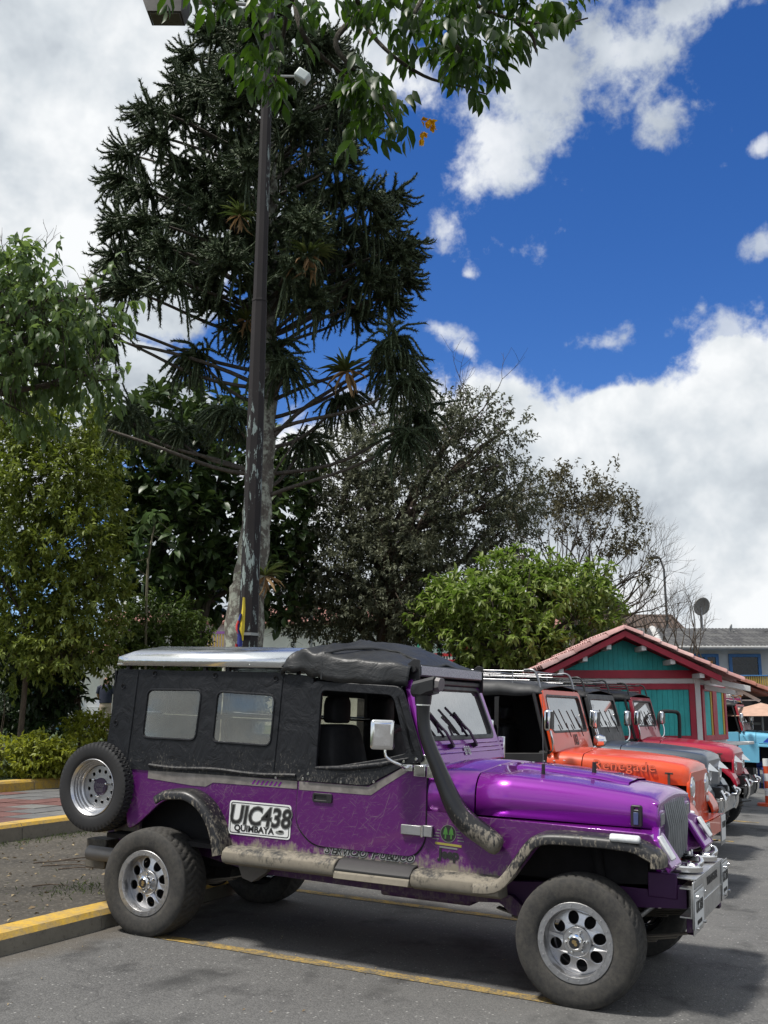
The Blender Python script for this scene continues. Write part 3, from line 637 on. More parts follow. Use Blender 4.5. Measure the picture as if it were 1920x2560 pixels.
# canvas sides: rear quarter with two clear windows, the pillar, the door window hoop
def lean(me, k=.055):
    for v in me.vertices: v.co.y += (max(v.co.z - 1.1, 0)) * k * (1 if v.co.y < 0 else -1)
    me.update(); return me
w1 = rpoly([(-3.268, 1.675), (-2.785, 1.685), (-2.80, 1.332), (-3.275, 1.33)], .05); w2 = rpoly([(-2.648, 1.68), (-2.165, 1.668), (-2.172, 1.325), (-2.655, 1.33)], .05)
cq = [(-3.565, 1.822)] + [(-3.565 + .1 * i, 1.822 + random.uniform(-.004, .003)) for i in range(1, 15)] + [(-2.09, 1.815), (-2.085, 1.11), (-3.20, 1.10), (-3.60, 1.10), (-3.59, 1.4)]
for me, nm, m in ((lean(plate([cq, w1, w2], .008, 'xz', -HB - .004)), 'canvas_quarter', CANV), (lean(plate([w1], .003, 'xz', -HB - .003)), 'clear_window', CLEARW), (lean(plate([w2], .003, 'xz', -HB - .003)), 'clear_window', CLEARW)): both(nm, me, m)
for w_ in (w1, w2):
    P = [(x, -HB - .008, z) for x, z in w_ + w_[:1]]; both('window_hem', lean(tube(P, .008, 6, False)), CANV)
for xx in (-3.38, -2.12): both('canvas_seam', lean(tube([(xx - .01, -HB - .009, 1.12), (xx, -HB - .01, 1.5), (xx + .006, -HB - .009, 1.81)], .006, 6)), CANV)
both('canvas_fold', lean(tube([(x, -HB - .012, 1.135 + .006 * math.sin(x * 9)) for x in np.linspace(-3.18, -1.95, 24)], .014, 6)), CANV)
RING = moved(lathe([(.012, -.004), (.017, -.006), (.02, 0)], 14), Matrix.Identity(4)); RING.materials.append(simple('black_ring', (.02, .02, .022), .3, .6))
for (x, z) in ((-3.22, 1.79), (-2.68, 1.79), (-2.17, 1.78), (-3.50, 1.69), (-3.53, 1.42)):
    o = obj('grommet', RING, None, jeep); o.location = (x, -HB - .011 + (z - 1.1) * .055, z)
SNAP = lathe([(0, -.004), (.008, -.004), (.01, 0)], 10); SNAP.materials.append(CHR)
for (x, z) in ((-2.10, 1.12), (-1.89, 1.125), (-1.60, 1.122), (-1.36, 1.14), (-1.15, 1.28), (-1.065, 1.30), (-1.85, 1.16)):
    o = obj('snap', SNAP, None, jeep); o.location = (x, -HB - .018, z)
pil = rpoly([(-2.085, 1.815), (-1.87, 1.80), (-1.855, 1.112), (-2.09, 1.11)], .02); both('canvas_pillar', lean(plate([pil], .02, 'xz', -HB - .002, .004)), CANV)
ho = rpoly([(-1.865, 1.77), (-1.205, 1.75), (-1.02, 1.29), (-1.14, 1.262), (-1.34, 1.155), (-1.40, 1.115), (-1.86, 1.115)], [.04, .05, .03, .02, .05, .05, .02])
hi = rpoly([(-1.80, 1.715), (-1.255, 1.70), (-1.13, 1.33), (-1.30, 1.285), (-1.55, 1.235), (-1.80, 1.19)], [.04, .05, .03, .05, .05, .03]); both('door_hoop', lean(plate([ho, hi], .03, 'xz', -HB - .006, .006)), CANV)
qv = rpoly([(-1.235, 1.69), (-1.215, 1.69), (-1.075, 1.33), (-1.10, 1.33)], .01); both('vent_post', lean(plate([qv], .03, 'xz', -HB - .006, .004)), BLK)
both('canvas_roll', lean(tube([(-1.80, -HB - .012, 1.20), (-1.55, -HB - .016, 1.215), (-1.32, -HB - .016, 1.25), (-1.12, -HB - .012, 1.30)], [.012, .02, .02, .012], 8)), CANV)
bx('rear_canvas', -3.60, -3.585, -.70, .70, 1.1, 1.81, CANV, jeep, 0)
# aluminium rear roof
def roof_ring(x, z0, zt, hw):
    p = [(-hw, z0), (-hw + .004, z0 + .055), (-hw + .05, zt - .02), (-hw + .14, zt), (-.35, zt + .035), (0, zt + .045)]
    return [(x, y, z) for y, z in p] + [(x, -y, z) for y, z in reversed(p[:-1])]
rf = obj('rear_roof', loft([roof_ring(-3.565, 1.85, 1.90, .70), roof_ring(-3.55, 1.85, 1.935, .715), roof_ring(-3.45, 1.85, 1.962, .722), roof_ring(-2.8, 1.855, 1.968, .722), roof_ring(-2.03, 1.86, 1.965, .722)], False, False, 50), ROOFM, jeep)
m = rf.modifiers.new('solid', 'SOLIDIFY'); m.thickness = .012
for s in (-1, 1): obj('roof_lip', tube([(-3.56, s * .722, 1.853), (-2.05, s * .724, 1.862)], .008, 6), ROOFM, jeep)
for s in (-1, 1):
    for x in (-3.5, -2.8, -2.15): bx('roof_post', x - .015, x + .015, s * .66 - .015, s * .66 + .015, 1.1, 1.9, BLK, jeep, .003)
for x in (-3.50, -2.80, -2.25): o = obj('roof_rivet', SNAP, None, jeep); o.location = (x, -.722, 1.895)
# front soft top: draped vinyl, sections along x
def top_ring(x, ze, zs, zt, hw):
    p = [(-hw - .014, ze), (-hw - .013, ze + .04), (-hw - .008, zs - .05), (-hw - .003, zs - .016), (-hw + .007, zs - .003), (-hw + .03, zs + .004), (-.45, zs + (zt - zs) * .55), (-.22, zt - .016), (0, zt)]
    return [(x, y, z) for y, z in p] + [(x, -y, z) for y, z in reversed(p[:-1])]
TR = [(-2.115, 1.83, 1.87, 1.92, .715), (-2.08, 1.83, 1.93, 1.985, .727), (-1.98, 1.825, 1.985, 2.05, .73), (-1.88, 1.815, 1.982, 2.075, .726), (-1.80, 1.785, 1.96, 2.085, .722), (-1.70, 1.77, 1.935, 2.08, .716), (-1.5, 1.765, 1.922, 2.065, .705), (-1.35, 1.76, 1.912, 2.02, .692), (-1.24, 1.757, 1.902, 1.965, .672), (-1.18, 1.755, 1.885, 1.92, .655)]
rings = [top_ring(*[a + (b - a) * t for a, b in zip(TR[i], TR[i + 1])]) for i in range(len(TR) - 1) for t in (0, .25, .5, .75)] + [top_ring(*TR[-1])]
rings = [[(x + .008 * math.sin(14 * y + 9 * z), y + .007 * math.sin(23 * x + 18 * z) * (1.6 if x < -1.8 else .7), z + (.007 * math.sin(26 * x + 13 * y) + .007 * math.sin(51 * x - 17 * y)) * (1.5 if x < -1.75 else .45)) for x, y, z in r] for r in rings]
st = obj('soft_top', loft(rings, False, False, 60), VINYL, jeep); m = st.modifiers.new('solid', 'SOLIDIFY'); m.thickness = .008
obj('top_seam', tube([(-1.79, -.733, 1.785), (-1.795, -.728, 1.90), (-1.785, -.712, 1.962), (-1.70, -.60, 1.995), (-1.55, -.45, 2.012), (-1.38, -.40, 1.992), (-1.22, -.42, 1.93)], .009, 6), VINYL, jeep)
# cabin
for y in (-.36, .36):
    s = part('seat', jeep)
    bx('seat_base', -1.80, -1.30, y - .25, y + .25, .78, .98, DARK, s, .05)
    o = obj('seat_back', loft([[(x + (z - .95) * -.22, y + yy * hw, z) for x, yy in ((-1.80, -1), (-1.68, -1), (-1.64, -.7), (-1.64, .7), (-1.68, 1), (-1.80, 1), (-1.83, .7), (-1.83, -.7))] for z, hw in ((.9, .24), (1.1, .255), (1.3, .25), (1.45, .20), (1.48, .15))]), DARK, s); add_bevel(o, .02, 3)
    o = obj('headrest', loft([[(x - .125, y + yy * hw, z) for x, yy in ((-1.78, -1), (-1.70, -1), (-1.67, -.6), (-1.67, .6), (-1.70, 1), (-1.78, 1), (-1.80, .6), (-1.80, -.6))] for z, hw in ((1.49, .10), (1.52, .125), (1.62, .125), (1.66, .10), (1.675, .06))]), DARK, s); add_bevel(o, .015, 3)
bx('dashboard', -1.22, -1.02, -.68, .68, 1.12, 1.27, DARK, jeep, .03)
swp = part('steering_wheel', jeep); o = obj('wheel_rim', moved(lathe([(.185 + .014 * math.cos(a), .014 * math.sin(a)) for a in np.linspace(0, 2 * math.pi, 9)], 32), Matrix.Translation((-1.36, .36, 1.22)) @ Matrix.Rotation(R(62), 4, 'Y') @ Matrix.Rotation(R(90), 4, 'X')), DARK, swp)
obj('column', tube([(-1.36, .36, 1.22), (-1.1, .36, 1.1)], .03, 8), DARK, swp)
for s in (-1, 1): obj('roll_bar', tube(spline([(-1.95, s * .58, .63), (-1.95, s * .58, 1.55), (-1.95, s * .52, 1.72), (-1.95, 0, 1.75)], 5), .028, 8), DARK, jeep)
for s in (-1, 1): obj('grab_rail', tube([(-3.45, s * .60, 1.50), (-2.0, s * .60, 1.50)], .017, 8), CHR, jeep)
for x_, zl in ((-3.16, 1.52), (-2.24, 1.36)): obj('hanging_strap', tube([(x_, -.60, 1.80), (x_ + .01, -.60, zl)], .018, 6), BLK, jeep)
for s in (-1, 1): bx('rear_bench', -3.5, -2.1, s * .66, s * .34, .95, 1.05, DARK, jeep, .02)
bx('bench_leg', -3.4, -2.2, -.5, -.42, .63, .95, DARK, jeep, 0); bx('bench_leg', -3.4, -2.2, .42, .5, .63, .95, DARK, jeep, 0)
obj('seat_belt', tube([(-1.60, .0, 1.42), (-1.25, -.1, 1.60)], .012, 5), simple('belt_pink', (.3, .17, .2), .7), jeep)
# grille, headlights
gr = part('grille', jeep)
GP = [(.385, 1.115), (.415, .96), (.40, .74)]
obj('grille_shell', join([plate([rpoly([(-.52, .95), (-.505, 1.08), (-.44, 1.115), (-.31, 1.115), (-.31, .95)], .02)], .03, 'yz', .385, .004), plate([rpoly([(.52, .95), (.505, 1.08), (.44, 1.115), (.31, 1.115), (.31, .95)], .02)], .03, 'yz', .385, .004),
    plate([rpoly([(-.52, .95), (-.45, .72), (-.31, .72), (-.31, .95)], .02)], .03, 'yz', .39, .004), plate([rpoly([(.52, .95), (.45, .72), (.31, .72), (.31, .95)], .02)], .03, 'yz', .39, .004)]), P_TOP, gr)
bx('grille_top', .36, .40, -.50, .50, 1.09, 1.118, P_TOP, gr, .006); bx('grille_void', .33, .36, -.32, .32, .72, 1.1, VOID, gr, 0)
for i in range(11):
    y = -.30 + .06 * i
    obj('grille_slat', loft([[(x - .03, y - .016, z), (x + .012, y - .016, z), (x + .018, y, z), (x + .012, y + .016, z), (x - .03, y + .016, z)] for x, z in GP]), simple('grille_grey', (.22, .23, .235), .4, .5, .2), gr)
for s in (-1, 1):
    h = part('headlight', jeep); bx('headlight_bezel', .375, .408, s * .41 - .085, s * .41 + .085, .965, 1.075, P_TOP, h, .012); bx('headlight_lens', .403, .412, s * .41 - .06, s * .41 + .06, .985, 1.055, simple('headlight_glass', (.16, .17, .19), .1, .3), h, .006)
    nz = Matrix.Translation((.482, s * .655, .872)) @ Matrix.Rotation(R(57), 4, 'Y')
    o = obj('turn_light', moved(box(-.015, 0, .006, .15, .10, .018), nz), CLEAR, jeep); add_bevel(o, .008)
    o = obj('marker_light', moved(box(0, 0, 0, .175, .035, .045), Matrix.Translation((.29, s * .872, .945)) @ Matrix.Rotation(R(s * 30), 4, 'X')), CLEAR, jeep); add_bevel(o, .015, 3)
    o = obj('hood_latch', plate([rrect(.262, .318, .985, 1.10, .008), rrect(.274, .306, 1.075, 1.094, .004)], .03, 'xz', s * (.56 + .012), .006), BLK, jeep)
    if s < 0: bx('latch_badge', .276, .304, -.594, -.589, .995, 1.065, simple('badge_blue', (.05, .07, .16), .4), jeep, .002)
ant = part('antenna', jeep); obj('antenna_rod', tube([(-.33, -.42, 1.27), (-.345, -.42, 1.83)], [.0028, .0018], 6), simple('antenna_steel', (.2, .2, .2), .35, .9), ant); obj('antenna_base', tube([(-.33, -.42, 1.235), (-.33, -.42, 1.30)], [.013, .011], 10), BLK, ant)
obj('hood_stop', tube([(-.08, -.13, 1.24), (-.08, -.13, 1.315)], [.016, .012], 10), BLK, jeep)
for i in range(7): o = obj('hood_rivet', SNAP, None, jeep); o.location = (-.60 + .035 * i, -.48 + .12 * i, 1.278 + .004 * min(i, 4)); o.rotation_euler = (R(-90), 0, 0)
# door furniture
o = obj('door_handle', join([plate([rrect(-1.808, -1.665, .985, 1.04, .012), rrect(-1.797, -1.70, .995, 1.03, .006)], .012, 'xz', -HB - .012, .002), plate([rrect(-1.797, -1.70, .995, 1.03, .006)], .002, 'xz', -HB - .009)]), BLK, dnear)
bx('lower_hinge', -1.152, -1.01, -HB - .03, -HB - .008, .835, .895, GREY, dnear, .004); bx('lower_hinge', -1.005, -.938, -HB - .03, -HB - .002, .832, .90, GREY, jeep, .004); obj('hinge_pin', tube([(-1.005, -HB - .03, .83), (-1.005, -HB - .03, .90)], .01, 8), CHR, jeep)
bx('upper_hinge', -1.148, -1.075, -HB - .05, -HB - .01, 1.225, 1.265, CHR, dnear, .004); bx('upper_hinge', -1.07, -.99, -HB - .04, -HB - .01, 1.195, 1.265, CHR, jeep, .004); bx('upper_hinge', -.985, -.915, -HB - .03, -HB - .002, 1.19, 1.265, CHR, jeep, .004)
mr = part('door_mirror', jeep)
o = obj('mirror_shell', moved(loft([[(-.075 * s, yo, -.092 * s) , (.075 * s, yo, -.092 * s), (.075 * s, yo, .092 * s), (-.075 * s, yo, .092 * s)] for yo, s in ((.03, .84), (.0, 1.0), (-.04, 1.0), (-.055, .9))]), Matrix.Translation((-1.245, -.88, 1.447)) @ Matrix.Rotation(R(24), 4, 'Z')), CHR, mr); add_bevel(o, .02, 3)
obj('mirror_arm', tube(spline([(-1.225, -.875, 1.355), (-1.22, -.875, 1.315), (-1.18, -.865, 1.285), (-1.13, -.85, 1.265), (-1.12, -.80, 1.245), (-1.12, -HB - .03, 1.245)], 4), .010, 8), CHR, mr)
mr2 = part('door_mirror', jeep); o = obj('mirror_shell', moved(box(0, 0, 0, .15, .05, .185), Matrix.Translation((-1.22, .88, 1.447))), CHR, mr2); add_bevel(o, .02, 3); obj('mirror_arm', tube([(-1.22, .88, 1.36), (-1.12, HB, 1.245)], .01, 6), CHR, mr2)
# snorkel
sn = part('snorkel', jeep)
SP = [(-.468, -HB - .075, .818, .012), (-.476, -HB - .075, .822, .046), (-.50, -HB - .075, .835, .062), (-.56, -HB - .075, .872, .066), (-.66, -HB - .075, .93, .068), (-.735, -HB - .072, .99, .066), (-.785, -HB - .072, 1.06, .061), (-.83, -HB - .07, 1.14, .055), (-.885, -HB - .07, 1.25, .049), (-.94, -HB - .07, 1.36, .045), (-.985, -HB - .07, 1.47, .042), (-1.0, -HB - .07, 1.56, .042), (-1.004, -HB - .07, 1.66, .045)]
sp = spline(SP, 5); obj('snorkel_tube', tube([p[:3] for p in sp], [p[3] for p in sp], 18), SNORK, sn)
hd = [[(x + dx * 1.0, -HB - .07 + yy, z) for dx, yy in [(r * math.cos(a), r * math.sin(a)) for a in np.linspace(0, 2 * math.pi, 16, endpoint=False)]] for x, z, r in ((-1.004, 1.645, .05), (-1.004, 1.70, .056))]
obj('snorkel_neck', loft(hd, True, True, 50), BLK, sn)
def hr(x, z0, z1, hw, sl=0.): return [(x + sl * (z - z0), -HB - .07 + y, z) for y, z in [(-hw, z0 + .02), (-hw, z1 - .02), (-hw + .02, z1), (hw - .02, z1), (hw, z1 - .02), (hw, z0 + .02), (hw - .02, z0), (-hw + .02, z0)]]
obj('snorkel_head', loft([hr(-1.075, 1.70, 1.76, .045), hr(-1.06, 1.69, 1.785, .058), hr(-1.0, 1.685, 1.80, .06), hr(-.955, 1.705, 1.812, .06), hr(-.915, 1.715, 1.822, .06)], True, True, 40), BLK, sn)
obj('intake_grille', loft([hr(-.914, 1.728, 1.815, .05, .1), hr(-.884, 1.735, 1.81, .05, .1)], True, True, 40), simple('intake_mesh', (.16, .15, .15), .5, .4), sn); obj('hose_clamp', moved(lathe([(.047, -.008), (.049, -.008), (.049, .008), (.047, .008)], 24), Matrix.Translation((-1.004, -HB - .07, 1.645)) @ Matrix.Rotation(R(90), 4, 'X')), CHR, sn)
# stickers
sg = part('number_plate_sticker', jeep)
ang_p = R(0)
obj('plate_face', plate([rrect(-2.467, -1.974, .722, .945, .022)], .002, 'xz', -HB - .003), WHITEP, sg); obj('plate_border', plate([rrect(-2.457, -1.984, .732, .935, .018), rrect(-2.452, -1.989, .737, .930, .015)], .001, 'xz', -HB - .0046), INK, sg)
put_text('UIC438', .172, INKG, sg, -2.222, .848, -HB - .0050, 'registration_outline', .15, .0085, .98, .92); put_text('UIC438', .172, INK, sg, -2.222, .848, -HB - .0062, 'registration', .15, .002, .98, .92)
put_text('QUIMBAYA', .056, INK, sg, -2.262, .765, -HB - .005, 'town_name', 0, .002, 1.0, 1.12)
obj('plate_emblem', join([plate([circ(-2.055, .763, .034, 16, .012)], .001, 'xz', -HB - .005), plate([circ(-2.045, .772, .022, 14, .008)], .001, 'xz', -HB - .005)]), INKG, sg)
ss = part('service_lettering', jeep)
xq = -1.715
for wd, sz in (('S', .080), ('ERVICIO', .062), (' ', .03), ('P', .080), ('UBLICO', .062)):
    if wd == ' ': xq += .026; continue
    me = text_me(wd, sz, .0006, .3, .0012, 1.04, 1.06); xs_ = [v.co.x for v in me.vertices]; wq = max(xs_) - min(xs_); bpy.data.meshes.remove(me)
    put_text(wd, sz, simple('sticker_silver', (.30, .31, .30), .45), ss, xq + wq / 2, .686 + (.004 if sz > .07 else 0), -HB - .0026, 'lettering_outline', .3, .0062, 1.04, 1.06); put_text(wd, sz, INK, ss, xq + wq / 2, .686 + (.004 if sz > .07 else 0), -HB - .0040, 'lettering', .3, .0012, 1.04, 1.06)
    xq += wq + .008
eb = part('tree_badge', jeep); GRN = simple('badge_green', (.05, .17, .03), .5); YEL = simple('badge_yellow', (.30, .27, .05), .5)
obj('badge_disc', plate([circ(-.838, .862, .05, 28)], .001, 'xz', -HB - .002), INK, eb); obj('badge_ring', plate([circ(-.838, .862, .053, 28), circ(-.838, .862, .05, 28)], .001, 'xz', -HB - .0022), INKG, eb)
for dx in (-.018, .02): obj('badge_tree', join([plate([[(-.838 + dx - .016, .855), (-.838 + dx + .016, .855), (-.838 + dx + .01, .885), (-.838 + dx, .902), (-.838 + dx - .01, .885)]], .001, 'xz', -HB - .0035), plate([[(-.838 + dx - .005, .83), (-.838 + dx + .005, .83), (-.838 + dx + .005, .857), (-.838 + dx - .005, .857)]], .001, 'xz', -HB - .0035)]), GRN, eb)
for s in (-1, 1):
    for i in range(4): x = -.838 + s * (.066 + .006 * i); z = .875 - i * .018; obj('badge_stripe', plate([[(x - .012 - .003 * i, z), (x + .012 + .003 * i, z), (x + .012 + .003 * i, z + .006), (x - .012 - .003 * i, z + .006)]], .001, 'xz', -HB - .0022), INKG, eb)
obj('badge_scroll', plate([[(-.925, .806), (-.748, .800), (-.748, .786), (-.925, .792)]], .001, 'xz', -HB - .0025), YEL, eb); obj('badge_base', plate([[(-.895, .784), (-.775, .780), (-.775, .77), (-.895, .774)]], .001, 'xz', -HB - .0025), INKG, eb)
put_text('Jeep', .078, INK, jeep, -.832, .738, -HB - .0022, 'maker_lettering', 0, .004)
# bumper with plates and hooks
bp = part('front_bumper', jeep); SIL = simple('bumper_silver', (.46, .46, .45), .34, .8, .2, 10)
obj('bumper_channel', loft([[(x, y, z) for x, z in ((.53, .665), (.60, .665), (.60, .50), (.53, .50), (.53, .508), (.592, .508), (.592, .657), (.53, .657))] for y in (-.56, .56)], True, True, 30), SIL, bp)
obj('bumper_top_plate', moved(plate([[(.36, -.42), (.61, -.50), (.61, .50), (.36, .42)]], .012, 'xy', .705, .002), Matrix.Identity(4)), SIL, bp); bx('bumper_face', .601, .611, -.57, .57, .445, .70, SIL, bp, .003)
put_text_front('WRANGLER', .066, INK, bp, .08, .645, .6125, 'bumper_lettering', .002, 1.1); bx('face_ridge', .611, .616, -.30, .54, .555, .563, CHR, bp, .001)
for y0, y1, zt in ((-.60, -.30, .665), (.44, .66, .70)):
    q = part('number_plate', jeep); bx('plate_sheet', .618, .622, y0, y1, zt - .22, zt - .02, WHITEP, q, .003); bx('plate_holder', .6125, .617, y0 - .012, y1 + .012, zt - .25, zt - .005, SIL, q, .003)
    put_text_front('UIC438', .085, INK, q, (y0 + y1) / 2, zt - .105, .6232, 'registration', .003, .82); put_text_front('QUIMBAYA', .03, INK, q, (y0 + y1) / 2, zt - .19, .6232, 'town_name', .001)
    for a in (y0 + .03, y1 - .03):
        for b in (zt - .04, zt - .21): obj('plate_bolt', tube([(.618, a, b), (.64, a, b)], [.008, .010], 8), CHR, q)
for yk in (-.27, .27):
    q = part('tow_hook', jeep)
    obj('hook_base', moved(lathe([(0, .022), (.092, .022), (.1, .014), (.1, -.012), (0, -.012)], 28), Matrix.Translation((.50, yk, .735)) @ Matrix.Rotation(R(90), 4, 'X') @ Matrix.Diagonal((1.15, 1, 1, 1))), CHR, q)
    obj('hook_horn', tube(spline([(.53, yk, .745), (.575, yk, .752), (.605, yk, .775), (.60, yk, .805), (.57, yk, .815)], 5), [.021] * 8 + [.02, .019, .018, .016, .015, .013, .012, .010, .009, .008, .006, .005, .004], 10), CHR, q)
    for dx in (-.055, .03):
        for dy in (-.04, .04): obj('hook_bolt', tube([(.50 + dx, yk + dy, .745), (.50 + dx, yk + dy, .773)], .013, 6), CHR, q)
    if yk < 0: obj('painted_mark', join([moved(plate([rrect(-.045 + .02 * i, -.035 + .02 * i, -.035 + .006 * i, .035, .004)], .002, 'xy', 0), Matrix.Translation((.49, yk, .7595)) @ Matrix.Rotation(.5, 4, 'Z')) for i in range(4)]), P_TOP, q)
bx('bumper_post', .555, .60, -.50, -.44, .40, .50, P_UNDER, jeep, .006); bx('bumper_post', .555, .60, .44, .50, .40, .50, P_UNDER, jeep, .006)
bx('bumper_bracket', .33, .50, -.47, -.40, .58, .72, P_UNDER, jeep, .006)
# chassis
for s in (-1, 1):
    ch = [(-3.75, .60), (-3.2, .62), (-2.4, .50), (-.9, .48), (-.4, .52), (.55, .60)]
    obj('chassis_rail', loft([[(x, s * .42 + yy, z + zz) for yy, zz in ((-.04, -.065), (.04, -.065), (.04, .065), (-.04, .065))] for x, z in ch], True, True, 30), P_UNDER, jeep)
    for x0 in (0., -WB):
        nm = 'leaf_spring'
        leaves = [loft([[(x0 + x, s * .47 + yy, .33 + .16 * (x / .6) ** 2 * .5 + dz + zz) for yy, zz in ((-.03, 0), (.03, 0), (.03, .009), (-.03, .009))] for x in np.linspace(-ln, ln, 9)]) for ln, dz in ((.60, .0), (.50, -.012), (.38, -.024), (.26, -.036))]
        obj(nm, join(leaves), simple('spring_rust', (.11, .095, .075), .85, .2), jeep)
    obj('spring_hanger', loft([[(x, s * .47 + yy, z) for x, z in ((-.72, .52), (-.50, .50), (-.42, .44), (-.44, .38), (-.50, .39), (-.56, .44))] for yy in (-.045, .045)]), P_UNDER, jeep)
    obj('rear_spring_hanger', loft([[(x, s * .47 + yy, z) for x, z in ((-2.55, .55), (-2.25, .54), (-2.28, .46), (-2.40, .38), (-2.48, .40))] for yy in (-.045, .045)]), simple('hanger_grey', (.12, .11, .1), .8), jeep)
for x0 in (0., -WB):
    obj('axle', tube([(x0, -.66, AX), (x0, .66, AX)], .042, 12), VOID, jeep); obj('differential', moved(lathe([(0, -.12), (.08, -.1), (.135, -.02), (.135, .03), (.07, .1), (0, .12)], 20), Matrix.Translation((x0, .12 if x0 == 0 else 0, AX))), VOID, jeep)
obj('steering_rod', tube([(.20, -.6, .40), (.20, .55, .40)], .02, 8), GREY, jeep); obj('front_shock', tube([(.10, -.5, .36), (.02, -.47, .85)], .03, 8), VOID, jeep)
bx('skid_plate', -1.45, -.80, -.42, .42, .385, .46, P_UNDER, jeep, .02); bx('gearbox', -1.9, -.7, -.18, .18, .42, .6, VOID, jeep, .04); obj('drive_shaft', tube([(-1.2, 0, .47), (-2.9, 0, .4)], .03, 8), VOID, jeep)
bx('fuel_tank', -3.5, -2.75, -.36, .36, .42, .6, VOID, jeep, .03)
# rear bumper corner, exhaust tip
bx('rear_bumper', -3.83, -3.64, -.60, .66, .35, .56, mud_mat('rear_bumper_mud', (.03, .028, .025), .7, .3, .9, .45), jeep, .008)
obj('exhaust_pipe', moved(loft([[(x, r * math.cos(a), r * math.sin(a)) for a in np.linspace(0, 2 * math.pi, 20, endpoint=False)] for x, r in ((.34, .05), (0, .052), (-.004, .046), (.2, .044))], True, False, 50), Matrix.Translation((-3.74, -.66, .47))), simple('exhaust_steel', (.2, .19, .18), .5, .5), jeep)
# wheels
wheel(jeep, 0, -.855, AX, -1, rot=.2); wheel(jeep, -WB, -.855, AX, -1, rot=.95); wheel(jeep, 0, .855, AX, 1); wheel(jeep, -WB, .855, AX, 1)
# spare on the rear quarter
spw = part('spare_wheel', jeep); spw.location = (-3.635, -.81, .955)
o = obj('tyre', TYRE_AT, None, spw); o.location.y = .10
obj('rim_steps', lathe([(.192, .0), (.2, -.006), (.203, -.004), (.203, .0), (.197, .004), (.188, .012), (.186, .03), (.178, .032), (.176, .05), (.168, .052), (.166, .075), (.155, .08), (.152, .10), (.148, .102)], 64), ALU, spw)
obj('rim_disc', plate([circ(0, 0, .15, 48)] + [circ(.112 * math.cos(2 * math.pi * i / 12 + .2), .112 * math.sin(2 * math.pi * i / 12 + .2), .0155, 12) for i in range(12)], .012, 'xz', .10, .002), ALUD, spw); obj('rim_back', lathe([(0, .14), (.15, .14)], 32), VOID, spw)
obj('hub_cap', lathe([(0, .082), (.056, .083), (.062, .088), (.063, .1)], 40), simple('cap_dull_purple', (.06, .04, .075), .45, .3), spw); put_text('Jeep', .05, simple('cap_letter', (.16, .14, .17), .4, .4), spw, .0, .015, .0815, 'cap_lettering', 0, .001)
for i in range(5): obj('cap_bar', box(-.026 + .013 * i, .0815, -.025, .008, .002, .03), MATS['cap_letter'], spw)
for a in (20, 140, 260): obj('lug_nut', NUT, None, spw).location = (.07 * math.cos(R(a)), .08, .07 * math.sin(R(a)))
obj('spare_carrier', tube([(0, .1, 0), (.02, .3, -.02)], .05, 10), BLK, spw)
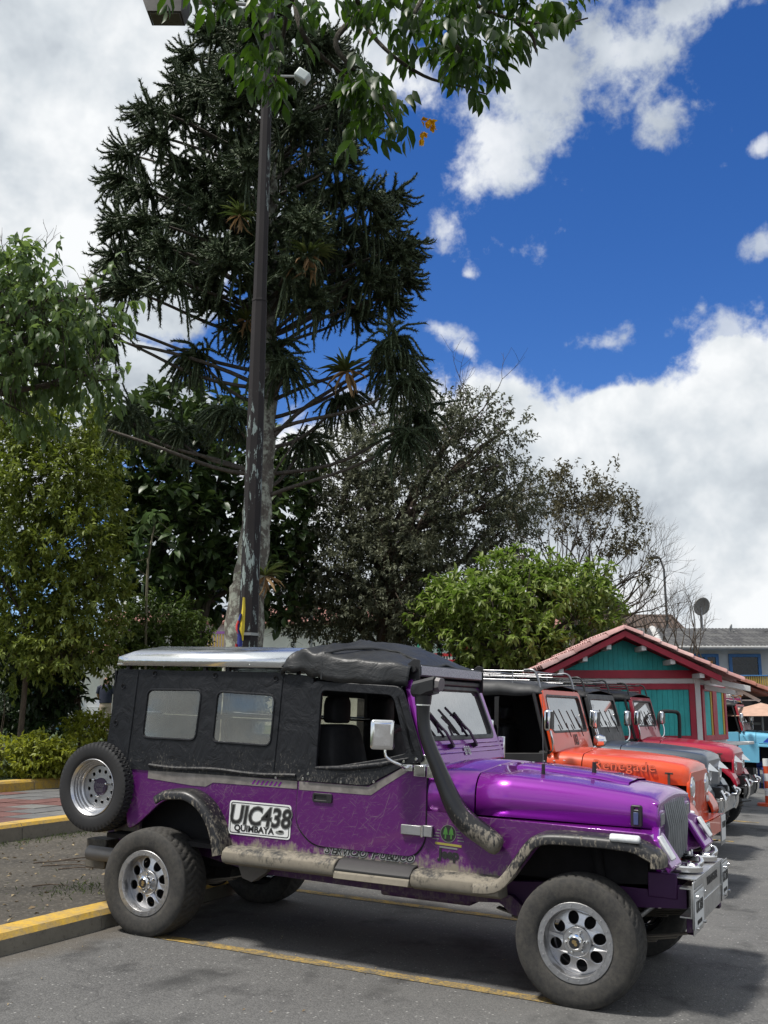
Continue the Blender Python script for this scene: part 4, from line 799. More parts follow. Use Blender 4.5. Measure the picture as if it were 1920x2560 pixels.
# ------------------------------------------------------------------ the other jeeps of the row: older flat-fender bodies
CLOTH = simple('charcoal_canvas_top', (.03, .031, .033), .6, 0, .3, 5, .5, 12)
CLOTHK = simple('black_canvas_top', (.012, .012, .013), .55, 0, .3, 5, .5, 12)
def cj_wheel(par, x, y, out):
    w = part('wheel', par); w.location = (x, y, .345); w.rotation_euler = (0, .3, 0 if out < 0 else math.pi)
    o = obj('tyre', TYRE_CJ, None, w); o.location.y = .12
    for nm, me in (('rim_ring', RIM_RING), ('rim_disc', RIM_DISC), ('rim_barrel', BARREL), ('brake_drum', DRUM), ('hub_plate', HUBP), ('centre_cap', CAPM)): obj(nm, me, None, w)
def cj(name, label, x0, yc, col, opt, rz=0.):
    P = paint(name + '_paint', col, opt.get('metal', .15), .35, .45); top = opt.get('top', CLOTHK); frame = opt.get('frame', P); B = .70
    j = thing(name, label, 'jeep', (x0, yc, road_z(x0)), (0, R(2.261) * math.cos(rz), rz), opt.get('group', 'jeeps parked in a row'))
    def pr(nm, me, m, par=j, bev=0):
        o = obj(nm, me, m, par)
        if bev: add_bevel(o, bev)
        return o
    # tub
    sd = rpoly([(-3.0, 1.02), (-3.0, .60), (-2.82, .60), (-2.74, .82), (-2.58, .90), (-2.16, .90), (-2.02, .80), (-1.95, .56), (-.50, .56), (-.50, .97), (-.86, .985), (-1.0, .80), (-1.55, .78), (-1.66, 1.02)], [.05, .05, .03, .1, .08, .08, .1, .03, .02, 0, .04, .2, .2, .05])
    for s in (-1, 1): pr('body_side', plate([sd], .03, 'xz', s * (B - .015), .004), P)
    bx('tailgate', -3.0, -2.97, -B + .03, B - .03, .6, 1.0, P, j); bx('floor', -2.97, -.5, -B + .04, B - .04, .58, .6, VOID, j, 0)
    # hood, cowl
    HXc = [(-.56, .66, 1.10, 1.215, 1.25, .975), (-.2, .61, 1.09, 1.205, 1.24, .975), (.15, .55, 1.075, 1.185, 1.215, .972), (.34, .52, 1.06, 1.16, 1.185, .97), (.40, .51, 1.04, 1.13, 1.15, .968), (.415, .50, 1.0, 1.08, 1.09, .966)]
    h = pr('hood', loft([hood_ring(*q, .12) for q in HXc], False, False, 60), P)
    c = pr('cowl', loft([hood_ring(*q, .12) for q in [(-.90, .70, 1.10, 1.225, 1.255, .97), (-.568, .665, 1.10, 1.215, 1.25, .97)]], False, False, 60), P)
    for s in (-1, 1): pr('hood_latch', join([box(.24, s * .575, 1.02, .022, .02, .11), box(.24, s * .57, 1.075, .07, .03, .016)]), simple('latch_dark', (.05, .04, .035), .6))
    # fenders: flat ledge that curls down in front
    fpc = [(-.50, .962), (.05, .96), (.20, .945), (.32, .90), (.42, .82), (.475, .73), (.485, .68)]
    for s in (-1, 1):
        prof = [(x, z) for x, z in fpc] + [(x - .022, z - .028) for x, z in reversed(fpc)]
        pr('front_fender', loft([[(x, s * y, z) for x, z in prof] for y in (.42, .70, .735)], True, True, 50), P, bev=.006)
        lip = [[(x, s * .737, z), (x, s * .742, z - .01), (x - .02, s * .74, z - .055), (x - .03, s * .72, z - .05)] for x, z in fpc]
        pr('fender_lip', loft(lip, True, True, 40), P)
        if opt.get('amber'): bx('side_lamp', .10, .20, s * .738, s * .752, .90, .94, AMBER, j, .006)
        rp_ = [(-2.83, .62), (-2.74, .84), (-2.58, .915), (-2.16, .915), (-2.01, .82), (-1.94, .62)]
        pr('rear_flare', loft([[(x, s * .70, z), (x, s * .80, z - .01), (x, s * .81, z - .05), (x, s * .70, z - .03)] for x, z in [tuple(q) for q in spline(rp_, 3)]], True, True, 50), BLK)
        bx('inner_wing', -.5, .3, s * .40, s * .42, .6, .95, VOID, j, 0)
    # grille with upright slots, round headlights
    gp = part('grille', j); slots = [rrect(-.235 + .075 * i - .017, -.235 + .075 * i + .017, .70, 1.0, .016) for i in range(7) if True]
    pr('grille_panel', plate([rpoly([(-.50, .62), (.50, .62), (.52, .98), (.46, 1.085), (-.46, 1.085), (-.52, .98)], [.02, .02, .05, .06, .06, .05])] + slots + [circ(-.385, .95, .092), circ(.385, .95, .092)], .03, 'yz', .405, .005), P, gp); bx('grille_void', .33, .385, -.45, .45, .64, 1.06, VOID, gp, 0)
    for s in (-1, 1):
        q = part('headlight', j); T = Matrix.Translation((.41, s * .385, .95)) @ Matrix.Rotation(R(90), 4, 'Z')
        pr('headlight_lens', moved(lathe([(0, -.032), (.05, -.028), (.082, -.008), (.085, .01)], 28), T), CLEAR, q); pr('headlight_ring', moved(lathe([(.083, .012), (.083, -.014), (.092, -.02), (.101, -.008), (.101, .01)], 32), T), CHR, q)
        if opt.get('visor'): pr('headlight_visor', pyd([(.42, s * .385 - .1, .98), (.42, s * .385 + .1, .98), (.42, s * .385, 1.06), (.52, s * .385 - .03, .965), (.52, s * .385 + .03, .965)], [(0, 3, 4, 1), (0, 2, 3), (3, 2, 4), (4, 2, 1)]), CHR, q)
        else: pr('turn_light', moved(lathe([(0, -.02), (.025, -.016), (.035, .0)], 18), Matrix.Translation((.425, s * .385, .80)) @ Matrix.Rotation(R(90), 4, 'Z')), CLEAR if opt.get('cream') else AMBER, j)
    # windshield
    w = part('windshield', j); w.matrix_local = Matrix.Translation((-.84, 0, 1.245)) @ Matrix.Rotation(-math.atan2(.15, .57), 4, 'Y')
    out = rpoly([(-.70, -.03), (.70, -.03), (.655, .575), (-.655, .575)], [.01, .01, .06, .06]); inn = rpoly([(-.63, .15), (.63, .15), (.60, .53), (-.60, .53)], .06); sl = rpoly([(-.612, .168), (.612, .168), (.584, .514), (-.584, .514)], .05)
    pr('windshield_frame', plate([out, inn], .045, 'yz', 0, .008), frame, w); pr('rubber_seal', plate([inn, sl], .052, 'yz', 0, .003), BLK, w); pr('glass', plate([sl], .005, 'yz', .004), GLASS, w)
    for y0 in (-.1, .36): pr('wiper', join([tube([(.04, y0, .10), (.05, y0 - .1, .24)], .005, 6), tube([(.032, y0 - .04, .19), (.034, y0 - .2, .38)], .006, 6)]), BLK, w)
    if opt.get('number'): put_text_front(opt['number'], .15, INK, w, .10, .065, .024, 'number', .004, .8)
    if opt.get('sticker'): pr('glass_sticker', plate([circ(-.53, .42, .03, 16, .06)], .001, 'yz', .0085), WHITEP, w)
    if opt.get('glass_word'): put_text_front(opt['glass_word'], .07, WHITEP, w, -.47, .43, .0085, 'glass_lettering', .004)
    # soft top
    def tr(x, ze, zt, hw): 
        p = [(-hw, ze), (-hw + .005, zt - .06), (-hw + .06, zt - .012), (-.35, zt + .015), (0, zt + .025)]; return [(x, y, z) for y, z in p] + [(x, -y, z) for y, z in reversed(p[:-1])]
    TT = [(-3.02, 1.73, 1.84, .66), (-2.6, 1.735, 1.89, .68), (-2.0, 1.735, 1.905, .685), (-1.4, 1.74, 1.89, .685), (-1.1, 1.75, 1.865, .68), (-.965, 1.77, 1.835, .67)]
    rr = [tr(*[a + (b - a) * t for a, b in zip(TT[i], TT[i + 1])]) for i in range(len(TT) - 1) for t in (0, .33, .66)] + [tr(*TT[-1])]
    rr = [[(x, y + .006 * math.sin(30 * x), z + .007 * math.sin(17 * x + 9 * y)) for x, y, z in q] for q in rr]
    o = pr('soft_top', loft(rr, False, False, 60), top); o.modifiers.new('solid', 'SOLIDIFY').thickness = .008
    bx('rear_canvas', -3.01, -3.0, -.66, .66, 1.0, 1.74, CLOTHK, j, 0)
    for s in (-1, 1):
        pr('canvas_quarter', plate([rpoly([(-3.0, 1.75), (-1.95, 1.75), (-1.95, 1.0), (-3.0, 1.0)], .02)] + ([rrect(-2.85, -2.1, 1.25, 1.62, .05)] if s > 0 else []), .01, 'xz', s * .685), CLOTHK)
        pr('door_post', tube([(-1.05, s * .67, 1.78), (-.90, s * .69, 1.22)], .02, 8), BLK)
        if s > 0 and not opt.get('open_far'): pr('cabin_blackout', plate([rpoly([(-1.9, 1.74), (-1.08, 1.74), (-.93, 1.2), (-.93, .8), (-1.9, .8)], .03)], .012, 'xz', .69), CLOTHK)  # black sheet added on the far side so the cabin looks dark
        pr('lower_door', plate([rpoly([(-1.64, 1.16), (-.92, 1.20), (-.92, .98), (-1.05, .74), (-1.56, .74)], .03)], .016, 'xz', s * .705, .003), CLOTHK if opt.get('black_door') else P)
    for y in (-.35, .35):
        s_ = part('seat', j); bx('seat_base', -1.6, -1.15, y - .23, y + .23, .78, .93, DARK, s_, .04); bx('seat_back', -1.72, -1.6, y - .22, y + .22, .9, 1.45, simple('seat_vinyl', (.02, .02, .022), .45), s_, .05)
        bx('headrest', -1.74, -1.64, y - .12, y + .12, 1.48, 1.64, MATS['seat_vinyl'], s_, .03)
    bx('dashboard', -1.0, -.86, -.66, .66, 1.05, 1.22, DARK, j, .02)
    # mirrors on long chrome arms
    for s in (-1, 1):
        mq = part('door_mirror', j); a0 = (-.86, s * .72, 1.20)
        pr('mirror_arm', tube(spline([a0, (-.80, s * .82, 1.25), (-.80, s * .86, 1.35), (-.82, s * .86, 1.43)], 4), .011, 8), CHR, mq)
        pr('mirror_shell', moved(box(0, 0, 0, .07, .13, .20), Matrix.Translation((-.83, s * .87, 1.52))), CHR if s < 0 else CHR, mq, .025); pr('mirror_plate', moved(box(.037, 0, 0, .004, .10, .165), Matrix.Translation((-.83, s * .87, 1.52))), simple('mirror_back', (.06, .06, .065), .12, .9), mq, .0)
        if opt.get('spot') and s > 0:
            pr('spot_lamp', moved(lathe([(0, -.07), (.05, -.05), (.07, 0), (.07, .03), (.05, .06), (0, .07)], 20), Matrix.Translation((-.72, .64, 1.30)) @ Matrix.Rotation(R(90), 4, 'Z')), CHR)
    # bumper
    bpn = part('front_bumper', j); bm = opt.get('bumper', P)
    pr('bumper_channel', loft([[(x, y, z) for x, z in ((.45, .645), (.56, .645), (.56, .50), (.45, .50), (.45, .51), (.552, .51), (.552, .635), (.45, .635))] for y in (-.64, .64)], True, True, 30), bm, bpn)
    pr('bumper_deck', plate([[(.40, -.35), (.55, -.45), (.55, .45), (.40, .35)]], .012, 'xy', .655, .002), bm, bpn); bx('frame_horn', .0, .5, -.42, -.35, .50, .62, VOID, j, .005); bx('frame_horn', .0, .5, .35, .42, .5, .62, VOID, j, .005)
    if opt.get('plates'):
        for y0, y1 in ((-.62, -.34), (.36, .62)):
            q = part('number_plate', j); bx('plate_sheet', .562, .567, y0, y1, .40, .64, WHITEP, q, .003); put_text_front(opt['plates'], .08, INK, q, (y0 + y1) / 2, .55, .5685, 'registration', .003, .8); bx('plate_bracket', .555, .561, y0 - .01, y1 + .01, .36, .65, GREY, q, .002)
    if opt.get('winch'):
        pr('winch', join([tube([(.46, -.2, .71), (.46, .2, .71)], .06, 14), box(.46, -.25, .71, .14, .1, .14), box(.46, .25, .71, .14, .1, .14)]), simple('winch_dark', (.05, .05, .05), .5, .5))
        for yk in (-.45, .45): pr('tow_hook', tube(spline([(.55, yk, .66), (.62, yk, .67), (.64, yk, .72), (.60, yk, .74)], 4), .018, 8), CHR)
        for yk in (-.5, .5): pr('bumper_guard', tube(spline([(.57, yk, .50), (.60, yk, .58), (.60, yk, .68), (.56, yk, .76)], 4), .022, 8), CHR)
    if opt.get('lines'):
        sx_ = 0.
        for i, (a, b, m) in enumerate(opt['lines']): pr('hood_stripe', loft([[(x, -hw - .004, z) for z in (.995, 1.10)] + [(x + .06, -hw - .001 + .0, z) for z in (1.10, .995)] for x, hw in ((a, np.interp(a, [-.56, -.2, .15, .34], [.66, .61, .55, .52])),)] if False else [[(a, -np.interp(a, [-.56, -.2, .15, .34], [.66, .61, .55, .52]) - .004, 1.0), (a + .10, -np.interp(a + .1, [-.56, -.2, .15, .34], [.66, .61, .55, .52]) - .004, 1.10)], [(b, -np.interp(b, [-.56, -.2, .15, .34], [.66, .61, .55, .52]) - .004, 1.0), (b + .10, -np.interp(b + .1, [-.56, -.2, .15, .34], [.66, .61, .55, .52]) - .004, 1.10)]], False, False, None), m)
    if opt.get('name_word'):
        a = math.atan2(.06, .35); M4 = Matrix.Translation((-.17, -.613, 1.118)) @ Matrix.Rotation(a, 4, 'Z') @ Matrix.Rotation(R(68), 4, 'X')
        for nm, bo, m, lf in (('hood_lettering_outline', .0022, INK, .0), ('hood_lettering', -.0003, P, .0012)):
            me = text_me(opt['name_word'], .135, .0006, 0, bo, 1.06, 1.05); me.transform(Matrix.Translation((0, -lf, 0)) @ M4); pr(nm, me, m)
    # roof rack
    rk = opt.get('rack')
    if rk:
        q = part('roof_rack', j); m = rk
        for s in (-1, 1):
            for z in (1.90, 1.99): pr('rack_rail', tube([(-2.85, s * .58, z), (-1.12, s * .58, z)], .0075, 8), m, q)
            for x in (-2.8, -2.3, -1.8, -1.3): pr('rack_post', tube([(x, s * .58, 1.86), (x, s * .58, 1.99)], .0065, 6), m, q)
            pr('rack_hoop', tube(spline([(-.985, s * .60, 1.74), (-1.03, s * .60, 1.93), (-1.08, s * .60, 2.0), (-1.18, s * .58, 2.0)], 4), .012, 8), m, q)
        for x in (-1.12, -1.7, -2.3, -2.85): pr('rack_bar', tube([(x, -.58, 1.99), (x, .58, 1.99)], .007, 8), m, q)
        for y in (-.2, .2): pr('rack_bar', tube([(-2.85, y, 1.95), (-1.12, y, 1.95)], .0065, 8), m, q)
    for x, y, o_ in ((0, -.78, -1), (-2.37, -.78, -1), (0, .78, 1), (-2.37, .78, 1)): cj_wheel(j, x, y, o_)
    for x in (0, -2.37): pr('axle', tube([(x, -.6, .345), (x, .6, .345)], .04, 10), VOID)
    bx('gearbox', -1.7, .2, -.2, .2, .42, .58, VOID, j, .03)
    for s in (-1, 1): pr('leaf_spring', join([loft([[(x, s * .42 + yy, .34 + .2 * x * x + dz + zz) for yy, zz in ((-.03, 0), (.03, 0), (.03, .01), (-.03, .01))] for x in np.linspace(-l_, l_, 7)]) for l_, dz in ((.52, 0), (.4, -.014), (.28, -.028))]), MATS['spring_rust'])
    return j
RACKS = simple('rack_chrome', (.30, .30, .31), .35, 1.); RACKB = simple('rack_black', (.02, .02, .02), .4)
orange = cj('orange_jeep', 'bright orange jeep with outlined hood lettering and number 103 below its windshield', -.49, 4.62, (.58, .058, .008), dict(top=CLOTH, number='103', sticker=True, name_word='Renegade', rack=RACKS, plates='VZF103', cream=True, black_door=True, spot=True, metal=.0))
grey = cj('grey_jeep', 'metallic grey jeep with winch on its chrome bumper, beside the orange jeep', -.74, 7.2, (.085, .10, .12), dict(visor=True, rack=RACKB, bumper=SIL, winch=True, glass_word='JEEP', metal=.6, black_door=True, frame=BLK))
redj = cj('red_jeep', 'crimson red jeep with amber fender lamps, parked before the turquoise kiosk', -.80, 9.8, (.34, .008, .028), dict(visor=True, amber=True, rack=RACKB, bumper=simple('bumper_black', (.015, .015, .015), .5), winch=True, open_far=True, black_door=True))
# open door of the red jeep: a black tube hoop standing out
q = part('door_hoop', redj)
obj('hoop_tube', tube(spline([(-.90, .74, 1.05), (-.88, .78, 1.30), (-.87, .82, 1.52), (-.85, .86, 1.60), (-.80, .95, 1.62), (-.70, 1.12, 1.62), (-.65, 1.2, 1.60), (-.63, 1.22, 1.5), (-.63, 1.22, 1.05)], 4), .03, 8), CLOTHK, q); obj('door_panel', plate([rrect(.76, 1.0, .72, 1.08, .05)], .02, 'yz', -.87, .004), CLOTHK, q)
STB = simple('stripe_blue', (.02, .05, .35), .35); STW = simple('stripe_white', (.7, .72, .75), .35); STG = simple('stripe_grey', (.3, .36, .42), .35)
blue = cj('blue_jeep', 'light blue jeep with white and dark blue hood stripes, parked behind the kiosk', -.62, 19.3, (.16, .47, .66), dict(lines=[(-.42, -.26, STB), (-.22, -.06, STW), (-.02, .16, STG)], rack=RACKS, plates='VZG221', frame=simple('red_frame', (.28, .02, .03), .4), amber=True, group='jeeps parked behind the kiosk'))
# ------------------------------------------------------------------ surveying helpers for what stands behind the row
FH = Vector((-math.sin(R(YAW)), math.cos(R(YAW)), 0)); RH = Vector((math.cos(R(YAW)), math.sin(R(YAW)), 0)); UP = Vector((0, 0, 1))
def fc(px, py, h):
    """point at photo pixel on the upright plane h metres ahead"""
    r = CM @ Vector(((px - 960) / FPX, -(py - 1280) / FPX, -1)); return CAM + r * (h / r.dot(FH))
def lat(px, h, py=1790): return (fc(px, py, h) - CAM).dot(RH)
def ht(py, h): return fc(960, py, h).z
def ground(px, h):
    p = fc(px, 1790, h); return Vector((p.x, p.y, park_z(p.x) if p.x < KX else road_z(p.x)))
class Frame:
    """local axes of something facing the camera side: x right, y away, z up; origin at pixel px, distance h"""
    def __init__(s, px, h, z=None, turn=0.):
        p = ground(px, h); s.h = h; s.o = Vector((p.x, p.y, p.z if z is None else z)); s.rz = R(YAW + turn); s.px = px
    def x(s, px): return lat(px, s.h) - lat(s.px, s.h)
    def z(s, py): return ht(py, s.h) - s.o.z
def gable_tiles(root, x0, z0, x1, z1, ya, yb, rows, cols, m, th=.025):
    """barrel tiles laid on a slope that runs from eave (x0, z0) to ridge (x1, z1), between depths ya and yb"""
    dx, dz = (x1 - x0), (z1 - z0); ln = math.hypot(dx, dz); u = Vector((dx / ln, 0, dz / ln)); nrm = Vector((-u.z, 0, u.x)); nrm = nrm if nrm.z > 0 else -nrm
    w = (yb - ya) / cols; L_ = ln / rows; a = np.linspace(0, math.pi, 7); V = []; F = []
    for s, k in ((0, 1.0), (1, .86)):
        for r_ in (1., .8):
            for q in a: V.append((s * L_ * 1.12, -w * .56 * k * r_ * math.cos(q), w * .36 * k * r_ * math.sin(q) + (.012 if s == 0 else -.004)))
    n = 7
    for i in range(n - 1): F += [(i, i + 1, 2 * n + i + 1, 2 * n + i), (n + i + 1, n + i, 3 * n + i, 3 * n + i + 1), (i + 1, i, n + i, n + i + 1), (2 * n + i, 2 * n + i + 1, 3 * n + i + 1, 3 * n + i)]
    mes = []
    for mm in m:
        me = pyd(V, F, 50); me.materials.append(mm); mes.append(me)
    for i in range(rows):
        for j in range(cols):
            o = bpy.data.objects.new('roof_tile', random.choice(mes)); COL.objects.link(o); o.parent = root
            p = Vector((x0, 0, z0)) + u * (i * L_ + random.uniform(-.008, .008)) + nrm * .012; yj = ya + (j + .5) * w
            M3 = Matrix((u, Vector((0, 1, 0)), nrm)).transposed()
            if M3.determinant() < 0: M3 = Matrix((u, Vector((0, -1, 0)), nrm)).transposed()
            o.matrix_local = Matrix.Translation((p.x, yj, p.z)) @ M3.to_4x4()
# ------------------------------------------------------------------ kiosk
TURQ = simple('turquoise_boards', (.03, .40, .385), .6, 0, .22, 2.3, .25, 40); CRIM = simple('crimson_paint', (.34, .014, .035), .5, 0, .22, 2.6); WHT = simple('white_wall_paint', (.66, .66, .64), .7, 0, .06, 3)
TILE = [simple('pink_tile_%d' % i, c, .75, 0, .2, 8) for i, c in enumerate(((.43, .25, .235), (.37, .20, .185), (.48, .31, .29)))]; YELP = simple('yellow_paint', (.48, .30, .03), .55); GREENP = simple('green_paint', (.05, .2, .12), .6)
f = Frame(1590, 18.0); X, Z = f.x, f.z
kiosk = thing('kiosk', 'turquoise wooden kiosk with crimson trim and pink tiled gable roof', 'kiosk', f.o, (0, 0, f.rz))
xl, xr = X(1400), X(1748); zb, zt = Z(1859), Z(1697); led = Z(1862)
sxr, syr = xr + .95, 1.55              # far end of the angled side
def quad(name, a, b, z0, z1, th, m, par, bev=.004, out=0.):
    """upright board between plan points a and b"""
    a, b = Vector(a), Vector(b); d = (b - a).normalized(); n = Vector((d.y, -d.x)); v = []
    for p, s in ((a, out), (b, out), (b, out + th), (a, out + th)):
        q = p + n * s; v += [(q.x, q.y, z0), (q.x, q.y, z1)]
    o = obj(name, pyd(v, [(0, 2, 3, 1), (2, 4, 5, 3), (4, 6, 7, 5), (6, 0, 1, 7), (1, 3, 5, 7), (0, 6, 4, 2)]), m, par)
    if bev: add_bevel(o, bev)
    return o
A_, B_, C_ = (xl, 0), (xr, 0), (sxr, syr); D_ = (xl, 3.2); E_ = (sxr, 3.2)
for a, b in ((A_, B_), (B_, C_), (C_, E_), (E_, D_), (D_, A_)): quad('wall', b, a, 0, zt, .10, WHT, kiosk, 0, 0.)
def shutters(a, b, n, z0, z1, yel):
    a, b = Vector(a), Vector(b)
    for i in range(n):
        p, q = a.lerp(b, i / n), a.lerp(b, (i + 1) / n); d = (q - p); s = part('shutter', kiosk); fr = .085 if not yel else .16
        if yel: fr_w = d.length * .17
        else: fr_w = .10
        t = fr_w / d.length
        quad('shutter_frame', p, p + d * t, z0, z1, .05, CRIM, s, .004, .0); quad('shutter_frame', q - d * t, q, z0, z1, .05, CRIM, s, .004, 0.)
        quad('shutter_frame', p + d * t, q - d * t, z1 - .10, z1, .05, CRIM, s, .004, 0.); quad('shutter_frame', p + d * t, q - d * t, z0, z0 + .09, .05, CRIM, s, .004, 0.)
        k = 9 if not yel else 4
        for j in range(k): quad('shutter_board', p + d * (t + (1 - 2 * t) * j / k) + d.normalized() * .0015, p + d * (t + (1 - 2 * t) * (j + 1) / k) - d.normalized() * .0015, z0 + .09, z1 - .10, .022, TURQ, s, .002, 0.)
        if yel: quad('shutter_edge', q - d * (t + .12), q - d * t, z0 + .09, z1 - .10, .035, YELP, s, .002, 0.)
shutters((X(1439), -.0), (X(1739), -.0), 2, Z(1853), Z(1709), False)
bc = (Vector(C_) - Vector(B_)); shutters(Vector(B_) + bc * .05, Vector(B_) + bc * .95, 2, Z(1853), Z(1712), True)
quad('corner_post', (X(1739), 0), (X(1752), 0), 0, zt, .06, WHT, kiosk)
obj('counter_ledge', moved(plate([[(X(1590), -.22), (xr + .1, -.25), (xr + .5, .1), (sxr + .45, syr - .1), (sxr, syr), (xr, 0.), (X(1590), 0)]], .05, 'xy', led, .006), Matrix.Identity(4)), WHT, kiosk)
quad('ledge_front', (X(1400), -.2), (X(1600), -.2), led - .03, led + .03, .05, WHT, kiosk)
quad('white_band', A_, B_, Z(1709), Z(1694), .03, WHT, kiosk)
quad('gable_beam', (X(1373), -.0), (X(1792), -.0), Z(1696), Z(1676), .07, CRIM, kiosk)
# gable boards
pk = (X(1566), Z(1600)); gl, grr = (X(1414), Z(1677)), (X(1737), Z(1677)); n = 26
for i in range(n):
    a = gl[0] + (grr[0] - gl[0]) * i / n + .002; b = gl[0] + (grr[0] - gl[0]) * (i + 1) / n - .002
    h_ = lambda x: gl[1] + (pk[1] - gl[1]) * max(0.02, ((x - gl[0]) / (pk[0] - gl[0]) if x < pk[0] else (grr[0] - x) / (grr[0] - pk[0])))
    o = obj('gable_board', loft([[(a, y, gl[1]), (b, y, gl[1]), (b, y, h_(b)), (a, y, h_(a))] for y in (.0 - .012, .02)], True, True, 30), TURQ, kiosk)
obj('gable_wall', loft([[(gl[0] - .3, y, gl[1] - .05), (grr[0] + .3, y, gl[1] - .05), (pk[0], y, pk[1] + .1)] for y in (.022, .06)]), CRIM, kiosk)
# roof: barge boards, rafters, tiles
YF = -.55; RP = (X(1552), Z(1576)); RL = (X(1347), Z(1676)); RR = (X(1791), Z(1690))
k = 17.45 / 18.
RP, RL, RR = [(p[0] * k, Z(1790) + (p[1] - Z(1790)) * k) for p in (RP, RL, RR)]
def barge(p, q, y0, y1, d, m, nm):
    v = [(p[0], y, p[1] + s) for y in (y0, y1) for s in (0, -d)] + [(q[0], y, q[1] + s) for y in (y0, y1) for s in (0, -d)]
    o = obj(nm, pyd(v, [(0, 1, 5, 4), (2, 6, 7, 3), (0, 4, 6, 2), (1, 3, 7, 5), (0, 2, 3, 1), (4, 5, 7, 6)]), m, kiosk); add_bevel(o, .004)
barge(RP, RL, YF, YF + .035, .105, CRIM, 'barge_board'); barge(RP, RR, YF, YF + .035, .105, CRIM, 'barge_board')
barge((RP[0], RP[1] - .01), (RL[0], RL[1] - .01), YF + .04, 3.3, .04, CRIM, 'roof_deck'); barge((RP[0], RP[1] - .01), (RR[0], RR[1] - .01), YF + .04, 3.3, .04, CRIM, 'roof_deck')
for t in (.2, .5, .8):
    for q in (RL, RR):
        x_, z_ = RP[0] + (q[0] - RP[0]) * t, RP[1] + (q[1] - RP[1]) * t - .12; bx('purlin', x_ - .04, x_ + .04, YF + .04, .0, z_ - .06, z_ + .02, WHT, kiosk, .004)
barge((RR[0] - .1, RR[1] - .02), (RR[0] + .55, RR[1] - .16), YF + .25, YF + .32, .09, WHT, 'rafter_end'); barge((RR[0] - .1, RR[1] - .12), (RR[0] + .42, RR[1] - .22), YF + .65, YF + .72, .08, WHT, 'rafter_end')
gable_tiles(kiosk, RL[0] - .04, RL[1] + .0, RP[0], RP[1] + .02, YF - .06, 1.9, 5, 12, TILE); gable_tiles(kiosk, RR[0] + .33, RR[1] - .095, RP[0], RP[1] + .02, YF - .06, 1.9, 7, 12, TILE)
# ------------------------------------------------------------------ stall behind the kiosk: lean-to roof on white posts
OLDT = [simple('old_tile_%d' % i, c, .85, 0, .3, 6) for i, c in enumerate(((.20, .075, .055), (.16, .06, .045), (.24, .10, .075)))]
f = Frame(1860, 25.5); X, Z = f.x, f.z
stall = thing('market_stall', 'open stall with sloping red tiled roof on white posts behind the kiosk', 'stall', f.o, (0, 0, f.rz))
bx('post', X(1846), X(1856), 0, .12, 0, Z(1728), WHT, stall); bx('post', X(1885), X(1891), 1.2, 1.3, 0, Z(1740), simple('old_wood', (.07, .05, .035), .8), stall)
bx('top_beam', X(1775), X(1862), .02, .1, Z(1740), Z(1705), WHT, stall); bx('counter', X(1850), X(1895), -.15, .5, Z(1812), Z(1806), simple('grey_board', (.32, .31, .29), .7), stall)
bx('counter_post', X(1858), X(1862), .1, .15, 0, Z(1812), MATS['grey_board'], stall, 0); bx('counter_post', X(1880), X(1884), .1, .15, 0, Z(1812), MATS['grey_board'], stall, 0)
v0, v1 = (X(1845), Z(1703)), (X(1915), Z(1735))
bx('awning_board', X(1858), X(1905), .0, .05, Z(1752), Z(1749), WHT, stall, 0); obj('roof_brace', tube([(X(1858), .05, Z(1728)), (X(1903), .05, Z(1752))], .05, 4), WHT, stall)
obj('roof_deck', loft([[(v0[0] - 1.2, y, v0[1] + .42), (v1[0], y, v1[1]), (v1[0], y, v1[1] - .06), (v0[0] - 1.2, y, v0[1] + .36)] for y in (-.3, 3.5)]), simple('deck_brown', (.12, .05, .04), .8), stall)
gable_tiles(stall, v1[0] + .05, v1[1] + .02, v0[0] - 1.2, v0[1] + .45, -.35, 2.2, 5, 8, OLDT)
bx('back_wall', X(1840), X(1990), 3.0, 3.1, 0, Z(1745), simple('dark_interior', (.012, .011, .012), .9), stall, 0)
for i, (z0, c) in enumerate(((1738, (.40, .17, .03)), (1746, (.28, .03, .13)), (1753, (.42, .24, .05)), (1759, (.28, .03, .13)))): bx('banner_slat', X(1790), X(1848 - 2 * i), -.25 - .04 * i, -.21 - .04 * i, Z(z0 + 6), Z(z0), simple('slat_%d' % i, c, .6), stall, .003)
um = thing('parasol', 'faded peach parasol over the stall tables', 'parasol', ground(1905, 24.5), (0, 0, f.rz)); fu = Frame(1905, 24.5)
apex, rim_ = fu.z(1757), fu.z(1790)
obj('canopy', pyd([(0, 0, apex)] + [(1.25 * math.cos(a), 1.25 * math.sin(a), rim_) for a in np.linspace(0, 2 * math.pi, 8, endpoint=False)], [(0, 1 + i, 1 + (i + 1) % 8) for i in range(8)]), simple('peach_cloth', (.42, .27, .2), .8), um); obj('pole', tube([(0, 0, 0), (0, 0, apex)], .025, 8), WHT, um)
bx('base', -.2, .2, -.2, .2, 0, .06, CONC, um)
ch = thing('plastic_chair', 'blue plastic chair under the parasol', 'chair', ground(1913, 23.6), (0, 0, f.rz)); BL = simple('blue_plastic', (.02, .06, .3), .4)
bx('seat', -.2, .2, -.2, .2, .42, .46, BL, ch); bx('backrest', -.2, .2, .18, .22, .46, .9, BL, ch, .02)
for a in (-.17, .17):
    for b in (-.17, .17): bx('leg', a - .02, a + .02, b - .02, b + .02, 0, .42, BL, ch, 0)
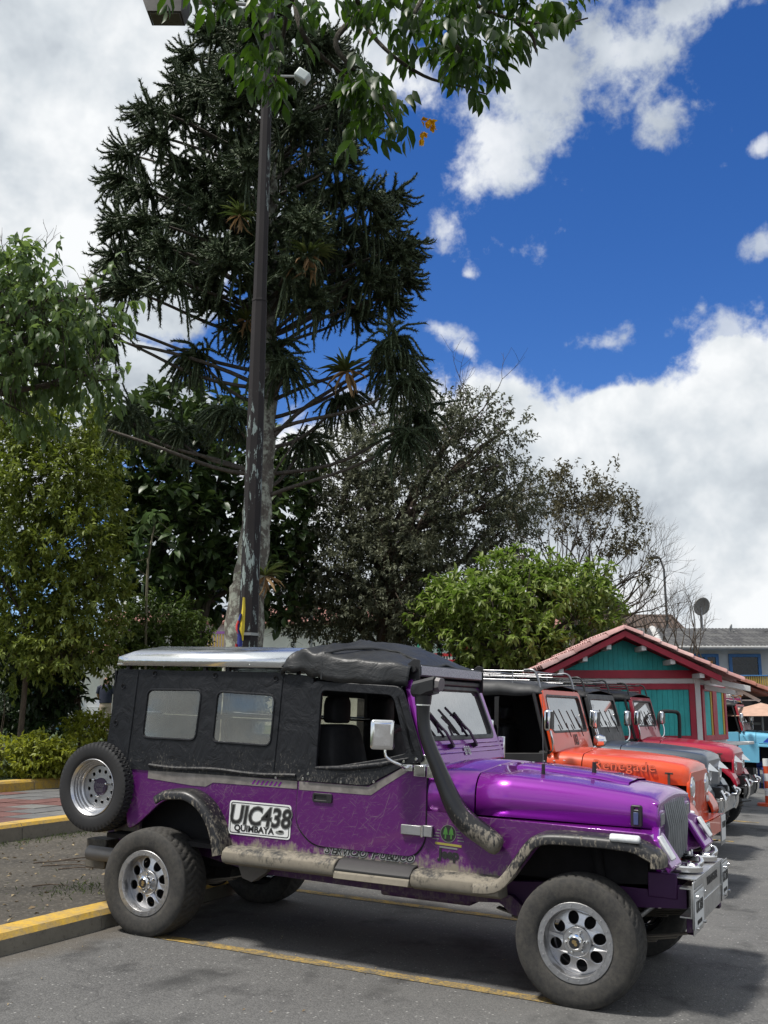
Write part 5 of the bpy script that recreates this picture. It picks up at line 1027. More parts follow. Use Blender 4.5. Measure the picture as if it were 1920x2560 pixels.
# ------------------------------------------------------------------ white house with blue balcony on the right
f = Frame(1850, 38.); X, Z = f.x, f.z; x0, x1 = X(1715), X(2060)
CREAM = simple('house_white', (.62, .61, .57), .8, 0, .12, 1.5); BLUEP = simple('balcony_blue', (.05, .17, .38), .5); ORNG = simple('panel_orange', (.50, .20, .04), .5); GTILE = [simple('grey_tile_%d' % i, c, .85, 0, .3, 5) for i, c in enumerate(((.06, .06, .06), (.045, .045, .046), (.08, .08, .078)))]
hs_ = thing('balcony_house', 'white two storey house with grey tiled roof and blue and yellow balcony', 'house', f.o, (0, 0, f.rz))
bx('wall', x0, x1, 1.3, 7, 0, Z(1618), CREAM, hs_, 0)
def win(px0, px1, py0, py1, dark=True):
    w = part('window', hs_); a, b, c, d = X(px0), X(px1), Z(py1), Z(py0)
    bx('pane', a, b, 1.26, 1.299, c, d, simple('window_dark', (.01, .012, .02), .15), w, 0)
    for q in ((a - .12, a, c, d), (b, b + .12, c, d), (a - .12, b + .12, d, d + .12)): bx('frame', q[0], q[1], 1.22, 1.298, q[2], q[3], BLUEP, w, .01)
    if dark: return
    m = (a + b) / 2; bx('frame', m - .05, m + .05, 1.2, 1.26, c, d, BLUEP, w, 0)
    for u in (a, m): bx('panel', u + .12, u + (b - a) / 2 - .12, 1.2, 1.26, d - .32, d - .14, ORNG, w, .01)
    bx('leaf', m + .05, b, 1.18, 1.25, c, d - .4, BLUEP, w, .01); bx('panel', m + .2, b - .15, 1.14, 1.18, c + .2, d - .55, simple('panel_yellow', (.5, .36, .03), .5), w, .01)
win(1774, 1825, 1638, 1700, False); win(1868, 1935, 1638, 1705); win(1868, 1960, 1745, 1820)
bl = part('balcony', hs_); bx('deck', x0, x1, .2, 1.3, Z(1716) - .1, Z(1716), BLUEP, bl, .01); bx('handrail', X(1840), x1, .2, .28, Z(1690), Z(1687), BLUEP, bl, .01)
nb = 40
for i in range(nb):
    x_ = X(1842) + (x1 - X(1842)) * i / nb; bx('baluster', x_ - .025, x_ + .025, .22, .26, Z(1714), Z(1690), simple('baluster_ochre', (.42, .29, .06), .6), bl, 0)
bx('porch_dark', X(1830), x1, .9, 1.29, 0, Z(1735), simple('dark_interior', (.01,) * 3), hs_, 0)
eave = Z(1617); ridge = Z(1790) + (Z(1575) - Z(1790)) * 42.5 / 38
obj('gutter', tube([(x0 - .5, .35, eave), (x1, .35, eave)], .08, 8), simple('gutter_grey', (.4, .4, .39), .5), hs_)
bx('soffit', x0 - .4, x1, .4, 1.3, eave, eave + .05, CREAM, hs_, 0)
V = []; F = []; nx = 46; nr = 6   # barrel tile roof, columns of tiles
rt = part('roof', hs_); wv = (x1 - x0 + 1.4) / nx; me_t = []
for mm in GTILE:
    a = np.linspace(0, math.pi, 6); V = [(-wv * .55 * math.cos(q), s * 1.0, wv * .38 * math.sin(q) * k) for s, k in ((0, 1.), (1, .85)) for q in a]; me = pyd(V, [(i, i + 1, 7 + i, 6 + i) for i in range(5)], 50); me.materials.append(mm); me_t.append(me)
sl = Vector((0, 4.2, ridge - eave)); ln = sl.length
for i in range(nx):
    for j in range(nr):
        if i < 4 and j > 5 - (4 - i): pass
        o = bpy.data.objects.new('roof_tile', random.choice(me_t)); COL.objects.link(o); o.parent = rt
        p = Vector((x0 - .6 + wv * i, .3, eave + .03)) + sl * (j / nr); o.location = p + Vector((0, 0, .02 * j * 0)); o.rotation_euler = (math.atan2(sl.z, sl.y), 0, 0); o.scale = (1, ln / nr * 1.08, 1)
obj('roof_deck', pyd([(x0 - .6, .3, eave), (x1, .3, eave), (x1, 4.5, ridge), (x0 + .2, 4.5, ridge)], [(0, 1, 2, 3)]), GTILE[1], hs_)
hv = [Vector((x0 - .6, .3, eave)), Vector((x0 + .2, 4.5, ridge))]
for i in range(9):
    p = hv[0].lerp(hv[1], i / 9); o = obj('hip_tile', moved(tube([(0, 0, 0), (0, .55, .02)], [.16, .13], 8), Matrix.Translation((p.x, p.y, p.z + .02)) @ Matrix.Rotation(math.atan2(sl.z, sl.y), 4, 'X')), simple('hip_white', (.38, .38, .37), .8, 0, .3, 4), hs_)
def dish_thing(name, label, px, py, rpx, h, stand_py, tilt, m, spin=0.):
    t = thing(name, label, 'dish', fc(px, stand_py, h), (0, 0, R(YAW))); r = rpx / FPX * h; zc = ht(py, h) - ht(stand_py, h)
    b = lathe([(r * q, -.28 * r * (1 - q * q)) for q in np.linspace(0, 1, 7)], 28); Mx = Matrix.Translation((0, 0, zc)) @ Matrix.Rotation(R(spin), 4, 'Z') @ Matrix.Rotation(R(tilt), 4, 'X')
    o = obj('dish_bowl', moved(b, Mx), m, t); o.modifiers.new('s', 'SOLIDIFY').thickness = .02
    obj('stand', tube([(0, .15, 0), (0, .12, zc - .1 * r)], .05 if r > .2 else .02, 8), simple('galvanised', (.33, .34, .35), .5, .5), t)
    if r > .25:
        for a in np.linspace(0, 2 * math.pi, 10, endpoint=False): obj('rib', moved(tube([(r * q * math.cos(a), -.28 * r * (1 - q * q) - .012, r * q * math.sin(a)) for q in np.linspace(0, 1, 5)], .012, 4), Mx), simple('rib_dark', (.12, .12, .115), .6), t)
        for q in (.4, .72): obj('rib', moved(tube([(r * q * math.cos(a), -.28 * r * (1 - q * q) - .012, r * q * math.sin(a)) for a in np.linspace(0, 2 * math.pi, 29)], .012, 4, False), Mx), MATS['rib_dark'], t)
    obj('feed_arm', moved(tube([(0, 0, -r), (0, -r * 1.1, 0)], .02 if r > .2 else .008, 6), Mx), MATS['galvanised'], t)
dish_thing('satellite_dish', 'large ribbed satellite dish on a post above the brown tiled roof', 1758, 1516, 23.5, 36, 1575, 200, simple('dish_mesh', (.22, .22, .21), .6), 20)
dish_thing('satellite_dish', 'small satellite dish on the grey tiled ridge of the balcony house', 1828, 1568, 8.5, 41.5, 1578, 15, simple('dish_grey', (.42, .43, .42), .5), 55)
# old brown roofed house between the bare tree and the balcony house
f = Frame(1650, 47.); X, Z = f.x, f.z
oh = thing('old_house', 'old house with steep brown tiled roof behind the bare tree', 'house', f.o, (0, 0, f.rz)); BRT = [simple('brown_tile_%d' % i, c, .9, 0, .3, 3) for i, c in enumerate(((.085, .062, .05), (.11, .075, .06), (.065, .05, .043)))]
bx('wall', X(1480), X(1790), 1, 8, 0, Z(1640), simple('old_plaster', (.4, .37, .32), .85), oh, 0)
g_ = G('brown_tiles_far'); p_ = g_.coord(); wv_ = g_.n('ShaderNodeTexWave', {'Vector': p_, 'Scale': 1.6, 'Distortion': .6}); g_.bsdf(Base_Color=g_.mix(g_.noise(p_, 3, 5), (.05, .038, .032), (.13, .09, .07)), Roughness=.9, Normal=g_.bump(wv_.outputs[1], 1., .1))
obj('roof', loft([[(X(1470), .4, Z(1640)), (X(1470), 4.5, Z(1512)), (X(1470), 8.6, Z(1640))], [(X(1800), .4, Z(1640)), (X(1762), 4.5, Z(1512)), (X(1800), 8.6, Z(1640))]], True, True, 20), g_.m, oh)
# houses seen through the park trees
def house(name, label, pl, pr_, h, eave_py, ridge_py, wallm, tiles, wins, cat='house', turn=0.):
    f = Frame((pl + pr_) / 2, h, None, turn); X, Z = f.x, f.z; t = thing(name, label, cat, f.o, (0, 0, f.rz)); a, b = X(pl), X(pr_)
    bx('wall', a, b, 0, 6, -.5, Z(eave_py), wallm, t, 0); e, r = Z(eave_py), Z(ridge_py)
    obj('roof', loft([[(x, -.6, e - .03), (x, -.6, e + .08), (x, 3, r), (x, 6.6, e + .08), (x, 6.6, e - .03)] for x in (a - .3, b + .3)], True, True, 20), tiles, t)
    for i, (p0, p1, q0, q1, m, fm) in enumerate(wins):
        w = part('window', t); bx('pane', X(p0), X(p1), -.03, -.002, Z(q1), Z(q0), m, w, 0)
        for u in ((X(p0) - .08, X(p0), Z(q1), Z(q0)), (X(p1), X(p1) + .08, Z(q1), Z(q0)), (X(p0) - .08, X(p1) + .08, Z(q0), Z(q0) + .1), (X(p0) - .08, X(p1) + .08, Z(q1) - .1, Z(q1))): bx('frame', u[0], u[1], -.07, -.004, u[2], u[3], fm, w, 0)
    return t, X, Z
g_ = G('red_tiles_far'); p_ = g_.coord(); wv_ = g_.n('ShaderNodeTexWave', {'Vector': p_, 'Scale': 2.2, 'Distortion': .5}); g_.bsdf(Base_Color=g_.mix(g_.noise(p_, 4, 5), (.26, .10, .08), (.45, .24, .2)), Roughness=.9, Normal=g_.bump(wv_.outputs[1], 1., .08)); RTILE = g_.m
DK = simple('window_dark', (.01, .012, .02)); SKYB = simple('sky_blue_paint', (.09, .28, .42), .6); PURW = simple('lilac_paint', (.22, .08, .28), .6)
t, X, Z = house('white_house', 'long white house with pink tiled roof beyond the left park hedge', -250, 245, 52, 1640, 1600, CREAM, RTILE, [(60, 85, 1665, 1730, DK, SKYB), (150, 175, 1665, 1730, DK, SKYB)])
t, X, Z = house('cream_house', 'white house with ochre and purple balcony seen beside the lamp post', 255, 660, 56, 1560, 1515, CREAM, g_.m, [(420, 450, 1690, 1760, DK, PURW), (300, 330, 1580, 1620, DK, PURW)])
bq = part('balcony', t); bx('deck', X(480), X(580), -1.0, 0, Z(1640), Z(1632), PURW, bq, 0); bx('handrail', X(480), X(580), -1.0, -.92, Z(1588), Z(1582), PURW, bq, 0)
for i in range(14): u = X(482 + 7 * i); bx('baluster', u - .035, u + .035, -.98, -.94, Z(1632), Z(1588), simple('baluster_ochre', (.42, .29, .06)), bq, 0)
kf = Frame(110, 34.); kk = thing('blue_booth', 'low blue booth with pink tiled roof among the left park shrubs', 'booth', kf.o, (0, 0, kf.rz))
bx('wall', kf.x(80), kf.x(142), 0, 1.2, 0, kf.z(1692), SKYB, kk, 0); obj('roof', loft([[(kf.x(70), -.3, kf.z(1692)), (kf.x(70), .6, kf.z(1655)), (kf.x(70), 1.5, kf.z(1692))], [(kf.x(152), -.3, kf.z(1692)), (kf.x(152), .6, kf.z(1655)), (kf.x(152), 1.5, kf.z(1692))]]), RTILE, kk)
bx('trim', kf.x(80), kf.x(142), -.03, -.002, kf.z(1726), kf.z(1718), CRIM, kk, 0); bx('panel', kf.x(95), kf.x(125), -.03, -.002, kf.z(1715), kf.z(1700), PURW, kk, 0)
t, X, Z = house('green_balcony_house', 'white house with red and green balcony behind the dark park tree', 640, 1330, 50, 1560, 1500, CREAM, g_.m, [(1095, 1120, 1640, 1662, DK, GREENP), (1150, 1180, 1640, 1662, DK, GREENP)])
bq = part('balcony', t); REDB = simple('balcony_red', (.42, .02, .025), .5); GRB = simple('balcony_green', (.03, .26, .17), .5)
bx('deck', X(1040), X(1195), -1.2, 0, Z(1670), Z(1658), GRB, bq, 0); bx('handrail', X(1040), X(1195), -1.2, -1.1, Z(1644), Z(1637), REDB, bq, 0); bx('lower_rail', X(1040), X(1195), -1.2, -1.1, Z(1659), Z(1652), REDB, bq, 0); bx('red_valance', X(1125), X(1180), -1.2, -1.1, Z(1630), Z(1618), REDB, bq, 0)
for i in range(22): u = X(1042 + 7 * i); bx('baluster', u - .03, u + .03, -1.18, -1.12, Z(1656), Z(1640), WHT, bq, 0)
for px_ in (1045, 1097, 1150, 1190): bx('post', X(px_) - .06, X(px_) + .06, -1.2, -1.08, Z(1670), Z(1610), GRB, bq, 0)
t, X, Z = house('red_window_house', 'white house with red window frames seen under the bright green tree', 1345, 1560, 50, 1570, 1530, CREAM, RTILE, [(1370, 1400, 1625, 1660, DK, REDB), (1265, 1290, 1625, 1660, DK, REDB)])
# ------------------------------------------------------------------ lamp post, flag, sign, far lamp
base = ground(610, 10.6); lp = thing('lamp_post', 'tall dark octagonal steel lamp post with peeling paint', 'lamp post', base, (0, R(.55), R(YAW)))
g = G('peeling_pole_paint'); c = g.coord(); z = g.xyz(c)[2]; n = g.noise(g.map(c, (22, 22, 5)), 1, 6, .72); m2 = g.noise(g.map(c, (3, 3, 1.2)), 1, 3)
pe = g.ramp(g.math('ADD', n, g.math('MULTIPLY', g.math('SUBTRACT', m2, .5), .9)), [(.60, 0), (.63, 1)])
low = g.ramp(z, [(.0, 1), (.6, 1)]); sec = g.math('LESS_THAN', z, 4.75); side = g.math('GREATER_THAN', g.xyz(c)[0], .035)
pk_ = g.math('MULTIPLY', pe, g.math('MAXIMUM', sec, g.math('MULTIPLY', side, .8)))
g.bsdf(Base_Color=g.mix(pk_, g.mix(g.noise(c, 4, 4), (.018, .016, .017), (.032, .028, .029)), (.24, .29, .28)), Roughness=.75, Specular_IOR_Level=.2); POLE = g.m
H = ht(-40, 10.6) - base.z; jz = ht(752, 10.6) - base.z
def octa(z, r): return [(r * math.cos(R(22.5 + 45 * i)), r * math.sin(R(22.5 + 45 * i)), z) for i in range(8)]
obj('lower_shaft', loft([octa(0, .118), octa(jz, .082)], True, True, 20), POLE, lp); obj('upper_shaft', loft([octa(jz - .02, .075), octa(H, .052)], True, True, 20), POLE, lp); obj('joint_collar', loft([octa(jz - .015, .086), octa(jz + .012, .084)], True, True, 20), POLE, lp)
zz = lambda py: ht(py, 10.6) - base.z
hx = lambda px: lat(px, 10.6, 30) - (base - CAM).dot(RH)
LG = simple('lamp_grey', (.30, .31, .30), .5, .3)
arm = part('lamp_arm', lp); obj('arm_tube', tube(spline([(0, 0, zz(40)), (-.12, 0, zz(18)), (-.4, -.02, zz(12)), (hx(470), -.05, zz(10))], 5), .022, 8), LG, arm); obj('arm_brace', tube([(0, 0, zz(60)), (.06, 0, zz(20)), (.10, 0, zz(-30))], .02, 8), LG, arm)
hd_ = part('lamp_head', lp); xa, xb = hx(338), hx(452); zb_ = zz(48); 
obj('lamp_housing', loft([[(xa, -.10, zz(8)), (xa, .10, zz(8)), (xa, .10, zz(-6)), (xa, -.10, zz(-6))], [(xa + .08, -.13, zb_), (xa + .08, .13, zb_), (xa + .08, .12, zz(-26)), (xa + .08, -.12, zz(-26))], [(xb - .06, -.13, zb_ - .0), (xb - .06, .13, zb_), (xb - .06, .12, zz(-26)), (xb - .06, -.12, zz(-26))], [(xb, -.07, zz(30)), (xb, .07, zz(30)), (xb, .07, zz(-8)), (xb, -.07, zz(-8))]]), simple('lamp_dark_housing', (.045, .042, .038), .6), hd_); bx('lamp_glass', xa + .10, xb - .08, -.105, .105, zb_ - .012, zb_ + .002, simple('lamp_glass', (.10, .095, .08), .3), hd_, .01)
fl = part('floodlight', lp); o = obj('flood_housing', moved(box(0, 0, 0, .16, .12, .12), Matrix.Translation((hx(742), -.05, zz(197))) @ Matrix.Rotation(R(35), 4, 'Y')), simple('flood_pale', (.5, .55, .54), .45), fl); add_bevel(o, .02); obj('flood_bracket', tube([(.0, 0, zz(190)), (hx(740), -.03, zz(195))], .015, 6), LG, fl)
obj('pole_band', loft([octa(zz(1583), .114), octa(zz(1590), .115)], True, True, 20), LG, lp)
fg = thing('flag', 'yellow blue and red flag hanging limp from the lamp post', 'flag', base + RH * -.06 + FH * -.16, (0, 0, R(YAW))); fx = lambda px: lat(px, 10.45, 1550) - (base + RH * -.06 - CAM).dot(RH); fz = lambda py: ht(py, 10.45) - base.z
def band(name, pts, m):
    rings = [[(fx(a), .02 * math.sin(i * 1.7), fz(y)), (fx((a + b) / 2), -.03 - .015 * math.cos(i * 2.1), fz(y)), (fx(b), .015 * math.sin(i * 2.3 + 1), fz(y)), (fx((a + b) / 2), .012, fz(y))] for i, (a, b, y) in enumerate(pts)]; obj(name, loft(rings, True, True, 60), m, fg)
band('yellow_band', [(606, 611, 1494), (604, 613, 1520), (602, 613, 1545), (600, 612, 1572), (604, 611, 1590), (606, 610, 1602)], simple('flag_yellow', (.62, .48, .03), .7)); band('blue_band', [(600, 606, 1535), (593, 603, 1555), (592, 600, 1575), (596, 608, 1592), (594, 608, 1612), (594, 603, 1632)], simple('flag_blue', (.02, .03, .2), .7)); band('red_band', [(594, 601, 1552), (589, 600, 1563), (590, 599, 1575), (596, 600, 1585)], simple('flag_red', (.45, .03, .03), .7)); band('red_band', [(590, 596, 1610), (589, 598, 1622), (590, 600, 1636)], MATS['flag_red'])
fs = Frame(950, 27.); sg_ = thing('town_sign', 'small black sign with white town lettering above the soft top', 'sign', fs.o, (0, 0, fs.rz)); bx('sign_board', fs.x(929), fs.x(972), -.02, .02, fs.z(1640), fs.z(1609), INK, sg_, .004); me = text_me('SALENTO', .17, .004, 0, .004, 1.0, .8); me.transform(Matrix.Translation((0, -.024, fs.z(1620))) @ Matrix.Rotation(R(90), 4, 'X')); obj('lettering', me, WHITEP, sg_)
for px_ in (933, 968): obj('post', tube([(fs.x(px_), .03, 0), (fs.x(px_), .03, fs.z(1612))], .03, 6), BLK, sg_)
b2 = ground(773, 40.); t = thing('far_pole', 'thin grey utility pole between the park trees', 'pole', b2); t2 = ht(1310, 40.) - b2.z; obj('shaft', tube([(0, 0, 0), (0, 0, t2)], [.11, .08], 8), simple('grey_pole', (.2, .21, .21), .7), t); obj('crossarm', tube([(-.5 * RH.x, -.5 * RH.y, t2 - .4), (.5 * RH.x, .5 * RH.y, t2 - .4)], .04, 6), MATS['grey_pole'], t)
b2 = ground(1676, 44.); t = thing('far_street_lamp', 'slender street lamp rising beside the bare tree', 'street lamp', b2, (0, 0, R(YAW))); z1 = ht(1395, 44.) - b2.z; obj('shaft', tube([(.1, 0, 0), (.05, 0, z1 - .5), (-.1, 0, z1)], [.06, .05, .04], 8), simple('dark_pole', (.06, .065, .07), .6), t); obj('lamp_head', tube([(-.1, 0, z1), (-.4, 0, z1 + .05)], [.05, .1], 8), MATS['dark_pole'], t)
# power lines on the right
for i, (a, b) in enumerate((((1790, 1573), (1990, 1560)), ((1800, 1583), (1990, 1592)))):
    p, q = fc(*a, 44), fc(*b, 40); tag(obj('overhead_cable', tube([p.lerp(q, s / 8) - UP * .25 * math.sin(math.pi * s / 8) for s in range(9)], .012, 4), BLK), ('upper' if i == 0 else 'lower') + ' black cable strung beside the small satellite dish', 'cable', 'overhead cables')
# traffic post at the right edge
bo = on_plane(1922, 2015, z=.02); tp = thing('traffic_post', 'orange and white banded traffic post at the road edge', 'traffic post', (bo.x, bo.y, road_z(bo.x))); hp = .78
OR = simple('post_orange', (.55, .07, .015), .5)
obj('base', lathe([(0, .0), (.2, 0), (.19, .05), (.0, .06)], 20), OR, tp).rotation_euler = (R(90), 0, 0)
for i in range(6): obj('orange_band' if i % 2 == 0 else 'white_band', loft([[(.055 * math.cos(a), .055 * math.sin(a), .05 + hp * (i + s) / 6) for a in np.linspace(0, 2 * math.pi, 16, endpoint=False)] for s in (0, 1)], True, True, 50), OR if i % 2 == 0 else WHITEP, tp)
# ------------------------------------------------------------------ vegetation
def unit(v): return v / np.maximum(np.linalg.norm(v, axis=-1, keepdims=True), 1e-9)
def rnd_dir(n): return unit(RNG.normal(size=(n, 3)))
A3 = lambda v: np.array((v[0], v[1], v[2]), float)
RHn, FHn, UPn = A3(RH), A3(FH), A3(UP)
def leaf_arrays(P, D, S, wr, bend=.25, fine=False, N0=None):
    """leaves as folded blades: P base points, D directions, S lengths, wr width ratio. returns verts, tris"""
    n = len(P); D = unit(D); ref = rnd_dir(n) * .55 + np.array((0, 0, 1.)) if N0 is None else N0
    W_ = unit(np.cross(D, ref)); Nn = np.cross(W_, D); L = S[:, None]; hw = L * wr * .5
    if not fine:
        v = np.stack([P, P + D * L * .45 + W_ * hw + Nn * L * .05, P + D * L - Nn * L * bend, P + D * L * .45 - W_ * hw + Nn * L * .05], 1).reshape(-1, 3)
        b = np.arange(n)[:, None] * 4; f = np.concatenate([b + [0, 1, 2], b + [0, 2, 3]], 0)
    else:
        c1, c2, tip = P + D * L * .33 - Nn * L * .02, P + D * L * .68 - Nn * L * bend * .35, P + D * L - Nn * L * bend
        k = Nn * L * .06
        v = np.stack([P, c1, c2, tip, c1 + W_ * hw + k, c1 - W_ * hw + k, c2 + W_ * hw * .82 + k, c2 - W_ * hw * .82 + k], 1).reshape(-1, 3); b = np.arange(n)[:, None] * 8
        f = np.concatenate([b + q for q in ([0, 4, 1], [0, 1, 5], [1, 4, 6], [1, 6, 2], [5, 1, 2], [5, 2, 7], [2, 6, 3], [7, 2, 3])], 0)
    return v, f
def merge(parts):
    V, F, o = [], [], 0
    for v, f in parts: V.append(v); F.append(np.asarray(f) + o); o += len(v)
    return np.concatenate(V), np.concatenate(F)
def tubes_tri(paths, n=5):
    """many tubes as one triangle array; each path is (points, radii)"""
    out = []
    for pts, rad in paths:
        V, F, k, n_ = tube_np(pts, rad, n); V = np.array([tuple(p) for p in V]); F = np.array(F); out.append((V, np.concatenate([F[:, [0, 1, 2]], F[:, [0, 2, 3]]])))
    return merge(out)
def sprigs(C, O, k, tl, ls, spread=.9, droop=.35):
    """k leaves round each of the twigs that start at C and run along O (twig length tl, leaf length ls)"""
    n = len(C); t = np.linspace(.15, 1, k)[None, :, None]; P = C[:, None] + O[:, None] * t * tl
    D = unit(O)[:, None] * .55 + rnd_dir(n * k).reshape(n, k, 3) * spread; D[..., 2] -= droop
    S = ls * RNG.uniform(.6, 1.15, (n, k)); return P.reshape(-1, 3), D.reshape(-1, 3), S.reshape(-1)
def blob_points(blobs, shell=.45):
    """twig starts and outward directions for crown masses given as (px, py, h, rx, ry, depth, count) in photo pixels / metres"""
    C, O = [], []
    for px, py, h, rx, ry, rd, n in blobs:
        c = A3(fc(px, py, h)); a, b = rx / FPX * h, ry / FPX * h; d = rnd_dir(n); r = (shell + (1 - shell) * RNG.uniform(0, 1, (n, 1)) ** .6)
        lump = 1 + .16 * np.sin(d[:, :1] * 7 + px) * np.cos(d[:, 2:] * 6 + py)
        C.append(c + (RHn * d[:, :1] * a + FHn * d[:, 1:2] * rd + UPn * d[:, 2:] * b) * r * lump); O.append(unit(RHn * d[:, :1] + FHn * d[:, 1:2] + UPn * (d[:, 2:] + .25) + rnd_dir(n) * .5))
    return np.concatenate(C), np.concatenate(O)
def limb(p, q, r0, r1, sag=0., wob=.06, n=8):
    p, q = A3(p), A3(q); L = np.linalg.norm(q - p); o = rnd_dir(2) * wob * L; pts = []
    for i in range(n + 1):
        t = i / n; pts.append(p + (q - p) * t + o[0] * math.sin(math.pi * t) + o[1] * math.sin(2 * math.pi * t) * .5 - UPn * sag * math.sin(math.pi * t))
    return pts, [r0 + (r1 - r0) * i / n for i in range(n + 1)]
def tree(name, label, base, top, r0, blobs, leafm, barkm, k=7, tl=.35, ls=.14, wr=.45, cat='tree', droop=.35, spread=.9, shell=.45, extra=None, fine=False, bend=.25, group=None, twigs=True, forks=None, trunk_to=.75, smin=0.):
    t = thing(name, label, cat, base); b = A3(base); tp = A3(top)
    paths = [([b + (tp - b) * s + RHn * .04 * math.sin(5 * s) for s in np.linspace(0, trunk_to, 9)], [r0 * (1.25 if i == 0 else 1 - .72 * i / 9) for i in range(9)])]
    for i, bl in enumerate(blobs):
        c = A3(fc(bl[0], bl[1], bl[2])); s = min(.7, .25 + .5 * RNG.uniform()) * trunk_to / .75; st = b + (tp - b) * max(smin, min(s, max(.12, (c[2] - b[2]) / max(tp[2] - b[2], .1) * .8)))
        L_ = limb(st, c, r0 * .38, r0 * .10, -.1); paths.append(L_)
        for q in range(3):
            e = c + rnd_dir(1)[0] * (bl[3] / FPX * bl[2]) * .8; paths.append(limb(L_[0][5], e, r0 * .14, r0 * .03))
    C, O = blob_points(blobs, shell); parts_ = []
    P, D, S_ = sprigs(C, O, k, tl, ls, spread, droop); v, f = leaf_arrays(P, D, S_, wr, bend, fine)
    if extra: v, f = merge([(v, f)] + extra)
    V, F = tubes_tri(paths, 7); o = obj('trunk', npmesh(V - b, F, True), barkm, t)
    if twigs:
        m = min(len(C), 900); ix = RNG.choice(len(C), m, False); tv = []
        e0, e1 = C[ix] - O[ix] * tl * 1.2, C[ix] + O[ix] * tl; sd = unit(np.cross(O[ix], UPn + rnd_dir(m) * .3)) * max(.004, r0 * .035)
        v2 = np.stack([e0 - sd, e0 + sd, e1 + sd * .3, e1 - sd * .3], 1).reshape(-1, 3); bq = np.arange(m)[:, None] * 4; f2 = np.concatenate([bq + [0, 1, 2], bq + [0, 2, 3]]); o = obj('twigs', npmesh(v2 - b, f2), barkm, t); o['kind'] = 'stuff'
    cr_ = obj('crown', npmesh(v - b, f), leafm, t); return t
BARK = bark_mat('bark_grey_brown', (.035, .028, .022), (.11, .095, .078)); BARKL = bark_mat('bark_lichen', (.06, .05, .042), (.15, .135, .115), 16, .8); TWIG = bark_mat('twig_brown', (.05, .036, .026), (.12, .09, .065))
# --- monkey-puzzle tree behind the lamp post: drooping tufts of needle ropes
HT = 14.6
def ax(px, py, dh=0.): return A3(fc(px, py, HT + dh))
ab = A3(ground(606, HT)); ar = thing('araucaria_tree', 'tall dark araucaria with drooping tufted branches behind the lamp post', 'tree', Vector(ab))
tp_ = [tuple(ab)] + [tuple(ax(*p)) for p in ((612, 1560), (628, 1430), (646, 1250), (660, 1050), (668, 800), (676, 500), (682, 250), (686, 40))]
tr_ = spline([np.array(p) for p in tp_], 6); rr_ = np.interp(np.linspace(0, 8, len(tr_)), [0, 1, 2, 3, 4, 5, 6, 7, 8], [.36, .27, .235, .20, .18, .15, .11, .07, .03]); rr_ = [r * (1 + .07 * math.sin(i * 2.3)) for i, r in enumerate(rr_)]
V, F = tubes_tri([([p for p in tr_], rr_)] + [([ab + UPn * .55, ab + UPn * .2 + (RHn * math.cos(q) + FHn * math.sin(q)) * .35, ab - UPn * .05 + (RHn * math.cos(q) + FHn * math.sin(q)) * .6], [.16, .12, .04]) for q in (3.3, 2.5, 4.2, .3)], 14)
obj('trunk', npmesh(V - ab, F, True), BARKL, ar)
TUF = '527,89 466,150 555,150 621,72 671,33 732,72 799,94 838,139 888,183 444,222 510,211 588,177 366,277 433,288 488,266 577,277 732,250 799,266 854,233 311,388 388,344 450,410 533,344 599,355 721,333 788,327 854,360 285,455 344,471 438,488 522,421 588,460 710,421 788,399 854,405 290,560 366,555 450,555 577,510 599,582 743,521 799,499 854,477 921,488 985,490 965,555 1015,616 943,610 732,599 660,150 640,230 650,320 560,60 700,170 760,180 900,300 690,560 640,640 800,600 870,580 400,620 500,610 283,650 339,700 290,720 438,640 510,700 588,654 732,663 790,660 865,711 932,690 1000,640 1020,700 976,745 777,744 727,722 244,838 210,800 477,894 610,830 688,870 721,920 993,855 1005,910 1032,955 311,1044 560,1038 433,1088 871,999 1060,1044 1026,1099 777,1110 530,760 640,760 900,780 350,620 420,700 610,120 700,100 640,40 690,240 750,300 620,410 660,470 680,400 760,460 560,540 520,520 480,470 560,230 840,300 780,560 740,690 830,650 890,640 970,700 480,660 550,640 630,700 690,660 690,730 840,740 820,120 780,140 860,250 560,470 640,600'.split()
ropes = []; lim = []
def rope(p0, d0, L_, dr, up_tip, n=9):
    P = [np.array(p0)]; d = np.array(d0)
    for i in range(n): P.append(P[-1] + d * L_ / n); d = unit(d + np.array((0, 0, -dr if i < n * .45 else up_tip)) + RNG.normal(size=3) * .05)
    return P
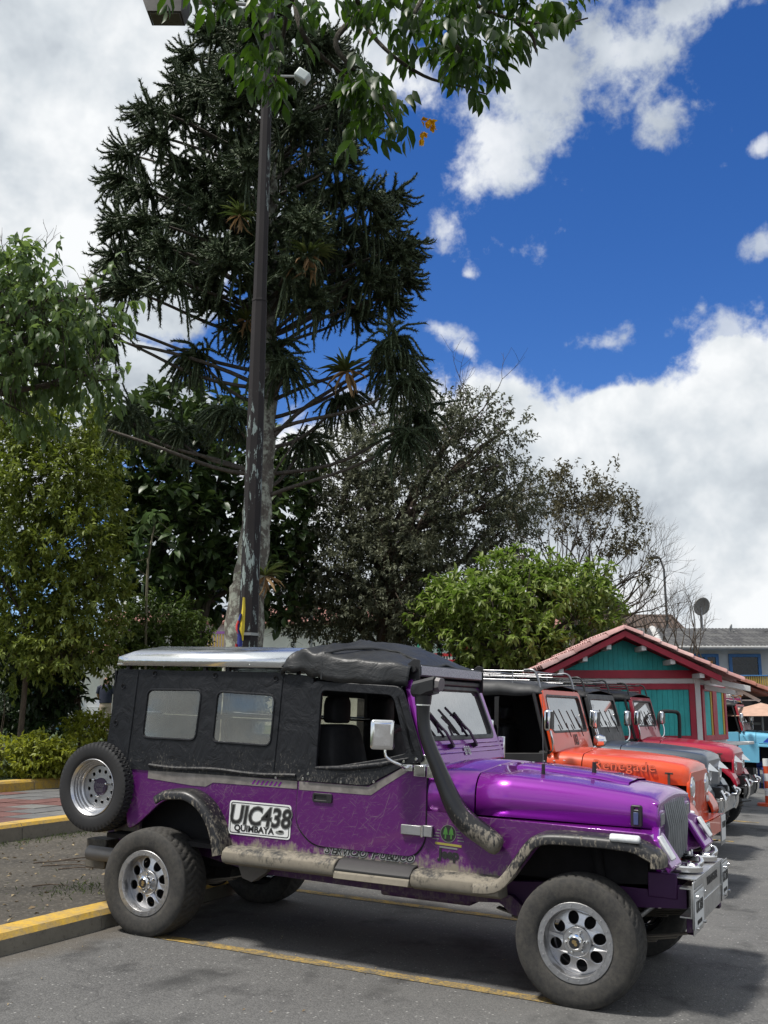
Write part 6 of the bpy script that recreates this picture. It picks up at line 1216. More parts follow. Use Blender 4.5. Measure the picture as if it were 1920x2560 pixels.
for s in TUF:
    px, py = [float(q) for q in s.split(',')]
    edge = min(1, abs(px - 655) / 380.); low = np.clip((py - 780) / 250, 0, 1)
    dh = RNG.uniform(-1.9, 1.3) * math.sqrt(max(0, 1 - edge ** 2 * .9)) if not low else RNG.uniform(-.8, .8)
    c = ax(px, py, dh); ti = int(np.clip(np.interp(py + 60 + 60 * edge, [40, 250, 500, 800, 1050, 1250], [len(tr_) - 1 - 6 * q for q in (0, 1, 2, 3, 4, 5)]), 12, len(tr_) - 1)); st = np.array(tr_[ti])
    L_ = limb(st, c + UPn * .04, .032, .016, .10 if low else -.05, .05, 8); lim.append(L_)
    out = unit((c - st) * np.array((1, 1, .15)) + 1e-6); m = 46 if not low else 50
    for i in range(m):
        d = rnd_dir(1)[0]; d = unit(d + out * (.75 if not low else .35) + UPn * (.25 if not low else .25)); 
        if d[2] < -.35: d[2] *= .3
        off = -out * RNG.uniform(-.03, .22) + rnd_dir(1)[0] * .05
        L0 = RNG.uniform(.26, .50) if not low else RNG.uniform(.38, .66); ropes.append(rope(c + off, unit(d), L0, (.08 + .16 * RNG.uniform()) if not low else .26 + .14 * RNG.uniform(), RNG.uniform(.16, .34) if not low else RNG.uniform(-.12, .10)))
    for i in range(7):   # old hanging ropes
        d = unit(rnd_dir(1)[0] * .5 - UPn * .4 - out * .3); ropes.append(rope(c - out * RNG.uniform(0, .3), d, RNG.uniform(.35, .8), .35, 0))
for s in range(16):   # bare dead ropes hanging
    pass
RP_ = np.array(ropes); nR, nP = RP_.shape[:2]                 # (ropes, points, 3)
T_ = unit(np.gradient(RP_, axis=1)); wid = np.interp(np.linspace(0, 1, nP), [0, .15, .8, 1], [.012, .018, .017, .007])[None, :, None]
U_ = unit(np.cross(T_, rnd_dir(nR)[:, None])); W2 = np.cross(T_, U_)
ringv = np.stack([RP_ + (U_ * math.cos(q) + W2 * math.sin(q)) * wid for q in (0, 2.094, 4.189)], 2).reshape(-1, 3)
bi = (np.arange(nR)[:, None] * nP + np.arange(nP - 1)[None]).reshape(-1, 1) * 3
fr = np.concatenate([np.concatenate([bi + [j, (j + 1) % 3, 3 + (j + 1) % 3], bi + [j, 3 + (j + 1) % 3, 3 + j]]) for j in range(3)])
nn_ = 96; ti_ = RNG.uniform(0, nP - 1.02, (nR, nn_)); i0 = ti_.astype(int); fr_ = (ti_ - i0)[..., None]; rI = np.arange(nR)[:, None]
Pn = RP_[rI, i0] * (1 - fr_) + RP_[rI, i0 + 1] * fr_; Tn = T_[rI, i0]; q = RNG.uniform(0, 6.283, (nR, nn_, 1)); Rn = U_[rI, i0] * np.cos(q) + W2[rI, i0] * np.sin(q)
Dn = unit(Tn * .9 + Rn); Ln = RNG.uniform(.045, .072, (nR, nn_, 1)); Sn = unit(np.cross(Dn, Tn)) * .010
nv = np.stack([Pn - Sn, Pn + Sn, Pn + Dn * Ln], 2).reshape(-1, 3); nf = np.arange(len(nv)).reshape(-1, 3)
v, f = merge([(ringv, fr), (nv, nf)])
g = G('araucaria_needles'); p = g.pos(); ri = g.n('ShaderNodeNewGeometry').outputs['Random Per Island']; nz = g.noise(p, 1.3, 4)
col = g.mix(g.math('ADD', g.math('MULTIPLY', ri, .5), g.math('MULTIPLY', nz, .6), clamp=True), (.020, .034, .018), (.10, .135, .066)); g.bsdf(Base_Color=col, Roughness=.6, Specular_IOR_Level=.3)
obj('crown', npmesh(v - ab, f), g.m, ar)
extra_l = [limb(tr_[26], ax(330, 862), .035, .02, -.12), limb(tr_[20], ax(270, 1075, -.3), .035, .018, .15), limb(tr_[18], ax(770, 1030), .018, .01, .0), limb(tr_[22], ax(1000, 850), .035, .02, .1)]
V, F = tubes_tri(lim + extra_l, 6); obj('branches', npmesh(V - ab, F, True), BARK, ar)['kind'] = 'stuff'
# bromeliads growing on the trunk and limbs
BROM = leaf_mat('bromeliad_leaf', (.05, .085, .02), (.13, .16, .05), .4, .25); BROD = leaf_mat('bromeliad_dry', (.22, .13, .06), (.36, .24, .12), .8, .2)
def bromeliad(px, py, dh, r, label):
    c = ax(px, py, dh); t = thing('bromeliad', label, 'plant', Vector(c), (0, 0, 0), 'bromeliads on the araucaria')
    for nm, n, m, zz_ in (('leaves', 34, BROM, .5), ('dry_leaves', 12, BROD, -1.1)):
        d = rnd_dir(n); d[:, 2] = np.abs(d[:, 2]) * zz_ + (.25 if zz_ > 0 else -.2); vv, ff = leaf_arrays(np.zeros((n, 3)), unit(d), r * RNG.uniform(.7, 1.1, n), .13, .3, True); obj(nm, npmesh(vv, ff), m, t)
bromeliad(866, 928, -.6, .42, 'bromeliad with dry brown skirt on a right hand branch'); bromeliad(663, 1440, -.35, .36, 'bromeliad low on the trunk beside the lamp post'); bromeliad(770, 640, -1.6, .40, 'large bromeliad high in the crown of the araucaria'); bromeliad(615, 800, -.4, .28, 'small bromeliad beside the joint of the lamp post'); bromeliad(600, 540, -1.4, .3, 'bromeliad in the crown left of the lamp post')
# --- big-leaved dark tree behind the araucaria
BIGL = leaf_mat('big_leaf_dark', (.02, .04, .013), (.07, .115, .035), .4, .22, (.05, .08, .02)); 
h = 23.; tree('broadleaf_tree', 'dark tree with large glossy leaves behind the araucaria trunk', ground(470, h), fc(470, 1020, h), .22,
    [(330, 1130, h, 110, 110, 1.2, 150), (430, 1020, h, 90, 70, 1.0, 80), (430, 1180, h - .5, 130, 130, 1.3, 190), (560, 1150, h, 110, 140, 1.2, 150), (320, 1290, h, 90, 90, 1.1, 110), (450, 1330, h - .6, 130, 120, 1.3, 170), (570, 1350, h, 110, 130, 1.2, 140), (310, 1420, h, 80, 60, 1., 50), (420, 1450, h - .4, 120, 60, 1., 70), (700, 1290, h, 80, 140, 1., 120), (740, 1180, h, 50, 70, .8, 40), (690, 1440, h, 80, 110, 1., 90), (520, 1480, h, 120, 60, 1., 70), (620, 1050, h + .4, 60, 60, .8, 40)], BIGL, BARK, 7, .25, .29, .55, spread=1.1, droop=.1, fine=True, bend=.2)
# --- dark tree with sparse purple blossom, middle
MIDL = leaf_mat('mid_dark_leaf', (.045, .055, .034), (.17, .18, .115), .6, .22); BLOS = leaf_mat('lilac_blossom', (.30, .24, .33), (.50, .44, .50), .7, .3)
h = 24.; mb = [(860, 1180, h, 110, 120, 1.6, 330), (980, 1130, h, 120, 110, 1.6, 330), (1080, 1080, h, 90, 90, 1.4, 190), (1190, 1040, h, 80, 50, 1., 70), (1150, 1150, h, 110, 100, 1.4, 230), (880, 1310, h, 130, 120, 1.8, 420), (1010, 1280, h - .6, 140, 130, 1.8, 480), (1160, 1290, h, 120, 110, 1.6, 330), (840, 1430, h, 130, 110, 1.8, 420), (970, 1440, h - .8, 140, 120, 1.8, 480), (1100, 1440, h, 120, 120, 1.6, 400), (830, 1520, h, 120, 75, 1.5, 280), (960, 1540, h - .6, 140, 70, 1.6, 330), (1100, 1545, h, 120, 65, 1.5, 260), (740, 1500, h, 60, 90, 1., 130), (1280, 1240, h + .5, 80, 70, 1.2, 110), (1270, 1340, h + .5, 70, 70, 1.2, 110), (1230, 1170, h, 70, 40, 1., 50), (1260, 1080, h, 60, 40, .8, 35)]
Cb, Ob = blob_points([(b[0], b[1], b[2], b[3], b[4], b[5], 60) for b in mb[:8]], .7)
t = tree('dark_park_tree', 'wide dark park tree with faded lilac blossom behind the soft top', ground(960, h), fc(960, 1100, h), .32, mb, MIDL, TWIG, 17, .38, .105, .5, spread=1.2, droop=.2)
vv, ff = leaf_arrays(Cb, Ob, RNG.uniform(.05, .09, len(Cb)), .7); obj('blossom', npmesh(vv - A3(t.location), ff), BLOS, t)['kind'] = 'stuff'
def bare_twigs(starts, n, L0, r0, m, parent, gen=3, up=.35, spread=.55, ns=4):
    """forking leafless twigs"""
    paths = []; tips = []
    def grow(p, d, L_, r, lv):
        q = [p]; 
        for i in range(3): d = unit(d + rnd_dir(1)[0] * .22 + UPn * .06); q.append(q[-1] + d * L_ / 3)
        paths.append((q, [r, r * .85, r * .7, r * .55]))
        if lv == 0: tips.append((q[-1], d)); return
        for i in range(2 if lv > 1 else 3): grow(q[-1 if i < 2 else 2], unit(d + rnd_dir(1)[0] * spread + UPn * up * .4), L_ * RNG.uniform(.6, .85), r * .55, lv - 1)
    for p, d in starts: grow(np.array(p, float), unit(np.array(d, float)), L0 * RNG.uniform(.8, 1.2), r0, gen)
    V, F = tubes_tri(paths, ns); o = obj('branches', npmesh(V - A3(parent.location), F, True), m, parent); o['kind'] = 'stuff'; return np.array([q[0] for q in tips]), np.array([q[1] for q in tips])
st = [(C_, O_) for C_, O_ in zip(*blob_points([(b[0], b[1], b[2], b[3] * .7, b[4] * .7, b[5] * .7, 7) for b in mb[:16]], .5))]
bare_twigs(st[::2], 0, .7, .014, TWIG, t, 2, .2, .8, 3)
# --- leafless tree on the right
h = 33.; t = thing('bare_tree', 'nearly leafless tree with fanning twigs behind the bright green tree', 'tree', ground(1440, h)); b = A3(t.location); f0 = A3(fc(1440, 1590, h))
st = []; paths = [([b, (b + f0) / 2, f0], [.3, .25, .2])]
for px, py in ((1290, 1350), (1340, 1300), (1400, 1290), (1450, 1290), (1500, 1300), (1550, 1330), (1600, 1370), (1650, 1420), (1670, 1480), (1640, 1530), (1270, 1430), (1380, 1360), (1480, 1370), (1560, 1420), (1620, 1460), (1530, 1480), (1450, 1420)):
    e = A3(fc(px, py, h + RNG.uniform(-1.2, 1.2))); m_ = f0 + (e - f0) * .62 + UPn * -.15; L_ = limb(f0, m_, .10, .045, -.1, .08, 6); paths.append(L_); d = unit(m_ - L_[0][-3])
    for q in range(3): st.append((m_ if q else L_[0][4], unit(d + rnd_dir(1)[0] * .4 + UPn * .15)))
V, F = tubes_tri(paths, 6); obj('trunk', npmesh(V - b, F, True), TWIG, t)
tips, td = bare_twigs(st, 0, 1.0, .032, TWIG, t, 4, .3, .62, 3)
ok_ = (tips - A3(CAM)) @ RHn < lat(1625, 33.); tips, td = tips[ok_], td[ok_]
P, D, S_ = sprigs(tips, td, 11, .4, .14, 1.2, .2); keep = RNG.uniform(size=len(P)) < .95; vv, ff = leaf_arrays(P[keep], D[keep], S_[keep], .5); obj('crown', npmesh(vv - b, ff), leaf_mat('olive_brown_leaf', (.045, .045, .022), (.13, .115, .065), .6, .25), t)
t = thing('dry_thicket', 'leafless grey brown thicket in front of the old brown roof', 'bush', ground(1660, 36.)); st = [(fc(px, 1660, 36 + RNG.uniform(-1, 1)), UPn + RHn * RNG.uniform(-.6, .6)) for px in np.linspace(1560, 1760, 26)]; bare_twigs(st, 0, 1.0, .03, TWIG, t, 3, .3, .7, 3)
# --- bright green tree by the kiosk
LIME = leaf_mat('bright_leaf', (.075, .115, .025), (.26, .31, .08), .45, .3, (.14, .24, .03)); h = 21.5
tree('bright_green_tree', 'bright green umbrella leaved tree left of the turquoise kiosk', ground(1300, h), fc(1300, 1420, h), .18,
    [(1165, 1472, h, 90, 32, .8, 120), (1300, 1450, h, 75, 26, .8, 80), (1400, 1455, h, 95, 32, .9, 130), (1110, 1515, h, 70, 34, .8, 90), (1225, 1495, h - .9, 95, 40, .8, 130), (1345, 1490, h - .9, 95, 40, .8, 130), (1455, 1490, h, 75, 38, .8, 100), (1290, 1480, h + .4, 130, 45, 1., 130), (1240, 1550, h + .3, 150, 60, 1., 150), (1090, 1570, h, 55, 35, .8, 45), (1200, 1585, h - .4, 100, 50, 1., 120), (1300, 1600, h - .8, 110, 60, 1., 140), (1420, 1570, h, 90, 60, 1., 100), (1500, 1560, h, 45, 50, .8, 50), (1240, 1660, h - .2, 90, 40, .9, 60), (1360, 1660, h, 80, 40, .9, 60), (1245, 1408, h, 42, 20, .5, 30), (1375, 1412, h - .4, 40, 18, .5, 26), (1115, 1462, h, 38, 16, .5, 22), (1490, 1432, h, 36, 18, .5, 24), (1052, 1540, h, 36, 15, .4, 16), (1528, 1512, h, 32, 18, .4, 18), (1300, 1388, h, 24, 12, .3, 10)], LIME, BARK, 9, .14, .17, .40, spread=1.15, droop=.25, fine=True, bend=.3, shell=.6)
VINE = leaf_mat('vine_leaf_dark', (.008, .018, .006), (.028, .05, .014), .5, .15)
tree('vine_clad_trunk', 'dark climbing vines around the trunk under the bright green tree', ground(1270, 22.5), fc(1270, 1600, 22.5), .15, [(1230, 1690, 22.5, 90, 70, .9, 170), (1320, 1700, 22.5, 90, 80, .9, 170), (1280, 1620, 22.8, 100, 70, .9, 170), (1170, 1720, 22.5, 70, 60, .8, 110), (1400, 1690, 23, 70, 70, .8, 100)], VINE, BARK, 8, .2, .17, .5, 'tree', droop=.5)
# --- left park trees
MAINL = leaf_mat('pinnate_leaf', (.04, .08, .025), (.14, .215, .07), .45, .36, (.14, .21, .05))
h = 8.2; t = tree('pinnate_tree', 'leafy green tree with drooping leaflets at the left edge', ground(-420, h), fc(-260, 640, h), .12,
    [(20, 710, h, 90, 45, .8, 46), (120, 725, h, 80, 45, .7, 28), (40, 805, h, 110, 65, .8, 58), (150, 820, h, 80, 60, .7, 32), (50, 900, h, 120, 70, .8, 75), (160, 915, h, 80, 50, .7, 32), (235, 745, h, 60, 30, .4, 14), (240, 930, h, 60, 40, .4, 18), (20, 990, h, 100, 50, .7, 42), (-80, 820, h, 110, 170, .9, 80)], MAINL, BARK, 9, .26, .115, .42, spread=.75, droop=.75, fine=True, bend=.35, shell=.3, smin=.7)
bare_twigs([(fc(40, 680, h), UPn * 1. + RHn * .5), (fc(60, 660, h), UPn * .8 + RHn * .9), (fc(20, 690, h), UPn - RHn * .2), (fc(180, 770, h), UPn * .8 + RHn * .8)], 0, .2, .006, TWIG, t, 2, .3, .6, 4)
YGL = leaf_mat('yellow_green_leaf', (.085, .125, .024), (.29, .34, .075), .5, .3, (.13, .17, .02)); h = 18.4
tree('yellow_green_tree', 'tall fine leaved yellow green tree filling the left park edge', ground(50, h), fc(110, 1010, h), .06,
    [(150, 1060, h, 120, 80, .9, 170), (60, 1110, h, 110, 90, .9, 170), (200, 1150, h, 90, 90, .8, 150), (100, 1220, h - .3, 130, 100, 1., 230), (220, 1270, h, 70, 80, .8, 120), (60, 1330, h, 120, 100, 1., 200), (180, 1370, h - .3, 110, 100, .9, 210), (250, 1440, h, 55, 50, .6, 70), (70, 1460, h, 130, 90, 1., 200), (190, 1500, h, 100, 80, .9, 170), (60, 1560, h, 120, 60, .9, 120), (170, 1590, h, 110, 60, .8, 110), (-60, 1300, h, 90, 280, 1.3, 200), (10, 1050, h, 70, 70, .7, 70), (40, 1640, h, 80, 60, .9, 90), (150, 1640, h, 70, 40, .8, 60)], YGL, TWIG, 13, .38, .135, .42, spread=1., droop=.3, shell=.45)
h = 20.5; MGL = leaf_mat('mid_green_leaf', (.03, .06, .012), (.11, .16, .03), .5, .28)
tree('round_shrub', 'rounded mid green shrub just behind the silver jeep roof', ground(390, h), fc(390, 1560, h), .06, [(330, 1570, h, 60, 55, .6, 110), (400, 1560, h, 70, 60, .7, 140), (460, 1590, h, 50, 45, .6, 90), (390, 1640, h, 110, 60, .7, 190), (300, 1640, h, 50, 50, .5, 70)], MGL, TWIG, 12, .28, .125, .45, 'shrub', shell=.5)
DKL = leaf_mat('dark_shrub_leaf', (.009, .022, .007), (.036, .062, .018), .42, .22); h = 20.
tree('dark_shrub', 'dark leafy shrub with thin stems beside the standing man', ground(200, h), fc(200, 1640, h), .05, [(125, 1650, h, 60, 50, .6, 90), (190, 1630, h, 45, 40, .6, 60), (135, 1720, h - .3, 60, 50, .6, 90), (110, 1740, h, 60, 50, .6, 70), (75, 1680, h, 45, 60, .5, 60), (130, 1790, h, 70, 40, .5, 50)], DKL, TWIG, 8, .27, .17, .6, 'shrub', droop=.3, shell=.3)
GOLD = leaf_mat('golden_leaf', (.10, .13, .015), (.34, .37, .05), .5, .35, (.3, .33, .03))
for i, (px, py, h, rx, ry, n, lb) in enumerate([(95, 1885, 17.8, 62, 40, 190, 'round golden green shrub by the lawn kerb'), (215, 1815, 19.5, 40, 26, 80, 'golden green shrub below the dark leafy shrub'), (175, 1890, 18.0, 40, 32, 80, 'loose golden shrub behind the spare wheel'), (2, 1890, 17.6, 18, 35, 50, 'golden shrub cut off by the left picture edge'), (280, 1830, 20., 28, 22, 50, 'small golden shrub in front of the standing man'), (4, 1640, 20., 20, 30, 40, 'yellowish shrub against the left white wall')]):
    b0 = ground(px, h); tree('golden_shrub', lb, b0, b0 + UP * .8, .025, [(px, py, h, rx, ry, .45, n), (px, py + ry * .7, h, rx * .8, ry * .8, .4, n // 2)], GOLD if i < 5 else YGL, TWIG, 9, .16, .105, .5, 'shrub', group='golden shrubs in the park', shell=.4)
# palm fronds at the far left
h = 19.6; t = thing('palm', 'dark fan of palm fronds behind the left tree', 'palm', ground(-30, h)); b = A3(t.location); PL = leaf_mat('palm_leaf', (.018, .035, .016), (.06, .09, .05), .4, .2)
for cx, cy in ((-30, 1420), (-40, 1560)):
    c = A3(fc(cx, cy, h)); al = []
    for i in range(11):
        d = unit(RHn * RNG.uniform(.1, 1) + UPn * RNG.uniform(-.5, .8) + FHn * RNG.uniform(-.6, .3)); L_ = RNG.uniform(.9, 1.4); pts = [c + d * L_ * s - UPn * .35 * s * s for s in np.linspace(0, 1, 12)]; P = np.repeat(np.array(pts[2:]), 4, 0); sd = unit(np.cross(d, UPn)); sg = np.tile([1, -1, 1, -1], 10)[:, None]
        al.append(leaf_arrays(P, d * .7 + sd * sg - UPn * .2, RNG.uniform(.25, .4, 40), .09, .3))
    vv, ff = merge(al); obj('fronds', npmesh(vv - b, ff), PL, t)
obj('trunk', npmesh(*[q - (b if i == 0 else 0) for i, q in enumerate(tubes_tri([([b, A3(fc(-30, 1420, h))], [.14, .12])], 8))], True), BARK, t)
# young tree with lobed leaves on a thin pale stem
h = 20.; t = thing('sapling', 'thin pale stemmed sapling with hanging lobed leaves', 'tree', ground(366, h)); b = A3(t.location); P = [b, A3(fc(366, 1500, h)), A3(fc(370, 1400, h)), A3(fc(390, 1290, h))]
V, F = tubes_tri([(P, [.03, .026, .022, .014])] + [([A3(fc(*q, h)), A3(fc(*r_, h))], [.007, .005]) for q, r_ in (((372, 1395), (322, 1410)), ((368, 1440), (325, 1412)), ((388, 1320), (345, 1330)), ((390, 1300), (430, 1330)), ((385, 1340), (440, 1370)))], 6); obj('trunk', npmesh(V - b, F, True), simple('pale_stem', (.2, .18, .12), .7), t)
Pl, Dl = [], []
for px, py in ((322, 1410), (325, 1412), (345, 1335), (430, 1335), (440, 1375), (390, 1285), (360, 1310), (380, 1280), (345, 1370)):
    for i in range(7): Pl.append(A3(fc(px, py, h))); Dl.append(unit(rnd_dir(1)[0] + RHn * .2 - UPn * .5))
vv, ff = leaf_arrays(np.array(Pl), np.array(Dl), RNG.uniform(.2, .32, len(Pl)), .45, .3, True); obj('crown', npmesh(vv - b, ff), leaf_mat('lobed_leaf', (.05, .09, .03), (.11, .17, .06), .5, .35), t)
# low planting that closes the view under the far trees
for i, (px, py, h, rx, ry, n, lb) in enumerate([(590, 1680, 30, 60, 30, 110, 'far dark hedge right of the lamp post'), (60, 1800, 24, 80, 18, 110, 'low dark hedge across the left lawn'), (470, 1700, 24, 110, 60, 220, 'tall dark hedge seen through the canvas windows')]):
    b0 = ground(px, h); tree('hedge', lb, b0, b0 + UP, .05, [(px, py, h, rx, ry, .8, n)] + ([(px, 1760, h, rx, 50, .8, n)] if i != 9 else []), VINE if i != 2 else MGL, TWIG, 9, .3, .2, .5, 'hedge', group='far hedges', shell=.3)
# --- foreground branches hanging in from above
FGL = leaf_mat('near_leaf', (.010, .026, .004), (.034, .072, .009), .42, .36, (.045, .10, .006)); HF = 4.4
fb = thing('hanging_branches', 'leafy branches with yellow flowers hanging in from above', 'branch', fc(1000, -420, HF)); b = A3(fb.location)
stems = [[(1000, -420), (850, -150), (735, -10), (705, 110), (690, 200), (640, 235)], [(1000, -420), (900, -120), (900, 30), (960, 120), (1060, 190), (1150, 215), (1215, 235)], [(1000, -420), (1120, -150), (1180, 0), (1290, 50), (1400, 60), (1470, 45)], [(900, 30), (840, 100), (870, 160), (920, 210), (960, 270), (1000, 330)], [(850, -150), (640, -30), (560, 5), (490, 10)], [(1180, 0), (1130, 70), (1160, 140), (1240, 180), (1260, 225)], [(735, -10), (760, 90), (850, 180), (910, 215)], [(1120, -150), (1060, -10), (1020, 60), (1010, 110)], [(1290, 50), (1330, 90), (1340, 130)]]
paths = []; Pl, Dl, Sl = [], [], []
for q in stems:
    dep = [HF + RNG.uniform(-.18, .18) for _ in q]; dep[0] = HF; pts = spline([A3(fc(x, y, d)) for (x, y), d in zip(q, dep)], 5); k = len(pts); paths.append((pts, [.016 - .013 * i / k for i in range(k)]))
V, F = tubes_tri(paths, 7); obj('stems', npmesh(V - b, F, True), bark_mat('near_twig', (.03, .024, .016), (.07, .06, .04), 40), fb)
LC = [(640, 30, 70, 8), (560, 15, 60, 7), (490, 5, 40, 4), (700, 60, 60, 9), (700, 150, 60, 12), (660, 210, 40, 6), (720, 225, 40, 6), (780, 60, 50, 6), (840, 40, 50, 7), (930, 40, 60, 9), (1000, 60, 50, 8), (1060, 20, 60, 10), (1140, 40, 60, 14), (1220, 30, 60, 16), (1300, 30, 60, 16), (1380, 50, 60, 13), (1450, 50, 45, 8), (1140, 120, 60, 14), (1210, 130, 60, 16), (1280, 120, 60, 14), (1340, 130, 40, 6), (1080, 160, 50, 8), (1170, 200, 55, 14), (1240, 210, 50, 12), (1020, 110, 40, 6), (930, 220, 40, 8), (980, 250, 45, 10), (940, 300, 50, 9), (1000, 320, 45, 9), (1040, 350, 30, 5), (930, 370, 25, 3)]
for px, py, r, n in LC:
    for i in range(n):
        a, d0 = RNG.uniform(0, 6.28), math.sqrt(RNG.uniform()) * r; c = A3(fc(px - 35 + d0 * math.cos(a), py - 50 + d0 * math.sin(a) * .8, HF + RNG.uniform(-.35, .35))); ax_ = unit(rnd_dir(1)[0] * np.array((1, 1, .5)) - UPn * .25); sd = unit(np.cross(ax_, UPn)); 
        for j in range(5):   # compound leaf: pairs of leaflets and a terminal one
            s = (j // 2 + 1) * .045; sg = 1 if j % 2 else -1; Pl.append(c + ax_ * (s if j < 4 else .12)); Dl.append(unit((sd * sg * .75 if j < 4 else 0) + ax_ * .55 - UPn * RNG.uniform(.5, 1.3) + rnd_dir(1)[0] * .25)); Sl.append(RNG.uniform(.06, .115))
vv, ff = leaf_arrays(np.array(Pl), np.array(Dl), np.array(Sl), .36, .22, True); obj('crown', npmesh(vv - b, ff, True), FGL, fb)
fl_ = []; c = A3(fc(1046, 312, HF - .05))
for i in range(9):
    p0 = c + rnd_dir(1)[0] * .035; d = unit(RHn * .6 - UPn * .5 + rnd_dir(1)[0] * .5)
    for j in range(5): fl_.append((p0 + d * .03, unit(d + rnd_dir(1)[0] * .7), .035))
vv, ff = leaf_arrays(np.array([q[0] for q in fl_]), np.array([q[1] for q in fl_]), np.array([q[2] for q in fl_]), .7); obj('flowers', npmesh(vv - b, ff), leaf_mat('yellow_flower', (.62, .33, .01), (.85, .55, .02), .6, .4), fb)
# grass tufts and litter on the soil strip
GRS = leaf_mat('verge_grass', (.045, .075, .018), (.12, .16, .05), .6, .3); P, D, S_ = [], [], []
for i in range(1500):
    if i < 1200: x, y = -7.1 + abs(RNG.normal()) * .18, RNG.uniform(1.5, 9)
    elif i < 1400: x, y = RNG.normal(-4.2, .2), RNG.normal(.7, .25)
    else: x, y = RNG.uniform(-7, -3.8), RNG.uniform(-1, 6)
    P.append((x, y, park_z(x))); d = rnd_dir(1)[0]; d[2] = abs(d[2]) + .8; D.append(d); S_.append(RNG.uniform(.02, .055))
vv, ff = leaf_arrays(np.array(P), np.array(D), np.array(S_), .12); tag(obj('grass', npmesh(vv, ff), GRS), 'short grass tufts on the bare soil strip', None, None, 'stuff')
P, D, S_ = [], [], []
for i in range(420):
    x, y = RNG.uniform(-7, -3.7), RNG.uniform(-1.4, 6); P.append((x, y, park_z(x) + .012)); d = rnd_dir(1)[0]; d[2] *= .15; D.append(d); S_.append(RNG.uniform(.025, .07))
for i in range(160):
    x, y = RNG.uniform(-3.35, 2.5), RNG.uniform(-3.2, 1.); P.append((x, y, road_z(x) + .008)); d = rnd_dir(1)[0]; d[2] *= .1; D.append(d); S_.append(RNG.uniform(.008, .025))
vv, ff = leaf_arrays(np.array(P), np.array(D), np.array(S_), .5); tag(obj('leaf_litter', npmesh(vv, ff), leaf_mat('dry_leaf', (.12, .075, .035), (.34, .28, .17), .8, .1)), 'dry leaves scattered on soil and asphalt', None, None, 'stuff')
for i, (px, py, a, L_) in enumerate([(160, 2155, .2, .55), (185, 2165, -.1, .6), (120, 2215, .1, .25), (200, 2148, .5, .4), (195, 2172, .05, .35)]):
    c = on_plane(px, py, z=.26); d = Vector((math.cos(a + R(YAW)), math.sin(a + R(YAW)), 0)); tag(obj('stick', tube([c - d * L_ / 2, c + Vector((0, .02, .012)), c + d * L_ / 2 + Vector((.02, .03, 0))], [.007, .006, .003], 5), TWIG), ('reddish dry stick lying on the soil below the spare wheel', 'long thin stick beside the exhaust pipe', 'short dark twig on the open soil near the kerb', 'forked twig end nearest the park kerb', 'broken stick end pointing at the rear bumper')[i], 'stick', 'sticks on the soil strip')
# ------------------------------------------------------------------ standing man seen from behind, and the white cart before him
h = 33.; pb = ground(262, h); pz = ht(1690, h) - pb.z
man = thing('person', 'bald man in navy polo shirt and beige trousers seen from behind', 'person', pb, (0, 0, R(YAW))); k = pz / 1.78
def skin(name, verts, edges, m, par, lv=1):
    me = bpy.data.meshes.new('m'); me.from_pydata([tuple(c * k for c in v[:3]) for v in verts], edges, []); o = obj(name, me, m, par); sk = o.modifiers.new('skin', 'SKIN')
    for i, v in enumerate(verts): me.skin_vertices[0].data[i].radius = (v[3] * k, v[4] * k)
    me.skin_vertices[0].data[0].use_root = True; o.modifiers.new('sub', 'SUBSURF').levels = 2; o.modifiers['sub'].render_levels = 2; me.shade_smooth(); return o
SKIN = simple('skin', (.36, .2, .14), .6)
bv = [(0, 0, .95, .15, .12), (0, 0, 1.15, .15, .115), (0, 0, 1.38, .18, .12), (0, 0, 1.48, .09, .08), (0, 0, 1.54, .058, .058), (0, -.005, 1.64, .082, .098), (0, 0, 1.74, .062, .075), (-.2, 0, 1.42, .065, .065), (-.27, .02, 1.18, .048, .048), (-.22, .2, 1.02, .038, .038), (-.18, .32, 1.03, .035, .02), (.2, 0, 1.42, .065, .065), (.28, .02, 1.18, .048, .048), (.24, .16, .98, .038, .038), (.22, .26, .95, .035, .02),
      (-.1, 0, .86, .095, .1), (-.11, .01, .48, .062, .066), (-.11, -.02, .09, .045, .05), (-.11, .12, .03, .045, .03), (.1, 0, .86, .095, .1), (.11, .01, .48, .062, .066), (.11, -.02, .09, .045, .05), (.11, .12, .03, .045, .03)]
ed = [(0, 1), (1, 2), (2, 3), (3, 4), (4, 5), (5, 6), (2, 7), (7, 8), (8, 9), (9, 10), (2, 11), (11, 12), (12, 13), (13, 14), (0, 15), (15, 16), (16, 17), (17, 18), (0, 19), (19, 20), (20, 21), (21, 22)]
body = skin('body', bv, ed, SKIN, man)
for s in (-1, 1):
    for i in range(4): obj('fingers', tube([(k * (s * .2 + s * .012 * (i - 1.5)), k * (.3 + .005 * i), k * 1.0), (k * (s * .19 + s * .012 * (i - 1.5)), k * .37, k * (.985 - .006 * i))], .009 * k, 6), SKIN, man)
    obj('thumb', tube([(k * s * .185, k * .28, k * 1.01), (k * s * .16, k * .32, k * 1.02)], .010 * k, 6), SKIN, man); obj('ear', moved(lathe([(0, -.01), (.018, -.006), (.022, .004)], 10), Matrix.Translation((k * s * .085, 0, k * 1.64)) @ Matrix.Rotation(R(90), 4, 'Z')), SKIN, man)
obj('face', join([moved(lathe([(0, -.02), (.012, -.008), (.014, .01)], 8), Matrix.Translation((0, .1 * k, 1.635 * k)) @ Matrix.Rotation(R(180), 4, 'Z')), moved(lathe([(0, -.004), (.008, 0)], 8), Matrix.Translation((.03 * k, .095 * k, 1.655 * k))), moved(lathe([(0, -.004), (.008, 0)], 8), Matrix.Translation((-.03 * k, .095 * k, 1.655 * k)))]), SKIN, man)
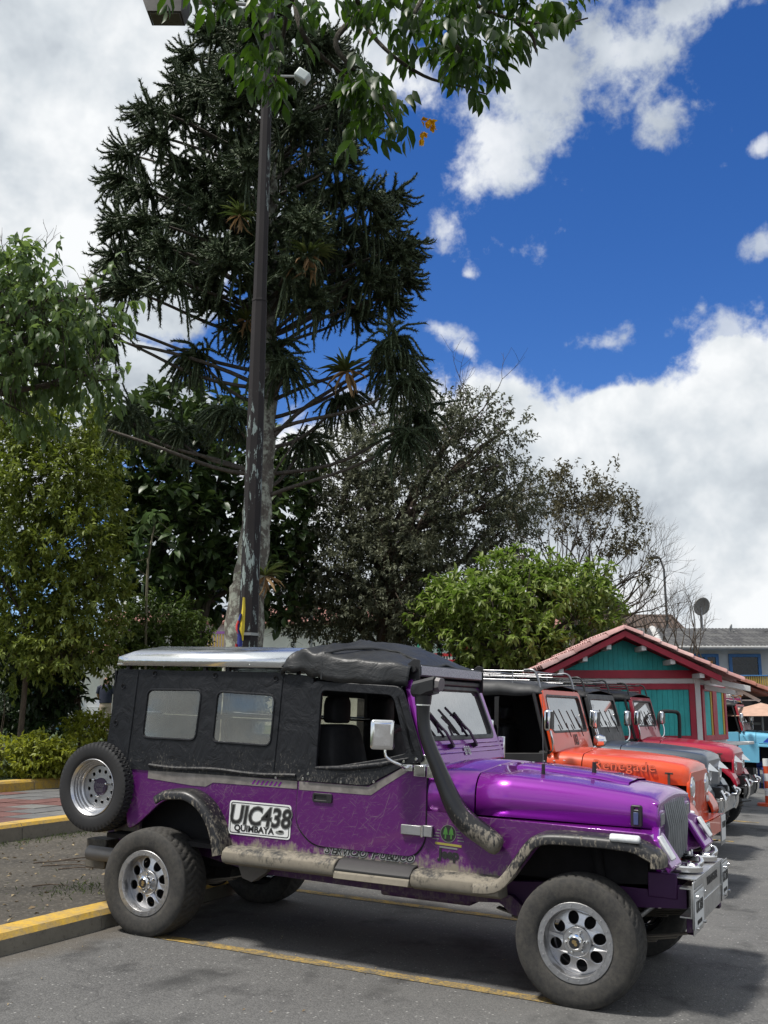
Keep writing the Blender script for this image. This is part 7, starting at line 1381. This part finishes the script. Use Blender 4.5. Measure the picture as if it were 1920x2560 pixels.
def body_loft(rings): return [[(k * (cx + rx * math.cos(a)), k * ry * math.sin(a), k * z) for a in np.linspace(0, 2 * math.pi, 20, endpoint=False)] for cx, rx, ry, z in rings]
NAVY, BEIGE = simple('navy_cloth', (.010, .014, .032), .85), simple('beige_cloth', (.36, .29, .23), .85)
obj('shirt', join([loft(body_loft([(0, .20, .16, .93), (0, .205, .158, 1.05), (0, .21, .155, 1.2), (0, .215, .152, 1.36), (0, .175, .12, 1.45), (0, .075, .075, 1.51)]), True, True, 60)] + [tube([(k * sx * .15, 0, k * 1.42), (k * sx * .215, 0, k * 1.40), (k * sx * .262, k * .015, k * 1.22)], [.085 * k, .082 * k, .07 * k], 14) for sx in (-1, 1)], 60), NAVY, man)
obj('trousers', join([loft(body_loft([(0, .165, .135, 1.0), (0, .17, .138, .92), (0, .185, .14, .84), (0, .17, .13, .78)]), True, True, 60)] + [tube([(k * sx * .095, 0, k * .84), (k * sx * .105, k * .01, k * .48), (k * sx * .11, -k * .01, k * .05)], [.098 * k, .08 * k, .072 * k], 14) for sx in (-1, 1)], 60), BEIGE, man)
obj('belt', loft([[(.186 * k * math.cos(a), .154 * k * math.sin(a), z * k) for a in np.linspace(0, 2 * math.pi, 20, endpoint=False)] for z in (.915, .945)], True, False, 60), INK, man)
for s in (-1, 1): o = obj('shoe', loft([[(k * (s * .11 + q * .045), k * y, k * z) for q, z in ((-1, .0), (1, .0), (.8, t_), (-.8, t_))] for y, t_ in ((-.09, .08), (.0, .09), (.1, .06), (.17, .035))]), INK, man); add_bevel(o, .01)
fq = Frame(215, 34.5); ct = thing('white_cart', 'white street cart standing left of the man in navy', 'cart', fq.o, (0, 0, fq.rz)); WC = simple('cart_white', (.6, .61, .62), .5, 0, .08, 3)
obj('cart_body', loft([[(fq.x(180), y, fq.z(1770)), (fq.x(250), y, fq.z(1770)), (fq.x(262), y, fq.z(1820)), (fq.x(185), y, fq.z(1820))] for y in (.1, .8)]), WC, ct); obj('cart_hood', loft([[(fq.x(192), y, fq.z(1768)), (fq.x(202), y, fq.z(1752)), (fq.x(232), y, fq.z(1750)), (fq.x(242), y, fq.z(1768))] for y in (.15, .75)]), WC, ct)
for px_ in (195, 248): obj('wheel', moved(lathe([(.03, -.03), (.16, -.03), (.17, 0), (.16, .03), (.03, .03)], 20), Matrix.Translation((fq.x(px_), .0, .17))), INK, ct)
obj('handle', tube([(fq.x(180), .4, fq.z(1775)), (fq.x(170), .4, fq.z(1765))], .02, 6), CHR, ct)
